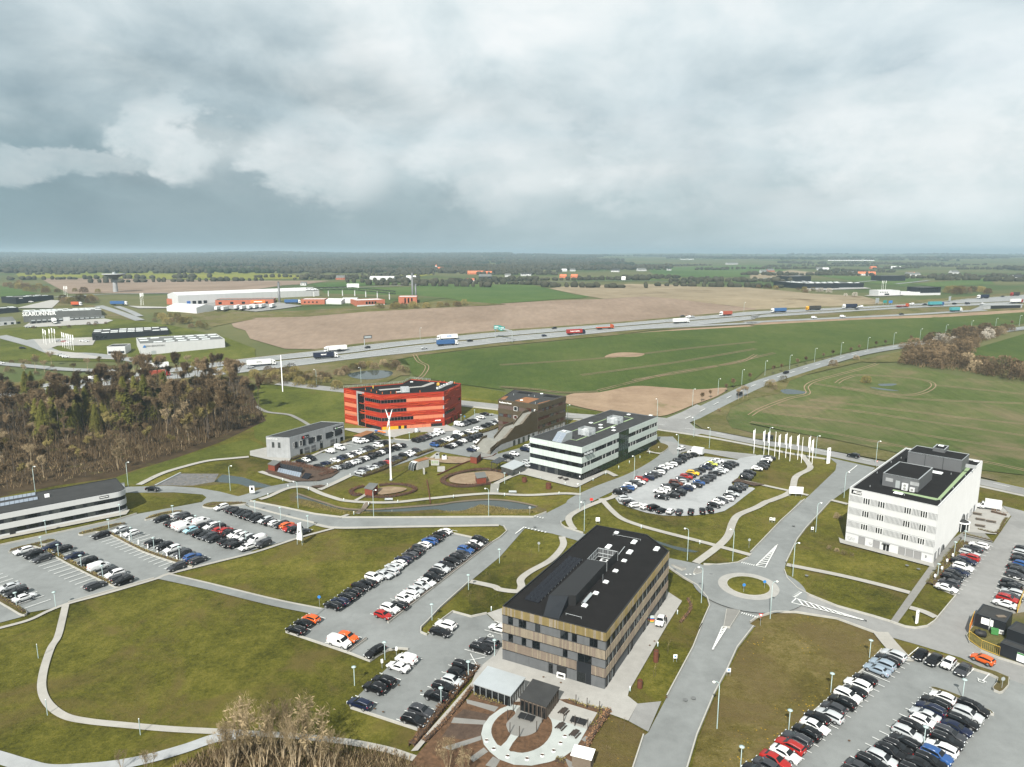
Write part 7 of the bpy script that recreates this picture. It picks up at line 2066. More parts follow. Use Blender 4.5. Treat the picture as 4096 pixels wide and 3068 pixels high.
# ------------------------------------------------------------------ lorries
mat('tarp_white',(.60,.61,.60),.6,.06); mat('tarp_navy',(.010,.014,.032),.6,.06); mat('tarp_blue',(.03,.085,.20),.6,.06); mat('tarp_red',(.25,.022,.018),.6,.06)
mat('tarp_orange',(.38,.075,.025),.6,.06); mat('tarp_rust',(.26,.055,.03),.7,.1); mat('tarp_dark',(.03,.028,.024),.7,.1); mat('tarp_teal',(.05,.22,.24),.6,.06); mat('cab_yellow',(.58,.30,.02),.5,.05)
def lorry(p,h,cab,box,label,text=None,tm='sign_white',L=16.0,flat=False,name='lorry',group='lorries on the motorway'):
 e=empty(name,P3(p,TOPZ),h,label,'truck',group)
 x0=L/2
 c=MB().use(cab,True)
 prof=[(x0,.55),(x0,1.5),(x0-.12,2.5),(x0-.5,3.1),(x0-1.9,3.75),(x0-2.15,3.75),(x0-2.15,.55)]
 for s in (1,-1):
  q=[(x,s*1.22,z) for x,z in prof]
  c.face(q if s<0 else q[::-1])
 c.smooth=False
 for (xa,za),(xb,zb) in zip(prof,prof[1:]+prof[:1]):
  c.face([(xa,-1.22,za),(xa,1.22,za),(xb,1.22,zb),(xb,-1.22,zb)])
 obj('cab',c.mesh('cab'),e)
 g=MB().use('car_glass'); g.face([(x0+.015,-1.1,1.55),(x0+.015,1.1,1.55),(x0-.1,1.1,2.5),(x0-.1,-1.1,2.5)]); obj('windscreen',g.mesh('windscreen'),e)
 for s in (1,-1):
  g=MB().use('car_glass'); q=[(x0-.25,s*1.235,1.6),(x0-1.3,s*1.235,1.6),(x0-1.3,s*1.235,2.45),(x0-.4,s*1.235,2.45)]; g.face(q if s>0 else q[::-1]); obj('side_window',g.mesh('side_window'),e)
 obj('chassis',MB().use('plastic').box(-x0+.3,x0-2.2,-.5,.5,.6,1.1).mesh('chassis'),e)
 if flat:
  obj('flatbed',MB().use(box).box(-x0,x0-3.0,-1.25,1.25,1.05,1.5).mesh('flatbed'),e)
 else:
  t=obj('trailer',MB().use(box).box(-x0,x0-2.7,-1.25,1.25,1.1,3.95).use('plastic').box(-x0+.2,x0-2.9,-1.2,1.2,.95,1.1).mesh('trailer'),e)
  if text:
   for s in (1,-1):lettering(text,1.5 if len(text)<6 else 1.0,tm,t,(-1.4,-s*1.28,2.6),(s,0,0),bold=.05,stretch=1.2 if len(text)<6 else .95)
 for x in (x0-1.3,x0-3.9,-x0+1.6,-x0+2.9,-x0+4.2):
  for s in (1,-1):
   obj('wheel',LW_MESH,e,loc=(x,s*1.0,.5))
 return e
g=MB().use('tyre',True)
ringv=[(.5*cos(2*pi*q/12),y,.5*sin(2*pi*q/12)) for y in (-.25,.25) for q in range(12)]
g.faces(ringv,[(q,(q+1) % 12,12+(q+1) % 12,12+q) for q in range(12)]+[tuple(range(12)),tuple(12+q for q in reversed(range(12)))])
LW_MESH=g.mesh('lorry_wheel')
HWY=MB_
def road_dir(p):
 j=min(range(len(HWY)-1),key=lambda i:(HWY[i][0]-p[0])**2+(HWY[i][1]-p[1])**2)
 return hd(HWY[j],HWY[j+1])
for p,dirn,cab,box,lab,txt,tm,kw in (
 ((-160.7,450.3),1,'tarp_white','tarp_white','white lorry with DTL lettering, nearest on the motorway','DTL','sign_grey',dict(L=17.5)),
 ((-125.1,472.4),1,'tarp_white','tarp_navy','navy curtain-sided lorry with white lettering and white cab','BISFORT','sign_white',{}),
 ((-123.7,494.1),-1,'tarp_white','tarp_white','plain white lorry beside a black car on the far carriageway',None,None,{}),
 ((-49.1,536),-1,'tarp_white','tarp_white','white lorry with a red cross mark passing a blue lorry','DTK','sign_blue',{}),
 ((-47.2,515.3),1,'tarp_white','tarp_blue','bright blue curtain-sided lorry with white cab',None,None,{}),
 ((50.3,557.9),1,'tarp_navy','tarp_red','red lorry with white lettering and dark cab','Transport & Spedition','sign_white',{}),
 ((76.1,581.1),1,'tarp_orange','tarp_orange','orange empty flatbed lorry behind the red one',None,None,dict(flat=True)),
 ((145.3,609.6),1,'tarp_white','tarp_white','plain white lorry midway along the near carriageway',None,None,{}),
 ((195,648.7),-1,'tarp_white','tarp_rust','rust-red container lorry with white cab',None,None,dict(L=13)),
 ((250,667.7),-1,'tarp_white','tarp_blue','blue lorry with white cab left of the yellow tipper',None,None,{}),
 ((288.1,681.2),-1,'cab_yellow','tarp_dark','yellow-cabbed tipper lorry with dark body',None,None,{}),
 ((328.6,693.6),-1,'tarp_white','tarp_navy','dark blue lorry with white cab right of the tipper',None,None,{}),
 ((382.6,698.4),1,'tarp_orange','tarp_red','red flatbed lorry with orange cab',None,None,dict(flat=True,L=14)),
 ((422,709.8),1,'tarp_blue','tarp_teal','teal lorry with blue cab',None,None,dict(L=18)),
 ((502.7,762.4),-1,'tarp_white','tarp_navy','small dark blue lorry far right on the motorway',None,None,{}),
 ((570.5,810.8),-1,'tarp_red','tarp_dark','red-cabbed lorry farthest right',None,None,{}),
 ((515,728.4),1,'tarp_red','tarp_white','white lorry with red cab on the bridge',None,None,{}),
 ((-224.4,440.8),-1,'tarp_white','tarp_white','white lorry half hidden behind the bare trees',None,None,{}),
 ((-214.3,420.8),1,'tarp_red','tarp_rust','brown lorry glimpsed through the wood',None,None,{}),
):
 lorry(p,road_dir(p)+(0 if dirn>0 else pi),cab,box,lab,txt,tm,**kw)
for p,ang,box,lab,kw in (((-393.1,713.5),.1,'tarp_blue','blue lorry parked on the yard below the water tower',{}),((-392.8,609.1),-.9,'tarp_white','white lorry reversing at the loading docks',dict(L=13)),((-222.7,724.6),.1,'tarp_blue','dark blue trailer parked at the brick works',{}),((-432.6,708.8),.05,'tarp_orange','orange box lorry standing alone on the grass',dict(L=10))):
 lorry(p,ang,'tarp_white',box,lab,group='lorries parked beyond the motorway',**kw)
for k,p in enumerate([(-280.4,682.1),(-274.3,680.7),(-265.9,689.3),(-258.1,686.4),(-253,689.3),(-252.9,693.7),(-248.2,693.7),(-243.8,696.7),(-234.6,698.2)]):
 e=empty('semi_trailer',P3(p),1.45+.1*(k % 3),'%s white trailer from left in the works yard' % ORD[k],'trailer','white trailers in the works yard')
 obj('box',MB().use('tarp_white').box(-6.5,6.5,-1.25,1.25,1.1,3.9).mesh('box'),e)
 obj('undercarriage',MB().use('plastic').box(-6,6,-1.0,1.0,.1,1.05).mesh('undercarriage'),e)
for p,k,c,dirn,lab in (((-120.5,494.5),'e','k',1,'black car beside the plain white lorry'),((-103.5,505.1),'h','k',-1,'black car under the dark message sign'),((-62.6,502.3),'s','s',1,'silver saloon on the near carriageway'),((-31.6,529.3),'s','k',1,'black saloon following the blue lorry'),((-165.5,443.9),'e','s',1,'silver car under the DTL lorry'),((34.6,582.1),'h','k',-1,'black car left of the red lorry, far lanes'),((25,549.3),'h','n',1,'navy car left of the red lorry, near lanes'),((153.9,642.3),'s','g',-1,'dark grey car above the white lorry'),((157.6,636),'V','w',-1,'white van above the white lorry'),
       ((162,639.1),'s','s',-1,'silver car ahead of the white van'),((341,697.6),'V','w',-1,'white van right of the dark blue lorry'),((331.4,684.2),'e','g',1,'grey estate on near lanes under the white van'),((400.4,714.8),'V','w',-1,'white van right of the traffic signs'),((413.2,713.9),'s','k',-1,'dark saloon between white van and teal lorry'),((445.6,718.1),'u','k',1,'dark off-roader right of the teal lorry'),((459.7,719.8),'V','g',1,'grey van before the bridge'),((475.3,719.8),'s','w',1,'white car at the start of the bridge'),((541,788.1),'s','k',-1,'dark car between two far lorries'),
       ((357.7,653.3),'s','k',1,'black car on the slip road'),((297.2,638.8),'V','w',1,'white van, right one on the slip road'),((269,632.8),'V','w',1,'white camper van, left one on the slip road'),((-248.7,415.2),'V','w',1,'white van seen through the wood')):
 lone('van' if k=='V' else 'car',k,c,p,road_dir(p)+(0 if dirn>0 else pi),lab,'van' if k=='V' else 'car',P3(p,TOPZ)[2],False,'cars on the motorway')
lorry((419.4,672.9),road_dir((419.4,672.9)),'tarp_white','tarp_teal','white and teal coach below the bridge',L=13,name='coach',group='lorries on the motorway')
for p,c,lab in (((-340.3,530.7),'s','silver car, left of those at the flagpole yard'),((-334.1,527.6),'r','red car at the flagpole yard'),((-329.7,524.6),'w','white car, right of those at the flagpole yard'),((-322.7,531.1),'w','white car by the black warehouse, left'),((-318.9,528.9),'w','white car by the black warehouse, right'),((-308.9,481.8),'s','silver car, left on the white warehouse drive'),((-305.5,478.9),'w','white car, middle on the white warehouse drive'),((-301.6,475.6),'w','white car, right on the white warehouse drive'),((-350.3,504.7),'k','dark car on the industrial road'),((-332.3,456.8),'w','white car at the left edge on the service road'),((-401.9,589),'s','silver car by the dock yard hedge'),((-398.6,590.7),'s','silver car right of the other by the dock yard hedge'),((-502.6,734.4),'w','white van in front of the black hall'),((-494.9,734.4),'w','white car in front of the black hall')):
 lone('car','h',c,p,.3,lab,'car',P3(p)[2],False,'cars on the industrial estate')
# ------------------------------------------------------------------ signs over and beside the motorway
def sign(p,w,h,z0,m,label,ang=.6,legs=2,name='road_sign',text=None,cat='sign',tm='sign_white',group=None,leg_r=.12,edge=None):
 e=empty(name,P3(p),ang,label,cat,group)
 obj('panel',MB().use(m).box(-w/2,w/2,-.08,.08,z0,z0+h).mesh('panel'),e)
 xs=(0,) if legs==1 else (-w*.35,w*.35)
 for x in xs:
  obj('post',MB().use('galvanised').tube([(x,.12,-.5),(x,.12,z0+h*.8)],leg_r,6).mesh('post'),e)
 if text:
  for t_,sz,dz in text:lettering(t_,sz,tm,e,(0,-.12,z0+h*dz),(1,0,0),bold=sz*.02)
 return e
ga,gb=(-12.9,547),(.1,528.9)
e=empty('sign_gantry',P3(ga),0,'gantry with green direction signs spanning the motorway','gantry')
def rg(p,z):return (p[0]-ga[0],p[1]-ga[1],gz(p[1])-gz(ga[1])+z)
for q in (ga,gb):obj('post',MB().use('galvanised').tube([rg(q,-.5),rg(q,8.2)],.3,6).mesh('post'),e)
obj('beam',MB().use('galvanised').tube([rg(ga,7.6),rg(gb,7.6)],.3,4).tube([rg(ga,8.3),rg(gb,8.3)],.2,4).mesh('beam'),e)
for t,wd,m in ((.12,5.5,'sign_teal'),(.3,3.0,'sign_teal'),(.42,4.0,'sign_teal')):
 q=along(ga,gb,t)
 c=rg(q,6.6)
 h_=hd(ga,gb)
 obj('sign_panel',MB().use(m).box(-wd/2,wd/2,-.1,.1,0,3.0,Matrix.Translation(c) @ Matrix.Rotation(.35,4,'Z')).use('sign_white').box(-wd/2+.5,wd/2-.8,-.14,-.1,1.9,2.3,Matrix.Translation(c) @ Matrix.Rotation(.35,4,'Z')).box(-wd/2+.5,wd/2-1.6,-.14,-.1,.8,1.2,Matrix.Translation(c) @ Matrix.Rotation(.35,4,'Z')).mesh('sign_panel'),e)
e=empty('message_sign',P3((-107.3,513.6)),.5,'dark overhead message sign on a single post by the motorway','sign')
obj('post',MB().use('galvanised').tube([(0,0,-.5),(0,0,7)],.3,6).mesh('post'),e)
obj('sign_panel',MB().use('sign_black').box(-.4,5.6,-.3,.3,5.4,7.6).use('galvanised').box(.0,5.2,-.35,-.3,5.8,7.2).mesh('sign_panel'),e)
sign((368.4,719.8),6.5,5.0,1.5,'galvanised','back of a large grey direction board',.6)
sign((376.3,719.8),6.5,2.6,1.5,'sign_teal','green direction board beside the motorway',.6)
sign((381.1,718.1),7.0,2.6,1.5,'sign_blue','blue direction board beside the motorway',.6)
sign((450.9,735.4),6.0,4.5,1.5,'galvanised','back of a grey direction board near the bridge',.7)
sign((192,1236),7,6,2,'sign_white','white roadside board on the far field road',.1)
sign((-210,946),16,5,3,'sign_white','wide white hoarding behind the pipe bridge',.0)
for pts,n,lab,grp in (([(-346.9,523.3),(-342.5,519),(-342.4,523.3),(-342.6,526.7),(-338.5,523.3)],5,'flagpole left of the gate, industrial estate','left flagpoles'),([(-325.2,510.7),(-322.1,507.9),(-318.9,505.5),(-316.5,503.9),(-313.5,501.5),(-310.9,499.9)],6,'flagpole right of the gate, industrial estate','right flagpoles'),([(-498.7,796.2),(-497.1,796.2),(-495.4,796.2)],3,'flagpole by the black hall','hall flagpoles'),([(-371.9,714.3),(-372.8,718.2),(-371.2,718.2)],3,'flagpole at the roundabout below the tower','tower flagpoles'),([(492,953),(494,953),(497,953)],3,'flagpole in front of the white showroom','showroom flagpoles')):
 for k,q in enumerate(pts):
  e=empty('flagpole',P3(q),.3,'%s %s' % (ORD[k],lab),'flagpole',grp)
  hh=11 if grp[0] in 'lr' else 12
  obj('pole',MB().use('sign_white').tube([(0,0,-.5),(0,0,hh)],[.14,.08],6).mesh('pole'),e)
  obj('flag',MB().use('sign_white').box(.08,.6,-.03,.03,hh-3.6,hh-.4).mesh('flag'),e)
# ================================================================== street furniture
def proto(build):
 """build once, then hand out copies with their own labels"""
 src=[]
 def place(p,rz,label,group,z=.0):
  if not src:
   o=build(); src.append(o)
  else:
   o=copy_tree(src[0])
  o.location=P3(p,z); o.rotation_euler=(0,0,rz)
  o['label']=label; o['group']=group
  return o
 return place
def _street_lamp():
 e=empty('street_lamp',cat='street lamp')
 obj('post',MB().use('lamp_post',True).tube([(0,0,-.3),(0,0,3),(0,0,8.0)],[.10,.085,.065],7).mesh('post'),e)
 obj('arm',MB().use('lamp_post',True).tube([(0,0,7.95),(-.1,0,8.5),(-.5,0,8.8),(-1.0,0,8.75)],[.08,.07,.06,.06],6).mesh('arm'),e)
 h=obj('lamp_head',MB().use('lamp_glass',True).tube([(-1.0,0,8.95),(-1.0,0,8.82),(-1.0,0,8.6)],[.1,.28,.22],10).mesh('lamp_head'),e)
 return e
street_lamp=proto(_street_lamp)
def _park_lamp():
 e=empty('park_lamp',cat='lamp')
 obj('post',MB().use('lamp_post',True).tube([(0,0,-.2),(0,0,3.7)],[.075,.06],7).mesh('post'),e)
 obj('shade',MB().use('lamp_post',True).tube([(0,0,3.72),(0,0,3.80),(0,0,3.92)],[.42,.45,.12],12).mesh('shade'),e)
 return e
park_lamp=proto(_park_lamp)
G9='tall curved street lamps'
for i,p in enumerate([(154.2,427.1),(175.3,443.2),(199.7,464),(225.5,482.9),(252.7,501.2),(280.3,518.7),(308.7,534.9),(338.3,552.2),(369.7,570.6),(397.4,582.7),(427.4,597.7)]):street_lamp(p,2.5,'%s tall street lamp counting up the country road' % ORD[i],G9)
for p,r,lab in zip([(133,404.5),(113.3,383.4),(94.1,362.2),(72,343.6),(80.3,304.5),(82.1,286),(66.4,274.5),(43.8,244.5),(21.4,213.6),(21.1,196.5),(46.4,176.5),(58.2,175.9),(44,153.2),(106.8,285.9),(120.6,272.3),(140.5,264.3),(110.2,225.1),(88.5,195.8),(70.6,167),(57.4,145.9),(35.07,108.85),(-42.5,207.3),(-68.1,215.4),(-7.2,208.6),(-133.5,236.6),(-162.5,231.5),(-96.3,232.3),(26.5,330.6),(-113.2,404.5),(-88.5,409.8),(-70,538.7),(219.4,673.6)],(2.5,)*3+(.5,.3,.3,.3,.6,.6,0,0,0,0,3,3,3,3.1,3.2,3.2,3.2,.1,3,0,0,3,3,3,3,0,0,3,3),
  ('street lamp on the country road near the bare soil, upper','street lamp on the country road near the bare soil, middle','street lamp on the country road near the bare soil, lower','street lamp at the far side of the junction','street lamp inside the junction curve','street lamp on the verge right of the junction','street lamp at the corner above the delivery truck','street lamp along the street beside the gravel lot','street lamp at the lower end of the gravel lot street','street lamp behind the slatted office roof','street lamp between path and canal, left of the crossing','street lamp right of the path crossing','street lamp on the verge between slatted office and roundabout','street lamp behind the flagpoles','street lamp right of the flagpoles','street lamp on the road left of the white office roof','street lamp on the lawn left of the white office','street lamp beside the small sign below the white office','street lamp at the path end above the roundabout','street lamp below the roundabout','street lamp on the flowery verge, nearest of all','street lamp between pond and curved road','street lamp left of the pond on the curved road','street lamp at the right end of the pond','street lamp behind the rounded white office corner','street lamp behind the long roof at the left','street lamp beside the stone basin','street lamp right of the bronze office','small street lamp among shrubs left of the red office','small street lamp behind the red office','street lamp on the motorway below the ploughed field','street lamp on the motorway right of the rust lorry')):
 street_lamp(p,r,lab,G9)
for i,p in enumerate([(-128.5,182.8),(-117.3,195.7),(-120.8,208.1),(-135.1,194.8),(-120.7,177.7),(-110.6,170.9),(-101.6,164.8),(-104,207.1),(-93.3,198.8),(-84.3,194.2),(-74.1,186.7),(-107.6,189.6),(-97.5,182.2),(-87.8,176.3),(-113.3,150.6),(-104.6,150.9),(-80.4,211.4),(-70.5,205.5),(-60.2,198.6)]):park_lamp(p,0,'%s flat-topped park lamp of the left car park' % ORD[i],'flat-topped park lamps')
for i,(p,lab) in enumerate(zip([(-3.3,174.7),(-10.5,159.7),(-17.7,145.2),(-25.4,129.7),(-29.6,121.1),(-8.3,122.9),(-12.68,114.61),(-3.5,130.5),(71.8,130.4),(59,119),(47.13,108.32),(82.2,117.1),(67.65,104.04),(126.3,187),(118.8,179.4),(106.3,165.8),(36.06,99.28),(-44.2,296.9),(-24.4,331.3),(-18.4,341.1),(-2.6,239.9)],
  ('on the lawn right of the middle car park','at the path end right of the middle car park','on the grass tip below the middle car park','beside the single black estate','on the meadow above the bare trees','at the hedge top','at the hedge middle','at the slatted office corner','first by the lower right meadow','second by the lower right meadow','third by the lower right meadow','at the island of the double row','in the middle of the double row','top one before the white office','middle one before the white office','lowest one before the white office','at the bottom edge by the road','before the red office lawn','left beside the red office','right beside the red office','in the park by the round bed'))):park_lamp(p,0,'flat-topped park lamp '+lab,'flat-topped park lamps')
def small(name,label,cat,p,parts,rz=.0,group=None,z=.0):
 e=empty(name,P3(p,z),rz,label,cat,group)
 for nm,mb in parts:obj(nm,mb.mesh(nm),e)
 return e
for i,p in enumerate([(-95.1,130.3),(-81.76,112.41),(-62.74,107.22),(-41.96,105.91)]):
 small('marker_pole','%s plain green pole along the curved meadow path' % ORD[i],'pole',p,[('post',MB().use('lamp_post').tube([(0,0,-.2),(0,0,2.9)],.07,6)),('cap',MB().use('sign_white').tube([(0,0,2.9),(0,0,3.0)],.08,6))])
# flagpoles with narrow banners
for i,p in enumerate([(98,278.1),(101.4,276.3),(102.7,274.6),(104.8,273.7),(105.1,269.7),(108.5,271.8),(108.4,267.2),(112.3,269.4),(112,265),(115.7,266.8),(115.1,262.5)]):
 b=MB().use('sign_white')
 w_=[(.08+.55*q/3,.12*sin(q*2.1+i),0) for q in range(4)]
 for q in range(3):
  if i % 5 !=3:b.face([(w_[q][0],w_[q][1],5.4+.1*q),(w_[q+1][0],w_[q+1][1],5.3+.1*q),(w_[q+1][0],w_[q+1][1],9.6-.08*q),(w_[q][0],w_[q][1],9.7-.06*q)])
 parts=[('pole',MB().use('sign_white',True).tube([(0,0,-.3),(0,0,10.2)],[.1,.06],7))]
 if b.f:parts.append(('flag',b))
 small('flagpole','%s white flagpole from left beside the gravel lot' % ORD[i],'flagpole',p,parts,2.6+.15*(i % 3),'flagpoles beside the gravel lot')
# wind turbine and mast
tb=small('wind_turbine','slim white wind turbine with three blades in the park','wind turbine',(-43.2,243.3),[('mast',MB().use('sign_white',True).tube([(0,0,-.3),(0,0,1.2),(0,0,11),(0,0,22.3)],[.38,.34,.28,.19],12)),('nacelle',MB().use('sign_white',True).tube([(.2,-.9,22.5),(.1,.9,22.6)],[.32,.3],8)),('flange',MB().use('galvanised').cyl((0,0),.55,0,.5,12))])
for k in range(3):
 a=radians((72,108,255)[k])
 d=Vector((cos(a),0,sin(a)))
 obj('blade',MB().use('sign_white',True).tube([Vector((.2,-1.0,22.5))+d*t for t in (0,.8,3.9)],[.12,.26,.06],5).mesh('blade'),tb)
small('mast','thin white mast standing on the grass left of the red office','mast',(-128,389.4),[('pole',MB().use('sign_white',True).tube([(0,0,-.3),(0,0,20.5)],[.3,.16],8))])
# signs
small('totem_sign','white upright totem sign at the road junction','sign',(121.9,263.9),[('panel',MB().use('sign_white').box(-.75,.75,-.2,.2,0,6.2)),('logo',MB().use('sign_black').box(-.2,.25,-.24,-.2,5.1,5.6))],.5)
small('billboard','white double notice board on two legs by the winding path','sign',(94.6,226.1),[('panel',MB().use('sign_white').box(-2.2,-.03,-.06,.06,1.0,3.4).box(.03,2.2,-.06,.06,1.0,3.4)),('leg',MB().use('galvanised').tube([(-1.9,.1,0),(-1.9,.1,3.3)],.06,5)),('leg',MB().use('galvanised').tube([(0,.1,0),(0,.1,3.3)],.06,5)),('leg',MB().use('galvanised').tube([(1.9,.1,0),(1.9,.1,3.3)],.06,5))],-.15)
ps=small('parking_tower_sign','three-sided white parking sign tower on green legs','sign',(-58.9,186.9),[],-.35)
for k in range(3):
 h0,r0,r1=1.4+k*1.6,1.05-k*.14,.95-k*.14
 tri=[(r*cos(a),r*sin(a),z) for r,z in ((r0,h0),(r1,h0+1.54)) for a in (radians(215),radians(325),radians(90))]
 b=MB().use('sign_white'); b.faces(tri,[(0,1,4,3),(1,2,5,4),(2,0,3,5),(3,4,5),(2,1,0)])
 obj('panel',b.mesh('panel'),ps)
lettering('P',1.3,'sign_black',ps,(0,-.62,3.75),(1,0,0))
for a in (215,325,90):obj('leg',MB().use('lamp_post').tube([(cos(radians(a)),sin(radians(a)),0),(.9*cos(radians(a)),.9*sin(radians(a)),1.5)],.06,5).mesh('leg'),ps)
obj('letter_strip',MB().use('galvanised').box(-.5,.45,-.66,-.63,1.55,1.7).mesh('letter_strip'),ps)
def placard(p,label,w=.75,h=.8,m='sign_white',z0=.8,rz=.0,dot=None):
 b=MB().use(m).box(-w/2,w/2,-.04,.04,z0,z0+h)
 if dot:b.use(dot).box(-w*.25,w*.25,-.06,-.04,z0+h*.35,z0+h*.8)
 small('placard',label,'sign',p,[('panel',b),('leg',MB().use('galvanised').tube([(-w*.4,.06,0),(-w*.4,.06,z0+h)],.035,5)),('leg',MB().use('galvanised').tube([(w*.4,.06,0),(w*.4,.06,z0+h)],.035,5))],rz)
placard((32.4,128.8),'small white placard on the grass strip by the slatted office',dot='sign_blue')
placard((41.6,124.1),'small white placard on the flowery verge',dot='sign_blue')
placard((87.3,195.4),'white placard with dark picture below the white office',dot='sign_black')
placard((77.9,202.9),'left of two white placards by the winding path',dot='sign_black'); placard((78.7,202.6),'right of two white placards by the winding path',dot='sign_black')
placard((-87.1,227.6),'tall white board with dark print beside the estate street',1.6,2.4,dot='sign_black')
placard((25.7,201.9),'white board behind the slatted office roof',1.2,1.2)
placard((25.8,220),'small red and white board by the gravel lot path',1.0,.8,'sign_red')
placard((-23,335.7),'small blue parking board beside the red office',.6,.6,'sign_blue',1.6)
small('pylon','leaning white information pylon at the right side street','sign',(88.8,143.8),[('panel',MB().use('sign_white').box(-.35,.35,-.15,.15,0,3.0)),('emblem',MB().use('sign_grey').box(-.15,.1,-.17,-.15,2.2,2.6))],.6)
def road_sign(p,shape,label,rz=.0,hgt=2.0):
 b=MB()
 if shape=='tri':
  b.use('sign_red').faces([(-.5,-.02,hgt+.85),(.5,-.02,hgt+.85),(0,-.02,hgt),(-.5,.02,hgt+.85),(.5,.02,hgt+.85),(0,.02,hgt)],[(0,2,1),(3,4,5)])
  b.use('sign_white').faces([(-.3,-.04,hgt+.74),(.3,-.04,hgt+.74),(0,-.04,hgt+.24)],[(0,2,1)])
 else:
  m='sign_blue' if shape=='blue' else 'galvanised'
  ring=[(.38*cos(2*pi*k/12),-.03,hgt+.4+.38*sin(2*pi*k/12)) for k in range(12)]
  b.use(m).face(ring); b.face([(x,.03,z) for x,y,z in ring][::-1])
 small('road_sign',label,'sign',p,[('panel',b),('post',MB().use('galvanised').tube([(0,.04,0),(0,.04,hgt+.8)],.04,5))],rz)
road_sign((54.1,142.7),'tri','red triangular give-way sign below the roundabout'); road_sign((137.7,258.2),'tri','red triangular give-way sign at the junction behind the white office',.5)
road_sign((55.1,157.2),'blue','round blue sign on the roundabout island, left'); road_sign((60.6,158.9),'blue','round blue sign on the roundabout island, right')
road_sign((65.2,184.1),'grey','back of a round sign right of the path crossing'); road_sign((-44.2,151.2),'blue','blue sign at the middle car park entrance'); road_sign((90.9,119.4),'grey','back of a triangular sign on the kerb island'); road_sign((5.5,209.3),'grey','small sign right of the pond'); road_sign((7.3,181.8),'grey','small green sign on the curved-path lawn')
# bollard lights
BOL=[(-81.5,226.6),(-77.5,235.3),(-69.7,232.7),(-55,221.6),(-37.1,220),(-81.6,242.5),(-64.2,236.7),(-58.8,247.9),(-46.1,217.6),(-49.1,209.6),(-19.4,224.9),(-2.5,226.7),(-4.9,231.1),(15.8,228),(10.3,244.3),(2.8,250.1),(10.3,244.3),(18.6,238),(28.9,242.9),(34.4,250.2),(40.2,257.6),(45.3,264.2),(50.6,271),(55.7,277.8),(60.7,284.4),(21.9,119.3),(30.1,134.5),(37.2,147.8),(38.1,198.3),(52.4,186.9),(-4.7,149.4)]
for i,p in enumerate(BOL):
 small('bollard_light','pale short bollard light along the park and office paths','bollard',p,[('post',MB().use('lamp_post',True).tube([(0,0,0),(0,0,.75)],.11,8)),('lens',MB().use('lamp_glass',True).tube([(0,0,.75),(0,0,1.0)],.11,8))],group='bollard lights along paths')
# charging posts on the hedge strip and hedge lot
for i,p in enumerate([(-111.9,192),(-108,189.3),(-104,186.5),(-100,183.7),(-96.2,181.3),(-92.4,178.7),(-88.6,176.3)]):small('charging_post','%s white charging post on the second hedge strip' % ORD[i],'charger',p,[('post',MB().use('sign_white').box(-.15,.15,-.12,.12,.1,1.35)),('screen',MB().use('sign_grey').box(-.1,.1,-.14,-.12,.95,1.2))],.4,'charging posts')
for i,p in enumerate([(116.4,176.2),(112.8,172.8),(108.8,168.3),(104.5,163.9),(-25.4,126.6),(-23.3,131)]):small('charging_post','%s charging post, hedge and corner bays' % ORD[i],'charger',p,[('post',MB().use('galvanised').tube([(0,0,0),(0,0,1.3)],.05,6)),('head',MB().use('sign_white').box(-.2,.2,-.15,.15,1.2,1.9))],.4,'charging posts')
# corten drums
for (p,lab,r,hh,rx) in (((28.6,129),'tall rusty steel drum on the grass strip',.52,2.4,0),((23.9,120.4),'short rusty steel drum on the grass strip',.5,1.5,0),((4.4,241.7),'left rusty drum on the park lawn',.85,1.5,0),((12.6,234.4),'right rusty drum on the park lawn',.95,1.9,0)):
 small('steel_drum',lab,'drum',p,[('shell',MB().use('corten',True).cyl((0,0),r,0,hh,18,cap=False)),('soil',MB().use('dark_mulch').cyl((0,0),r*.96,hh-.45,hh-.4,18))])
# benches and picnic tables
def bench(p,rz,label,L=2.6):
 b=MB().use('galvanised').box(-L/2,L/2,-.3,.3,.38,.46)
 small('bench',label,'bench',p,[('seat',b),('leg',MB().use('grey_metal').box(-L/2+.1,-L/2+.2,-.28,.28,0,.38)),('leg',MB().use('grey_metal').box(L/2-.2,L/2-.1,-.28,.28,0,.38)),('backrest',MB().use('galvanised').box(-L/2,L/2,.28,.33,.5,.85))],rz)
bench((-40.4,222),.05,'pale bench on the path below the left round bed'); bench((.2,229.4),-.03,'pale bench on the path below the bronze office')
def picnic(p,rz,label,m='timber_dark',s=1.0):
 t=MB().use(m)
 for k in range(5):t.box(-.9*s,.9*s,-.38+k*.155,-.24+k*.155,.72,.77)
 parts=[('table_top',t)]
 for sg in (1,-1):
  q=MB().use(m)
  for k in range(2):q.box(-.9*s,.9*s,sg*.62+k*.14-.1,sg*.62+k*.14+.03,.42,.47)
  parts.append(('seat',q))
 for x in (-.6,.6):parts.append(('leg',MB().use(m).tube([(x,-.7,0),(x,0,.7)],.05,4).tube([(x,.7,0),(x,0,.7)],.05,4)))
 small('picnic_table',label,'table',p,parts,rz,'picnic tables')
HQ=hd((7.51,108.31),(8.57,109.78))
for p,lab in zip([(9.13,112.61),(8.36,108.59),(10.59,106.71)],('picnic table on the paved terrace near the planted posts','picnic table on the pale terrace, left','picnic table on the pale terrace, right')):picnic(p,HQ,lab)
for p,lab in zip([(144,209),(142,204.3),(144.1,202.6),(138.6,199.2)],('top grey picnic bench on the white office terrace','middle left grey bench on the white office terrace','middle right grey bench on the white office terrace','lowest grey bench on the white office terrace')):picnic(p,2.6,lab,'timber_old',1.4)
for p,lab in zip([(17.5,244.7),(19.3,242.9)],('left picnic table before the banded office','right picnic table before the banded office')):picnic(p,.5,lab)
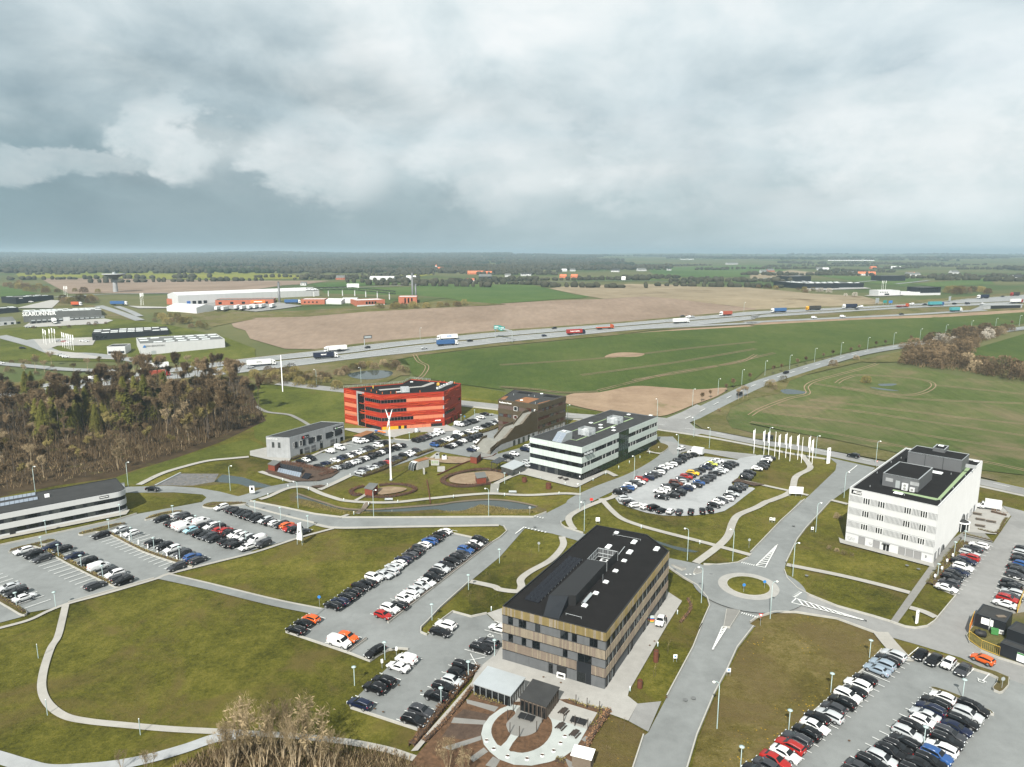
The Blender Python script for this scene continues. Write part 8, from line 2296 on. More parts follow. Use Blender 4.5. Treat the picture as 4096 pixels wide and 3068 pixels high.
for p,lab in zip([(2.49,110.9),(11.47,109.87)],('dark table tennis table by the pavilion','dark table tennis table on the paved terrace')):
 small('table_tennis_table',lab,'table',p,[('table_top',MB().use('black_box').box(-1.37,1.37,-.76,.76,.7,.76)),('net',MB().use('grey_metal').box(-.02,.02,-.85,.85,.76,.9))]+[('leg',MB().use('black_box').box(x-.05,x+.05,y-.05,y+.05,0,.7)) for x in (-1.1,1.1) for y in (-.6,.6)],hd((1.21,110.8),(2.9,110.05)))
for i,p in enumerate([(-4.22,105.15),(-2.98,103.13),(-.71,101.41),(2.4,100.85),(4.88,101.65),(6.77,102.71),(8.01,104.55),(8.85,106.27)]):
 small('planter','%s white round planter around the terrace from left' % ORD[i],'planter',p,[('pot',MB().use('sign_white',True).tube([(0,0,0),(0,0,.25),(0,0,.55)],[.28,.36,.32],14,cap=False)),('soil',MB().use('dark_mulch').cyl((0,0),.31,.4,.47,12))],0,'white planters on the garden terrace')
for i,p in enumerate([(11.41,114.68),(13.3,113.74),(15.42,112.81),(8.92,110.05),(10.73,108.95),(12.85,108.04),(-.36,107.03),(1.22,106.1),(4.14,107.38),(5.18,109.78),(-.76,110.43),(.2,112.9)]):
 small('timber_post','%s charred timber post on the garden terrace' % ORD[i],'post',p,[('post',MB().use('timber_dark').tube([(0,0,-.2),(.03,.02,2.3)],[.09,.07],6)),('cap',MB().use('timber_dark').tube([(.03,.02,2.3),(.03,.02,2.36)],.075,6))],0,'charred posts in the garden')
# sheds
def shed(name,label,roof_pts,zr,h,wall,roof,posts=0,cat='shed',open_front=False,slope=.35):
 r=ccw(roof_pts)
 c=(sum(p[0] for p in r)/len(r),sum(p[1] for p in r)/len(r))
 B_=Bld(name,label,cat,c)
 wl=offset_line(r,.3,True)
 if not posts:
  B_.mesh('wall',MB().use(wall).prism(wl,0,h-.15,cap=False))
 hi=sorted(range(len(r)),key=lambda i:r[i][1])[-2:]
 zz=[h+(slope if i in hi else 0) for i in range(len(r))]
 b=MB().use(roof)
 b.face([(*p,z) for p,z in zip(r,zz)]); b.face([(*p,z-.16) for p,z in zip(r,zz)][::-1])
 for i in range(len(r)):
  j=(i+1) % len(r)
  b.face([(*r[i],zz[i]-.16),(*r[j],zz[j]-.16),(*r[j],zz[j]),(*r[i],zz[i])])
 B_.mesh('roof',b)
 return B_,wl
for pts,lab in (([(-91,254.4),(-87.6,252.3),(-86.7,256.6),(-90.1,258.6)],'red timber hut beside the solar rack'),([(-49.5,226.9),(-46.2,225.2),(-45.2,230.5),(-48.5,231.6)],'red timber hut in the left round bed'),([(-13.3,242.6),(-12.3,237.3),(-8.8,238.9),(-9.7,243.7)],'red timber hut in the right round bed'),([(-16.4,264.9),(-13.4,263),(-11.9,268.7),(-14.9,269.8)],'red timber hut below the great staircase')):
 B_,wl=shed('garden_hut',lab,pts,2.9,2.7,'red_timber','roof_far')
 n=len(wl)
 b=MB().use('timber_dark')
 for i in range(n):
  for k in range(1,8):b.tube([(*along(wl[i],wl[(i+1) % n],k/8),.05),(*along(wl[i],wl[(i+1) % n],k/8),2.5)],.025,3)
 B_.mesh('board_joints',b)['kind']='stuff'
B_,wl=shed('bicycle_shed','glass-walled bicycle shelter with white metal roof by the garden hedge',[(-7.2,117.7),(-.2,113.91),(2.5,119),(-4.6,122.8)],2.7,2.6,'glass','galvanised',posts=1)
for i in range(4):
 n=6
 for k in range(n):
  p,q=along(wl[i],wl[(i+1) % 4],k/n),along(wl[i],wl[(i+1) % 4],(k+1)/n)
  B_.mesh('post',MB().use('galvanised').tube([(*p,0),(*p,2.5)],.06,5))
  if i !=3:
   g=MB().use('glass'); g.face([(*along(p,q,.05),.1),(*along(p,q,.95),.1),(*along(p,q,.95),2.4),(*along(p,q,.05),2.4)]); B_.mesh('pane',g)
B_,wl=shed('garden_pavilion','timber garden pavilion with dark roof and glazed front',[(1.23,113.12),(5.97,110.42),(8.6,115.6),(3.8,118.2)],3.1,2.9,'timber_old','roof_grey')
for i in range(4):
 for k in range(7):
  p=along(wl[i],wl[(i+1) % 4],k/6.5); B_.mesh('post',MB().use('timber_dark').tube([(*p,0),(*p,2.75)],.09,5))
g0,g1=wl[min(range(4),key=lambda i:wl[i][1])],None
srt=sorted(wl,key=lambda p:p[1])[:2]; srt.sort(key=lambda p:p[0])
fz_=B_.fac(srt[0],srt[1])
for k in range(6):fz_.win(fz_.L*k/6+.05,fz_.L*(k+1)/6-.05,.1,2.4,frame='timber_dark',pane='glass',out=.08)
B_,wl=shed('bicycle_shed','grey canopy with glass walls beside the banded office',[(-4.2,251.6),(.3,247.1),(5.1,253.9),(.8,258.7)],2.8,2.7,'glass_grey','galvanised')
B_,wl=shed('car_port','open timber car port with a solar roof near the staircase',[(-8,254.1),(-5.3,251.8),(-1.9,258.6),(-4.8,261.1)],4.0,3.6,'timber_dark','pv_cell',posts=1,slope=-.2)
for p in wl:B_.mesh('post',MB().use('timber_dark').tube([(*p,0),(*p,3.4)],.12,5))
b=MB().use('timber_dark'); b.tube([(*wl[0],.2),(*wl[1],3.2)],.09,4).tube([(*wl[1],.2),(*wl[0],3.2)],.09,4); B_.mesh('brace',b)
B_,wl=shed('bin_store','grey slatted store with a red sedum roof beside the red office',[(-68.2,296.2),(-64.3,295),(-60.4,302.9),(-64.2,305.1)],2.8,2.6,'grey_metal','sedum',slope=.05)
for i,(p,m) in enumerate(zip([(-61.1,310.6),(-59.6,309.5),(-58.3,308.4),(-57,307.3)],('blue_paint','orange_paint','orange_paint','orange_paint'))):
 small('waste_container','%s waste container from left beside the bin store' % ORD[i],'bin',p,[('tub',MB().use('grey_metal').box(-.6,.6,-.55,.55,.15,1.1)),('lid',MB().use(m).box(-.63,.63,-.58,.58,1.1,1.32))],.4)
small('number_drum','grey round drum marked 10 before the red office','drum',(-43,311.1),[('shell',MB().use('galvanised',True).cyl((0,0),1.0,.3,2.2,20)),('base',MB().use('sign_black').cyl((0,0),1.6,0,.3,20))])
# park display pieces
small('gabion_wall','stone-filled gabion panel, left on the park lawn','gabion',(-32.4,251),[('stones',MB().use('gabion').box(-.25,.25,-.9,.9,0,2.0))],.25)
small('gabion_wall','stone-filled gabion panel, right on the park lawn','gabion',(-26.3,253.6),[('stones',MB().use('gabion').box(-1.4,1.4,-.25,.25,0,1.9))],.15)
small('green_wall','pale panel planted with climbing plants on the park lawn','panel',(-29.4,261.5),[('stones',MB().use('gabion').box(-1.6,1.6,-.2,.2,0,2.0)),('plants',MB().use('moss').box(-1.2,-.6,-.26,-.2,.8,1.7).box(-.2,.2,-.26,-.2,.9,1.8).box(.6,1.1,-.26,-.2,.8,1.7))],-.08)
pv_=small('display_pod','wire-clad pod with curved glass nose and sedum roof','pavilion',(-36.1,256.8),[('wall',MB().use('gabion').box(-.5,5.2,-1.4,1.4,0,3.0)),('roof',MB().use('sedum').box(.2,5.3,-1.45,1.45,3.0,3.12))],.82)
arcp=[(-.5-1.9*sin(t),3.0*cos(t)) for t in [pi/2*k/8 for k in range(9)]]
for s in (-1.4,0,1.4):obj('rib',MB().use('galvanised').tube([(x,s,z) for x,z in arcp],.07,5).mesh('rib'),pv_)
g=MB().use('glass_grey',True)
for (xa,za),(xb,zb) in zip(arcp[2:-1],arcp[3:]):g.face([(xa,-1.35,za),(xa,1.35,za),(xb,1.35,zb),(xb,-1.35,zb)])
g.use('white_metal')
for (xa,za),(xb,zb) in zip(arcp[:2],arcp[1:3]):g.face([(xa,-1.4,za),(xa,1.4,za),(xb,1.4,zb),(xb,-1.4,zb)])
obj('curved_glazing',g.mesh('curved_glazing'),pv_)
for p,lab,m in (((-29.5,269.9),'grey cooling unit on the gravel bed','galvanised'),((-26.6,268.8),'white cooling tower on the gravel bed','white_metal')):
 small('cooling_unit',lab,'machine',p,[('body',MB().use(m).box(-.9,.9,-.8,.8,.3,1.7,taper=.05)),('fan',MB().use('black_box').cyl((0,0),.5,1.7,2.1,12)),('frame',MB().use('grey_metal').box(-.85,.85,-.7,.7,0,.3))],.2)
# solar rack
sr=[(-86.7,252),(-76.4,245.4),(-77.5,254.7),(-87.6,259.7)]
e=empty('solar_rack',(*sr[0],0),0,'long sloping solar panel rack on the mulch bed','solar panels')
for k in range(10):
 for j in range(2):
  q=[along(along(sr[0],sr[1],(k+a)/10),along(sr[3],sr[2],(k+a)/10),(j+v)/2*.8)+(.3+1.5*(j+v)/2,) for a,v in ((.04,.03),(.96,.03),(.96,.97),(.04,.97))]
  g=MB().use('pv_light' if j==0 else 'pv_cell'); g.face([(x-sr[0][0],y-sr[0][1],z) for x,y,z in q]); obj('solar_panel',g.mesh('solar_panel'),e)
obj('frame',MB().use('galvanised').tube([(.5,1.5,0),(.5,1.5,1.4)],.06,4).tube([(sr[1][0]-sr[0][0],sr[1][1]-sr[0][1]+2,0),(sr[1][0]-sr[0][0],sr[1][1]-sr[0][1]+2,1.4)],.06,4).mesh('frame'),e)
small('solar_tracker','small tilted solar panel right of the long rack','solar panels',(-73.4,245.4),[('solar_panel',MB().use('pv_cell').box(-1.6,1.6,-1.3,1.3,1.3,1.38,Matrix.Rotation(.55,4,'X'))),('post',MB().use('galvanised').tube([(0,0,0),(0,0,1.2)],.08,6))],-.5)
# bus shelter
small('bus_shelter','small dark glass bus shelter behind the flagpoles','shelter',(110.9,298.2),[('roof',MB().use('roof_grey').box(-2.1,2.1,-.8,.8,2.3,2.45)),('pane',MB().use('glass_green').box(-2.0,2.0,.7,.74,.2,2.3)),('pane',MB().use('glass_green').box(-2.0,-1.96,-.7,.7,.2,2.3)),('bench',MB().use('timber_old').box(-1.5,1.5,.2,.6,.45,.5)),('post',MB().use('dark_frame').tube([(1.95,-.7,0),(1.95,-.7,2.3)],.05,5))],-.62)
# site cabins and fence at the right
def cabin(name,label,FL,FR,depth,h,lift=.0):
 f=Far(name,label,'cabin',FL,FR,depth,h,'slate_panel','roof_grey',parapet=.06,sink=0)
 f.e.location.z=TOPZ+.15+lift
 return f
c1=cabin('site_cabin','dark site cabin with two windows and a patched grey roof',(100,141.8),(103.9,137.8),6.2,2.9)
c1.front.win(1.2,3.4,1.1,2.5,frame='white_frame',pane='sign_white'); c1.front.win(6.4,8.6,.9,2.4,frame='white_frame',bars=1)
c1.front.box('corner_post',c1.front.L*.48,c1.front.L*.52,0,2.8,'galvanised',.08,0)
c1.mesh('roof_boards',MB().use('timber_old').box(-.9,.9,-.4,.4,2.9,3.05,Matrix.Translation((*along(c1.FR,c1.BR,.5),0)) @ Matrix.Translation((-1.5,.5,0))))
c2_=cabin('site_cabin','dark site cabin with a calendar board, cut by the right edge',(97.7,130.4),(100.8,126.6),2.6,2.7)
c2_.front.box('notice_board',3.0,6.0,.3,2.1,'sign_white',.06,0)
for k in range(5):c2_.front.box('board_line',3.1,5.9,.5+k*.28,.53+k*.28,'sign_blue',.07,-.05)
c2_.front.box('board_header',3.0,6.0,1.75,2.1,'green_paint',.075,-.05)
c3_=cabin('site_cabin','second dark site cabin standing behind at the right edge',(102.7,135.7),(105.1,132.6),5,2.8)
small('waste_container','green wheeled waste container before the site cabin','bin',(102,138.2),[('tub',MB().use('green_paint').box(-.65,.65,-.5,.5,.2,1.15)),('lid',MB().use('green_paint').box(-.7,.7,-.55,.55,1.15,1.3))],-.45,z=TOPZ+.15)
small('tank','black round plastic tank lying on the grass by the cabin','tank',(98.5,137.4),[('shell',MB().use('black_box',True).tube([(-1.1,0,.7),(-.9,0,.7),(.9,0,.7),(1.1,0,.7)],[.35,.7,.7,.35],14)),('hatch',MB().use('black_box').cyl((-.3,0),.25,1.3,1.55,10))],-.4,z=TOPZ+.15)
small('heat_pump','white heat pump unit beside the green container','machine',(103.4,138.2),[('body',MB().use('white_metal').box(-.5,.5,-.2,.2,.2,1.0)),('fan',MB().use('sign_grey').box(-.25,.25,-.22,-.2,.4,.9))],-.45,z=TOPZ+.15)
FP_=[(95.3,136.1),(95.6,132.6),(97.5,130)]
for i,(a,b) in enumerate(((FP_[0],FP_[1]),(FP_[1],FP_[2]),((97.1,138.9),(101.7,144.5)))):
 L=hypot(b[0]-a[0],b[1]-a[1]); m=MB().use('yellow_paint')
 for pts in ([(0,0,.15),(0,0,2.0),(L,0,2.0),(L,0,.15),(0,0,.15)],):m.tube(pts,.045,5)
 parts=[('frame',m)]
 if i<2:
  n=int(L/.35); g=MB().use('yellow_paint')
  for k in range(1,n):g.tube([(L*k/n,0,.15),(L*k/n,0,2.0)],.014,3)
  parts.append(('mesh_infill',g))
 else:parts.append(('banner',MB().use('orange_paint').box(.05,L-.05,-.02,.02,.2,1.95)))
 o=small('fence_panel',('yellow site fence panel, left of two','yellow site fence panel, right of two','orange sheeted fence panel at the cabin corner')[i],'fence',a,parts,hd(a,b),z=TOPZ+.15)
 for ch in o.children:
  if ch.name.startswith('mesh_infill'):ch['kind']='stuff'
a,b=(113.6,147.8),(123.2,158.6)
small('fence_panel','tall yellow hoarding beside the white and red cars','fence',a,[('boards',MB().use('yellow_paint').box(0,hypot(b[0]-a[0],b[1]-a[1]),-.03,.03,.1,2.1))],hd(a,b))
# motor scooter in the row by the fence
small('scooter','white motor scooter parked between dark cars by the fence','scooter',(125.1,164.4),[('body',MB().use('white_metal',True).tube([(-.8,0,.6),(-.3,0,.75),(.2,0,.5),(.7,0,.9)],[.12,.2,.12,.08],7)),('wheel',MB().use('tyre',True).cyl((-.65,0),.05,.05,.1)),('seat',MB().use('plastic').box(-.7,0,-.13,.13,.78,.86)),('handlebar',MB().use('plastic').tube([(.65,-.35,1.0),(.65,.35,1.0)],.03,5))]+[('wheel',MB().use('tyre',True).tube([(x,-.06,.28),(x,.06,.28)],.28,10)) for x in (-.7,.75)],H_R)
# person beside the white car and the stack of coloured boxes
def person(p,rz,label,top,legs):
 e=empty('person',P3(p,TOPZ),rz,label,'person')
 J=dict(pel=(0,0,.95),chest=(.03,0,1.32),neck=(.05,0,1.5),head=(.08,0,1.68),lh=(0,.1,.92),lk=(.06,.11,.5),la=(.0,.11,.09),lt=(.16,.12,.04),rh=(0,-.1,.92),rk=(.02,-.12,.5),ra=(-.1,-.12,.09),rt=(.06,-.13,.04),ls=(.03,.2,1.42),le=(.06,.26,1.13),lw=(.24,.2,.98),rs=(.03,-.2,1.42),re=(.1,-.25,1.13),rw=(.32,-.16,1.06))
 names=list(J); E_=[('pel','chest'),('chest','neck'),('neck','head'),('pel','lh'),('lh','lk'),('lk','la'),('la','lt'),('pel','rh'),('rh','rk'),('rk','ra'),('ra','rt'),('chest','ls'),('ls','le'),('le','lw'),('chest','rs'),('rs','re'),('re','rw')]
 rad=dict(pel=.15,chest=.17,neck=.06,head=.105,lh=.1,rh=.1,lk=.065,rk=.065,la=.05,ra=.05,lt=.045,rt=.045,ls=.075,rs=.075,le=.05,re=.05,lw=.04,rw=.04)
 me=bpy.data.meshes.new('figure'); me.from_pydata([J[n] for n in names],[(names.index(a),names.index(b)) for a,b in E_],[])
 o=bpy.data.objects.new('figure',me); COL.objects.link(o)
 md=o.modifiers.new('skin','SKIN')
 for i,n in enumerate(names):me.skin_vertices[0].data[i].radius=(rad[n],rad[n])
 me.skin_vertices[0].data[0].use_root=True
 o.modifiers.new('sub','SUBSURF').levels=1
 dg=bpy.context.evaluated_depsgraph_get(); bm_=bpy.data.meshes.new_from_object(o.evaluated_get(dg)); bpy.data.objects.remove(o)
 bm_.materials.clear()
 for m in (legs,top,'skin','timber_dark'):bm_.materials.append(MATS[m])
 for f in bm_.polygons:
  z=f.center.z; f.use_smooth=True
  f.material_index=3 if z>1.70 or (z>1.6 and f.center.x<.04) else 2 if z>1.53 or (abs(f.center.y)>.12 and z<1.06 and z>.9 and f.center.x>.18) else 1 if z>.93 else 0
 obj('body',bm_,e)
mat('skin',(.42,.24,.16),.6,.05); mat('cloth_dark',(.012,.013,.016),.9,.1)
person((33.7,143.1),pi,'person in dark clothes standing beside the white hatchback','cloth_dark','cloth_dark')
e=small('box_stack','stack of brightly coloured boxes beside the slatted office wall','boxes',(30.7,144),[])
for k,m in enumerate(('slate_panel','green_paint','yellow_paint','orange_paint','tarp_red','sign_blue','pale_panel')):obj('box',MB().use(m).box(-.45+.05*(k % 2),.45-.04*(k % 3),-.4,.4,k*.22,k*.22+.2).mesh('box'),e)
# manhole covers and drains
mc=MB().use('bark_mulch')
for p in [(-24.41,113.63),(-22.75,112.73),(-21.2,120.6),(-16.8,118.8),(6,123.2),(9.2,121.4),(29.7,135.9),(28.4,134.3),(28.1,116.9),(55.97,105.21)]:mc.cyl(p,.2,TOPZ-.02,TOPZ+.012,12)
o=mc.build('drain_cover',kind='structure')
mc=MB().use('asphalt_dark')
for p in [(31.4,116.2),(33,116.7),(50.2,167.4),(41.5,170.2),(83.5,199.5),(73.9,166.5),(102.3,172.4),(104.1,170.3),(6.7,198.8)]:mc.cyl(p,.45,TOPZ-.02,TOPZ+.015,14)
mc.build('manhole_cover',kind='structure')
# kerb stones of the pond edge, timber edge
b=MB().use('timber_old')
strip(b,smooth_line([(-72.6,229.2),(-65.6,223.6),(-59.9,219.4),(-55.8,216.2),(-51.3,214.3),(-45.8,213.9),(-41.8,214.3),(-24,218.3),(-18.8,220.7),(-10.6,222.8),(-5.9,223.1),(-.3,221.8),(5.1,218.9),(8.1,216.6)],4),.18,.18,-.1,.22)
b.build('pond_edging',kind='structure')
b=MB().use('galvanised'); strip(b,[(-124.5,237.2),(-122.3,251.8)],.3,.3,-.05,.25); b.build('basin_edging',kind='structure')
b=MB().use('corten'); strip(b,[(-27.2,248.9),(-19.9,261.9),(-16.7,266.3),(-8,272.9),(-6.3,277.2)],.12,.12,0,TOPZ+.05); strip(b,[(-30.5,243.5),(-28.4,231.8),(-26.3,218.4)],.12,.12,0,TOPZ+.05); b.build('steel_channel',kind='structure')
# footbridge
fb=[(-46.7,219.4),(-47,213.9),(-48.1,210.1)]
e=small('footbridge','narrow timber boardwalk bridge over the pond','bridge',fb[0],[])
for k in range(24):
 p=along(fb[0],fb[1],k/12) if k<12 else along(fb[1],fb[2],(k-12)/12)
 obj('plank',MB().use('timber_old').box(-.8,.8,-.22,.22,.28,.34,Matrix.Translation((p[0]-fb[0][0],p[1]-fb[0][1],0)) @ Matrix.Rotation(hd(fb[0],fb[1])+pi/2,4,'Z')).mesh('plank'),e)
# steps up to the plaza
stp=[(-6.1,229.4),(-5.9,238.5)]
e=small('garden_steps','pale flight of steps between the park path and the plaza','steps',stp[0],[])
for k in range(12):
 p=along(stp[0],stp[1],(k+.5)/12); obj('step',MB().use('stair_stone').box(-1.5,1.5,-.42,.42,0,.05+.03*k,Matrix.Translation((p[0]-stp[0][0],p[1]-stp[0][1],0)) @ Matrix.Rotation(.05,4,'Z')).mesh('step'),e)
# white pavilion corner at the bottom edge and garden odds
small('shed_roof','white flat hut roof cut by the bottom edge','hut',(11.22,99.79),[('roof',MB().use('sign_white').box(-1.7,1.7,-1.3,1.3,2.3,2.45)),('wall',MB().use('timber_old').box(-1.5,1.5,-1.1,1.1,0,2.3))],-.35)
small('equipment_box','grey cabinet at the right end of the rounded office','cabinet',(-134.7,235.2),[('body',MB().use('grey_metal').box(-.7,.7,-.5,.5,0,1.6)),('door',MB().use('galvanised').box(-.6,.6,-.53,-.5,.1,1.5))],.6)
# ================================================================== trees and planting
leaf_mat('twig_brown',(.055,.038,.020),(.165,.118,.066)); leaf_mat('twig_tan',(.125,.095,.052),(.29,.225,.135)); leaf_mat('twig_red',(.060,.026,.017),(.125,.060,.038))
leaf_mat('bud_olive',(.10,.085,.028),(.24,.195,.075)); leaf_mat('conifer',(.055,.060,.011),(.165,.155,.036)); leaf_mat('hedge_green',(.045,.042,.010),(.12,.105,.026)); leaf_mat('hedge_brown',(.075,.042,.022),(.20,.115,.062))
leaf_mat('blossom',(.30,.27,.22),(.50,.46,.40)); leaf_mat('far_wood',(.018,.022,.014),(.052,.050,.034),.012); leaf_mat('far_fir',(.014,.022,.012),(.030,.038,.020),.02)
mat('bark',(.07,.056,.042),.9,.2,1.0); mat('bark_tan',(.26,.205,.13),.9,.2,1.0)
def grow(tr,tw,R,p,d,L,r,depth,spread,tmax,up=.15):
 """recursive limb: thick wood goes to tr, fine twigs to tw"""
 q=p+d*L
 mid=p+d*(L*.5)+Vector((R.uniform(-1,1),R.uniform(-1,1),0))*L*.07
 (tr if depth>tmax else tw).tube([p,mid,q],[r,r*.8,r*.6],5 if depth>tmax else 3,cap=False)
 if depth==0:return
 for k in range(R.choice((2,3,3)) if depth>1 else 3):
  a=Vector((R.uniform(-1,1),R.uniform(-1,1),R.uniform(-.3,1))).normalized()
  nd=(d+a*spread+Vector((0,0,up))).normalized()
  grow(tr,tw,R,p+d*(L*R.uniform(.55,1.0)),nd,L*R.uniform(.6,.82),r*.58,depth-1,spread,tmax,up)
def bare_tree(name,seed,H,twig,bark='bark',stems=1,depth=5,spread=.62,trunk=.3,fuzz=0,fm=None,rad=.16,up=.15):
 R=random.Random(seed); tr,tw=MB().use(bark,True),MB().use(twig)
 for s in range(stems):
  a=R.uniform(0,2*pi); off=Vector((cos(a),sin(a),0))*(.5*(stems>1)*R.random())
  d=Vector((cos(a)*.22*(stems>1),sin(a)*.22*(stems>1),1)).normalized()
  L0=H*trunk*R.uniform(.8,1.1); rr=rad*(1 if stems==1 else .6)
  tr.tube([off-d*.3,off+d*L0],[rr*1.15,rr*.85],6)
  grow(tr,tw,R,off+d*L0*.9,d,H*.27,rr*.8,depth,spread,depth-2,up)
 if fuzz:
  tw.use(fm or twig)
  ends=tw.v[::6]
  for k in range(fuzz):
   c=Vector(R.choice(ends)); s=R.uniform(.2,.6); t=Vector((R.uniform(-1,1),R.uniform(-1,1),R.uniform(-1,1)))
   u=t.normalized()*s; v=u.orthogonal()*R.uniform(.15,.4)
   c+=t*.5
   tw.face([c-u,c+v,c+u])
 e=empty(name,cat='tree')
 obj('trunk',tr.mesh('trunk'),e); obj('crown',tw.mesh('crown'),e)
 return e
def conifer(seed,H,w):
 R=random.Random(seed); tr=MB().use('bark',True).tube([(0,0,-.3),(0,0,H*.97)],[.26,.04],6); c=MB().use('conifer')
 n=int(H*44)
 for k in range(n):
  t=(k/n)**.8; z=H*(.13+.86*t); rr=w*(1-t)**.75*R.uniform(.55,1.08)+.12; a=R.uniform(0,2*pi)
  d=Vector((cos(a),sin(a),0)); sd=Vector((-sin(a),cos(a),0))
  for j in range(3):
   f=(j+.9)/3.1; p=d*rr*f+Vector((0,0,z-rr*.33*f*f)); s=.34*R.uniform(.7,1.3)*(1.1-.3*f)
   c.face([p-d*s*1.3+sd*s*.5,p+sd*s*R.uniform(.6,1)-Vector((0,0,.18)),p+d*s*1.5-Vector((0,0,.25)),p-sd*s*R.uniform(.6,1)-Vector((0,0,.12))])
 e=empty('conifer_tree',cat='tree'); obj('trunk',tr.mesh('trunk'),e); obj('crown',c.mesh('crown'),e)
 return e
def tuft(name,seed,r,h,m,n=260,cat='shrub',flat=.5):
 """shrub of many small leaf or twig blades through its volume"""
 R=random.Random(seed); b=MB().use(m); s=MB().use('bark')
 for k in range(5):a=k*1.3; s.tube([(0,0,-.1),(r*.5*cos(a),r*.5*sin(a),h*.7)],[.05,.015],3)
 for k in range(n):
  a=R.uniform(0,2*pi); ph=R.random()**.6; t=R.uniform(.03,1)
  rr=r*(ph**.5)*(1-.75*t*t)**.5*R.uniform(.8,1.12); p=Vector((rr*cos(a),rr*sin(a),h*t))
  u=Vector((cos(a)*.5+R.uniform(-.6,.6),sin(a)*.5+R.uniform(-.6,.6),R.uniform(.2,1))).normalized()*R.uniform(.12,.3)*(r+h)*.3
  b.face([p-u*.5,p+u.orthogonal()*R.uniform(.18,flat),p+u])
 e=empty(name,cat=cat); obj('foliage',b.mesh('foliage'),e); obj('stem',s.mesh('stem'),e)
 return e
PROTO={}
def plant(key,p,s,rz,label=None,group=None,sz=1.0):
 mk,used=PROTO[key]
 o=mk if not used[0] else copy_tree(mk)
 used[0]=True
 o.location=P3(p); o.scale=(s,s,s*sz); o.rotation_euler=(0,0,rz)
 if label:o['label']=label
 if group:o['group']=group
 return o
def reg(key,o):PROTO[key]=(o,[False])
for k in range(4):reg('b%d' % k,bare_tree('bare_tree',10+k,17,'twig_brown',trunk=.40,depth=5,spread=.6,fuzz=3000,up=.25))
for k in range(2):reg('t%d' % k,bare_tree('bare_tree',30+k,13,'twig_tan','bark_tan',trunk=.3,depth=5,spread=.6,fuzz=900))
for k in range(2):reg('o%d' % k,bare_tree('budding_tree',40+k,12,'twig_tan',trunk=.3,depth=5,spread=.7,fuzz=2600,fm='bud_olive'))
for k in range(3):reg('c%d' % k,conifer(50+k,19,5.2))
reg('r0',bare_tree('young_tree',61,4.6,'twig_brown',trunk=.32,depth=4,spread=.6,rad=.07,fuzz=420)); reg('r1',bare_tree('young_tree',62,2.6,'twig_tan',trunk=.2,depth=3,spread=.55,rad=.03,stems=2))
reg('s0',tuft('shrub',70,2.2,2.6,'twig_brown',700)); reg('s1',tuft('shrub',71,2.2,2.8,'bud_olive',700)); reg('s2',tuft('shrub',72,2.0,2.4,'twig_tan',600)); reg('s4',tuft('shrub',74,2.2,2.8,'blossom',600)); reg('s5',tuft('shrub',75,.9,1.0,'hedge_green',300))
for k in range(2):reg('w%d' % k,bare_tree('bare_tree',80+k,11,'twig_tan','bark_tan',stems=5,depth=6,spread=.5,trunk=.2,rad=.17,up=.26,fuzz=150))
def inside(p,poly):
 c=False
 for i in range(len(poly)):
  a,b=poly[i],poly[i-1]
  if (a[1]>p[1]) !=(b[1]>p[1]) and p[0]<(b[0]-a[0])*(p[1]-a[1])/(b[1]-a[1])+a[0]:c=not c
 return c
def fill(poly,n,gap,R):
 xs,ys=[p[0] for p in poly],[p[1] for p in poly]; out=[]
 for k in range(n*30):
  p=(R.uniform(min(xs),max(xs)),R.uniform(min(ys),max(ys)))
  if inside(p,poly) and all((p[0]-q[0])**2+(p[1]-q[1])**2>gap*gap for q in out):out.append(p)
  if len(out)>=n:break
 return out
R=random.Random(3)
# the wood on the left: firs where the photograph has them, bare trees around
for i,(p,s,c) in enumerate(zip([(-175.5,314.9),(-171.9,326),(-172.4,345.9),(-202.1,340.2),(-185.6,308.6),(-201.1,321.5),(-194.6,304.5),(-203.3,308.6),(-199.5,294.8),(-207.6,302.6),(-245,351.8),(-244.7,355.9),(-208.1,321.5),(-200,326),(-188.2,321.5),(-185.1,342.1),(-174.2,340.2),(-219.8,330.6)],(1.35,1.3,1.15,1.15,.75,1.05,1,1.15,1,.95,1.1,1.05,1.1,1,.9,1.1,1.05,.95),(0,1,2)*6)):
 plant('c%d' % c,p,s,i,'%s dark green fir counted from right in the left wood' % ORD[i],'firs in the left wood')
WOOD=[(-280.2,351.8),(-268.4,364.3),(-233.7,377.6),(-204.3,394.3),(-164.5,409.8),(-120.8,340.2),(-129.1,304.5),(-136.7,277),(-144.7,261.2),(-147.4,252.5),(-162,241.7),(-174.7,231.7),(-186.3,221.4)]
for p in fill(WOOD,268,4.2,R):
 x=R.random(); dark=p[1]>300
 k='b%d' % R.randrange(4) if x<(.72 if dark else .5) else 't%d' % R.randrange(2) if x<.86 else 'o%d' % R.randrange(2)
 lab={'b':'brown leafless','t':'pale tan leafless','o':'yellow-green budding'}[k[0]]+' tree in the %s rank of the left wood, %s part' % (('front','middle','rear')[min(2,int(max(0,p[1]+p[0]*.35-190)/48))],('left','middle','right')[min(2,int(max(0,p[0]+270)/62))])
 plant(k,p,R.uniform(.7,1.1)*(1.12 if dark else .66),R.uniform(0,6),lab,'bare trees in the left wood',R.uniform(.9,1.15))
def brush(name,pts,hgt,m,label,per=3,sp=1.2):
 b=MB().use(m)
 for p in pts:
  z=gz(p[1])
  for k in range(per):
   q=Vector((p[0]+R.uniform(-sp,sp),p[1]+R.uniform(-sp,sp),z)); lean=.6 if hgt<5 else .16; d=Vector((R.uniform(-lean,lean),R.uniform(-lean,lean),1))*hgt*R.uniform(.4,1.1); w_=Vector((R.uniform(-1,1),R.uniform(-1,1),0))*.09*min(1.5,hgt**.5)
   b.face([q-w_,q+w_,q+d])
 return b.build(name,label=label,cat='undergrowth',kind='stuff')
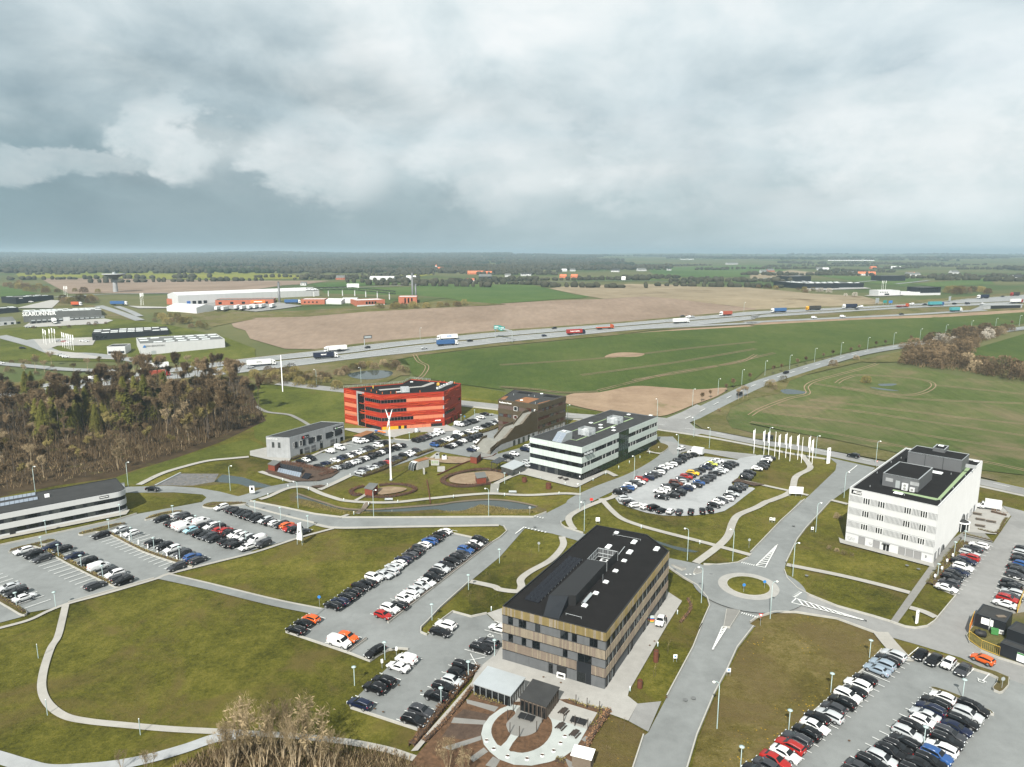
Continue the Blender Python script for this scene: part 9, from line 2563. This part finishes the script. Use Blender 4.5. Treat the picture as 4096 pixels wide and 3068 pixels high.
def rnd_fill(poly,n):
 xs,ys=[p[0] for p in poly],[p[1] for p in poly]; out=[]
 while len(out)<n:
  p=(R.uniform(min(xs),max(xs)),R.uniform(min(ys),max(ys)))
  if inside(p,poly):out.append(p)
 return out
brush('undergrowth',rnd_fill(WOOD,4200),2.4,'twig_brown','brown undergrowth on the floor of the left wood'); brush('saplings',[p for p in rnd_fill(WOOD,1900) if p[1]>265],9.5,'twig_brown','thin leafless saplings filling the left wood',2,1.5); brush('undergrowth',rnd_fill(WOOD,900),1.6,'twig_tan','pale dry stalks on the floor of the left wood')
# shrubs by the motorway, ponds and the thicket on the right
def shrubs(pts,keys,s0,s1,where,sz=1.0):
 for p in pts:plant(R.choice(keys),p,R.uniform(s0,s1),R.uniform(0,6),where,where,sz)
shrubs(fill([(-159.6,426.5),(-143.1,441.4),(-123.3,438.4),(-107.5,415.2),(-97,394.3),(-109.2,395.5),(-130.8,401.9),(-148.1,405.8)],38,3.4,R),('s1','s2','s0','s1'),1.0,1.7,'pale bushy shrub between motorway and red office')
shrubs(fill([(-109.5,429.4),(-104.5,441.4),(-94.6,454.1),(-77.2,457.4),(-63.7,441.4),(-69.9,420.8),(-76.4,441.4),(-92.7,444.5),(-101.3,433.8),(-102.5,423.6)],18,3,R),('s2','s1','s0'),1.0,1.7,'shrub around the pond behind the red office')
shrubs(fill([(255.8,460.4),(286.4,507.7),(320.9,534.9),(368,565.2),(413.9,581.6),(377.5,549.7),(344.8,520.9),(304.5,479),(323.4,433.4),(304.1,406.4),(279.4,436.6),(257.9,446.5)],100,4.4,R),('s0','s0','s0','s2','s0','s0','s0')*3+('s4',),1.6,2.7,'brown leafless shrub of the thicket at the right edge',1.1)
brush('thicket_scrub',rnd_fill([(255.8,460.4),(286.4,507.7),(320.9,534.9),(368,565.2),(413.9,581.6),(377.5,549.7),(344.8,520.9),(304.5,479),(323.4,433.4),(304.1,406.4),(279.4,436.6),(257.9,446.5)],1500),3.2,'twig_brown','brown scrub between the thicket shrubs'); shrubs(fill([(-332,457.4),(-322.1,467.6),(-291.7,450.9),(-238.1,447.7),(-187.7,450.9),(-178.2,427.1),(-310.9,427.1)],44,5,R),('o0','t0','s0','s2','s1'),.5,.85,'bare roadside tree or shrub beyond the motorway')
shrubs([(146.4,398.3),(148.1,394.3),(149.6,402.4),(206.6,408),(158.9,409.5),(206.8,451.9),(281.5,507.7),(229.9,469.6)],('s1','s2'),.9,1.6,'olive shrub at the field edge right of the country road'); shrubs([(100.2,208.2),(100,206.1),(99.1,206.6),(87.1,183.5),(88.4,181.9),(89.5,179.9),(91.1,179.1)],('s2',),.35,.6,'low dry shrub on the lawn of the white office')
shrubs(fill([(-329.9,634.1),(-332.1,653.3),(-298.7,640.4),(-254.1,593.4),(-246.3,572.3),(-281.9,590.7)],16,6,R),('s1','s0'),1.0,2.0,'bushy shrub at the field corner by the white warehouse'); shrubs(fill([(-470.4,747),(-435.3,751.3),(-423.5,726.2),(-454.3,724.6)],10,8,R),('s1','s0'),1.6,2.6,'rounded shrub near the parked orange lorry'); shrubs(fill([(-750,1051),(-778,1130),(-632,967),(-565.6,895.5),(-526,917),(-506,882.4),(-557.1,840.6)],24,10,R),('s0','s1'),1.5,2.6,'shrubby tree in the belt left of the water tower')
shrubs(fill([(-139.7,702.7),(-111.2,710.4),(-86.3,695.2),(-65.4,714.3),(-38.9,718.2),(-39.7,711.9),(-91.2,689.3),(-130.1,687.9)],14,7,R),('s0','s1'),1.3,2.1,'rounded shrub at the corner of the brick works'); shrubs(fill([(340,1022),(383,953),(398.8,815.5),(384.9,792.5),(349,907)],16,7,R),('s1','s0','s4'),1.0,1.9,'hedgerow shrub below the black warehouse'); shrubs(fill([(536.8,893),(594,922),(588,865.6),(519.3,827.5)],12,9,R),('s0','s1'),2,3,'shrub right of the dark office block')
shrubs(fill([(-397.8,588),(-373.7,598.9),(-347.7,610.2),(-344.9,603.4),(-375,585.3),(-390.7,580)],14,5,R),('s0','s5'),.5,.9,'low hedge bush beside the dock yard')
for i,p in enumerate([(160,430.2),(167.8,436.6),(183.3,449.9),(191.5,456.9),(207.8,469.6),(216.3,475.2),(234.2,487.7),(243.8,495),(262.1,507.7),(270.9,512),(299.3,529.3),(319.2,540.7),(330,547.1),(347.1,554.7),(357.1,559.9),(378.1,573.3),(405.7,584.4),(417.4,591.9),(100.7,369.7),(107.4,376.4),(119.6,389.4),(126,396.8),(140,411.1)]):
 plant('r0',p,R.uniform(.9,1.15),R.uniform(0,6),'young round-crowned tree in the avenue along the country road','young avenue trees')
shrubs([(104.9,351.8),(127.5,377.6),(121.4,373),(124.6,375.3)],('s2','t0'),.4,.6,'dry sapling on the verge of the country road')
shrubs([(27.5,124.1),(31.8,132.3),(36.2,140.9),(18.82,108.1),(15.64,102.03),(-9.8,154),(-6.2,164.8),(-3.7,156.3),(-41.1,277),(-70.3,265.7),(-46.6,264.2),(-50,251.1),(-64.6,231.8),(-68.2,236.4),(-42.4,220.8),(-38.6,221.6),(4,183.7),(8.8,187.7),(.5,173.4),(5.1,178.4),(40.7,150.7)],('r1',),.8,1.3,'thin leafless sapling planted on a lawn or bed')
# large multi-stemmed trees at the bottom edge, with scrub beneath
for i,(p,s,k) in enumerate(zip([(-43.2,102.3),(-39.2,99.92),(-36.94,101.49),(-34.01,99.15),(-32.4,101.23),(-30.02,97.88),(-34.59,96.89),(-39.5,97.14),(-43.84,98.64),(-28.15,97.64),(-44.64,97.88),(-44.21,101.49),(-56.12,97.39),(-61.42,98.89),(-10.17,97.88),(-7.4,96.89)],(.95,1.0,1.05,.95,1.05,.9,1,.95,.8,.75,.8,.8,.45,.35,.6,.5),(0,1)*8)):
 plant('w%d' % k,p,s,i*1.7,'%s tall leafless multi-stemmed tree along the bottom edge' % ORD[i],'multi-stemmed trees at the bottom edge')
SC=[(-53.11,98.64),(-49.43,102.84),(-45.78,105.63),(-37.69,105.06),(-29.73,103.94),(-22.92,103.11),(-16.98,101.23),(-13.78,97.88),(-18.74,95.2),(-39.45,94.02),(-47.46,94.02)]
brush('scrub',rnd_fill(SC,1100),1.2,'twig_tan','dry scrub under the tall bottom-edge trees'); brush('scrub',rnd_fill(SC,3600),1.0,'twig_brown','dark brown scrub under the tall bottom-edge trees')
# hedges
def hedge(line,w_,h,m,label,dens=34,name='hedge',sm=4,base=.0):
 line=smooth_line(line,sm) if sm else line
 b=MB().use(m); c=MB().use('dark_mulch')
 strip(c,line,w_*.34,w_*.34,base-.05,base+h*.55)
 for a,q in zip(line[:-1],line[1:]):
  L=hypot(q[0]-a[0],q[1]-a[1]); hx,hy=(q[0]-a[0])/L,(q[1]-a[1])/L
  for k in range(int(L*dens*(w_+h)/2)+1):
   t,o_=R.random(),R.uniform(-1,1); zz=R.random()**.6
   hh=h*(1+.16*noise.noise((a[0]*.6+t*L,a[1]*.6,3)))
   p=Vector((a[0]+hx*L*t-hy*o_*w_/2,a[1]+hy*L*t+hx*o_*w_/2,base+hh*zz*(1-.18*o_*o_)))
   u=Vector((R.uniform(-1,1),R.uniform(-1,1),R.uniform(-.2,1)))*.17
   b.face([p-u,p+u.orthogonal()*R.uniform(.4,.9),p+u])
 e=empty(name,(*line[0],0),0,label,'hedge')
 for nm,mb in (('foliage',b),('core',c)):
  o=mb.build(nm,e); o.matrix_parent_inverse=Matrix.Translation((-line[0][0],-line[0][1],0))
 return e
hb=TOPZ+.1
for args in (([(-6.8,126.6),(-11.8,115.5),(-16.52,103.94)],1.5,1.3,'hedge_brown','tall copper-brown hedge along the bottom car park'),([(-7.5,119.8),(-11.33,110.68),(-14.66,105.06)],.9,.9,'hedge_brown','lower copper-brown hedge beside the garden path'),([(17.25,113.21),(13.56,106.78),(10.84,100.7)],1.1,1.1,'hedge_brown','copper-brown hedge on the right of the garden'),([(10.2,116.3),(13.57,114.35),(17.14,113.21)],.7,.7,'bud_olive','thin straggly hedge by the garden posts'),
 ([(-70.6,256.9),(-64.8,265.6),(-57.5,276.7),(-49.1,291.5)],2.2,1.1,'hedge_green','long clipped green hedge inside the lab car park'),([(-54.6,247.3),(-48.8,255.4),(-41.8,269.8)],2.4,1.2,'hedge_green','long green hedge between car park and park lawn'),([(-38.3,273.3),(-35.8,278),(-32.6,282.8)],2.0,1.2,'hedge_green','short green hedge above the display pod'),([(-30.6,286.9),(-24.7,298.3),(-18.2,308.5),(-11.1,314.4)],3.0,1.1,'hedge_green','green hedge between the outer car rows'),([(-14.4,310.5),(-8.7,318.5),(-6.3,324.7)],3.4,1.1,'hedge_green','broad green hedge left of the bronze office'),([(-86.3,268.8),(-84.3,273.3),(-80.9,275.4)],1.6,1.0,'hedge_green','green hedge at the near corner of the concrete lab'),([(-72.5,292),(-69.4,299)],1.8,1.0,'hedge_green','green hedge between lab and bin store'),([(-78.8,281),(-77.7,282.8)],1.4,1.0,'hedge_green','round bush at the lab entrance'),
 ([(-89.3,264),(-82.1,261.2),(-75.5,257.3),(-69.5,254.1),(-65.1,252)],3.2,1.3,'twig_red','russet shrub bed behind the solar rack'),([(-91.4,253.6),(-85.9,249.5),(-78.1,242.5)],1.0,.5,'twig_red','low russet edging before the solar rack'),([(-69.8,247.9),(-67.8,250),(-65.5,251)],2.4,1.0,'twig_red','russet shrub patch right of the solar tracker'),
 (smooth_line([(-4.6,252.6),(-9.3,255.7),(-14.3,255),(-20.1,250.9),(-23.9,246.2),(-24.6,241.7),(-22.1,238),(-18,236.2),(-13.7,236.8),(-10.3,238.6),(-7.5,239.5)],2),2.2,.8,'twig_red','russet shrub ring around the right sand bed'),([(-4.8,253.3),(-2.9,251.6),(-1.2,249.2)],1.6,.7,'twig_red','russet shrubs right of the right sand bed'),(smooth_line([(-51.5,236.4),(-54.2,233.6),(-54.5,230.1),(-52.4,227.1),(-50.7,228.3)],2),2.0,.7,'twig_red','russet shrubs left of the left round bed'),(smooth_line([(-46.3,237.3),(-41.7,238.7),(-36.4,237.3),(-33.2,233.6),(-34.2,230.1),(-37.8,227.1),(-42.4,225.4),(-48.7,225.8)],2),1.8,.7,'twig_red','russet shrub ring around the left round bed'),
 ([(127.1,187.7),(118.8,179.9),(109.2,169.3),(102.3,161.8)],2.6,.9,'hedge_green','green planting strip before the white office'),([(130.1,193.7),(132.5,191.3),(135.2,188.6)],1.0,.6,'hedge_green','low planted strip below the terrace'),([(136.7,197.2),(140.3,194.4),(148.3,203.1),(151.2,206.1)],.9,.7,'hedge_green','low hedge around the terrace'),([(149.6,210.9),(152.2,207.7)],.5,1.4,'hedge_brown','brown screen hedge at the terrace head'),([(-6.8,117.8),(-4.7,116.4),(-1.6,115.2)],1.2,.8,'bud_olive','olive shrubs before the bicycle shelter'),([(15.51,112.23),(14.65,110.15),(13.62,108.5)],1.0,.9,'hedge_green','green shrubs at the terrace corner'),([(6.96,100.7),(8.4,100.18)],1.2,1.0,'bud_olive','bushy shrub at the bottom terrace edge'),([(41.3,155.2),(41,150.7),(38.3,146),(36.9,144)],.8,.35,'hedge_brown','curved band of dead brown plants on the grass strip')):
 hedge(*args)
for pts in ([(-130.2,184.5),(-122.8,179.6),(-109.9,170.5),(-96.8,161.2)],[(-117,194.4),(-100.3,181.8),(-84.2,172.7)],[(-135.9,181.4),(-132.3,185.5),(-129.5,188.7)],[(-124.2,193.5),(-118.7,199.2),(-115.6,201.1)],[(-110.9,204.8),(-108,209.6),(-103.3,211.1)],[(-98.2,216.2),(-94,217.8),(-87.3,218.8)],[(-122.3,156.3),(-115.2,151.6),(-109.7,147.8)]):
 hedge(pts,.8,.45,'bud_olive','low ochre planting strip in the left car park',name='planting_strip',base=hb).__setitem__('group','low planting strips in the left car park')
brush('bank_grass',rnd_fill([(-12.2,215.6),(-10.2,218.2),(-3,215.6),(-1.2,213.6),(5.7,213.6),(8.5,211.1),(-.3,209.6),(-17.9,210.1),(-23.4,212.6),(-16,212.3)],1500)+rnd_fill([(-72.9,222.4),(-64.1,220.4),(-52.3,212.6),(-43.9,211.1),(-51.5,209.2),(-67,216.8)],700),.45,'bud_olive','long dry grass on the pond bank',3,.5)
# distant woodland and hills
b=MB().use('land',True)
nx,ny=60,30
vs=[]
for j in range(ny+1):
 y=3000+12000*(j/ny)**1.5
 for i in range(nx+1):
  x=(i/nx*2-1)*y*1.05
  f=min(1,(y-3000)/4500)
  vs.append((x,y,30.6+f*(26+22*noise.noise((x*.0006,y*.0004,1))+10*noise.noise((x*.0021,y*.0012,7))+(10 if x<0 else-4)*f)))
b.faces(vs,[(j*(nx+1)+i,j*(nx+1)+i+1,(j+1)*(nx+1)+i+1,(j+1)*(nx+1)+i) for j in range(ny) for i in range(nx)])
b.build('hills',kind='structure')
def hz_(x,y):
 f=max(0,min(1,(y-3000)/4500))
 return 31.5 if y<3000 else 30.6+f*(26+22*noise.noise((x*.0006,y*.0004,1))+10*noise.noise((x*.0021,y*.0012,7))+(10 if x<0 else-4)*f)
def canopy(b,p,r,h,R,m):
 z=hz_(*p); b.use(m,True); n=7
 ring=lambda rr,zz:[(p[0]+rr*cos(2*pi*k/n+R.random()*.5)*R.uniform(.8,1.2),p[1]+rr*sin(2*pi*k/n)*R.uniform(.8,1.2),z+zz*R.uniform(.85,1.15)) for k in range(n)]
 vs=ring(r*.75,0)+ring(r,h*.5)+ring(r*.6,h*.88)+[(p[0],p[1],z+h)]
 b.faces(vs,[(a*n+k,a*n+(k+1) % n,(a+1)*n+(k+1) % n,(a+1)*n+k) for a in range(2) for k in range(n)]+[(2*n+k,2*n+(k+1) % n,3*n) for k in range(n)])
fb_,fd_=MB(),MB()
for k in range(24000):
 y=1150+7200*R.random()**1.25; a=R.uniform(-.68,.68); x=y*math.tan(a)
 v=noise.noise((x*.0016,y*.0011,5))+.45*noise.noise((x*.006,y*.004,9))
 wst=max(0,min(1,(.18-a)*3))
 need=(.5-.95*wst) if y>1700 else (.58 if y>1350 or a>-.2 else .75)
 if y>4000:need-=.35
 if v<need:continue
 canopy(fd_ if noise.noise((x*.004,y*.003,2))>.28 else fb_,(x,y),R.uniform(5,9)*(1+y/9000),R.uniform(6,11)*(1+y/16000),R,'far_wood')
for k in range(100):
 y=R.uniform(950,3200); a=R.uniform(-.66,.66); x=y*math.tan(a); ang=R.uniform(-.5,.5); n=R.randrange(6,26)
 for j in range(n):
  p=(x+j*11*cos(ang)+R.uniform(-4,4),y+j*11*sin(ang)+R.uniform(-4,4))
  if p[1]>1000:canopy(fb_,p,R.uniform(3,8),R.uniform(4,9),R,'far_wood')
fd_.mats=['far_fir']
fb_.build('distant_wood',label='grey-brown leafless woodland across the horizon',cat='woodland',kind='stuff'); fd_.build('distant_fir_wood',label='dark evergreen woodland patches near the horizon',cat='woodland',kind='stuff')
print('wood faces',len(fb_.f)+len(fd_.f),time.time()-T_START)
# ------------------------------------------------------------------ air
m=bpy.data.materials.new('air'); m.use_nodes=True
nt=NT(m.node_tree)
pvol=nt.n('ShaderNodeVolumePrincipled',{'Color':(.48,.64,.73,1),'Density':.00015,'Anisotropy':.15})
nt.t.links.new(pvol.outputs[0],nt.n('ShaderNodeOutputMaterial').inputs['Volume'])
MATS['air']=m
hb_=MB().use('air').box(-17500,17500,-700,15400,-4,130).build('haze',label='pale blue air thickening with distance',cat='haze',kind='stuff')
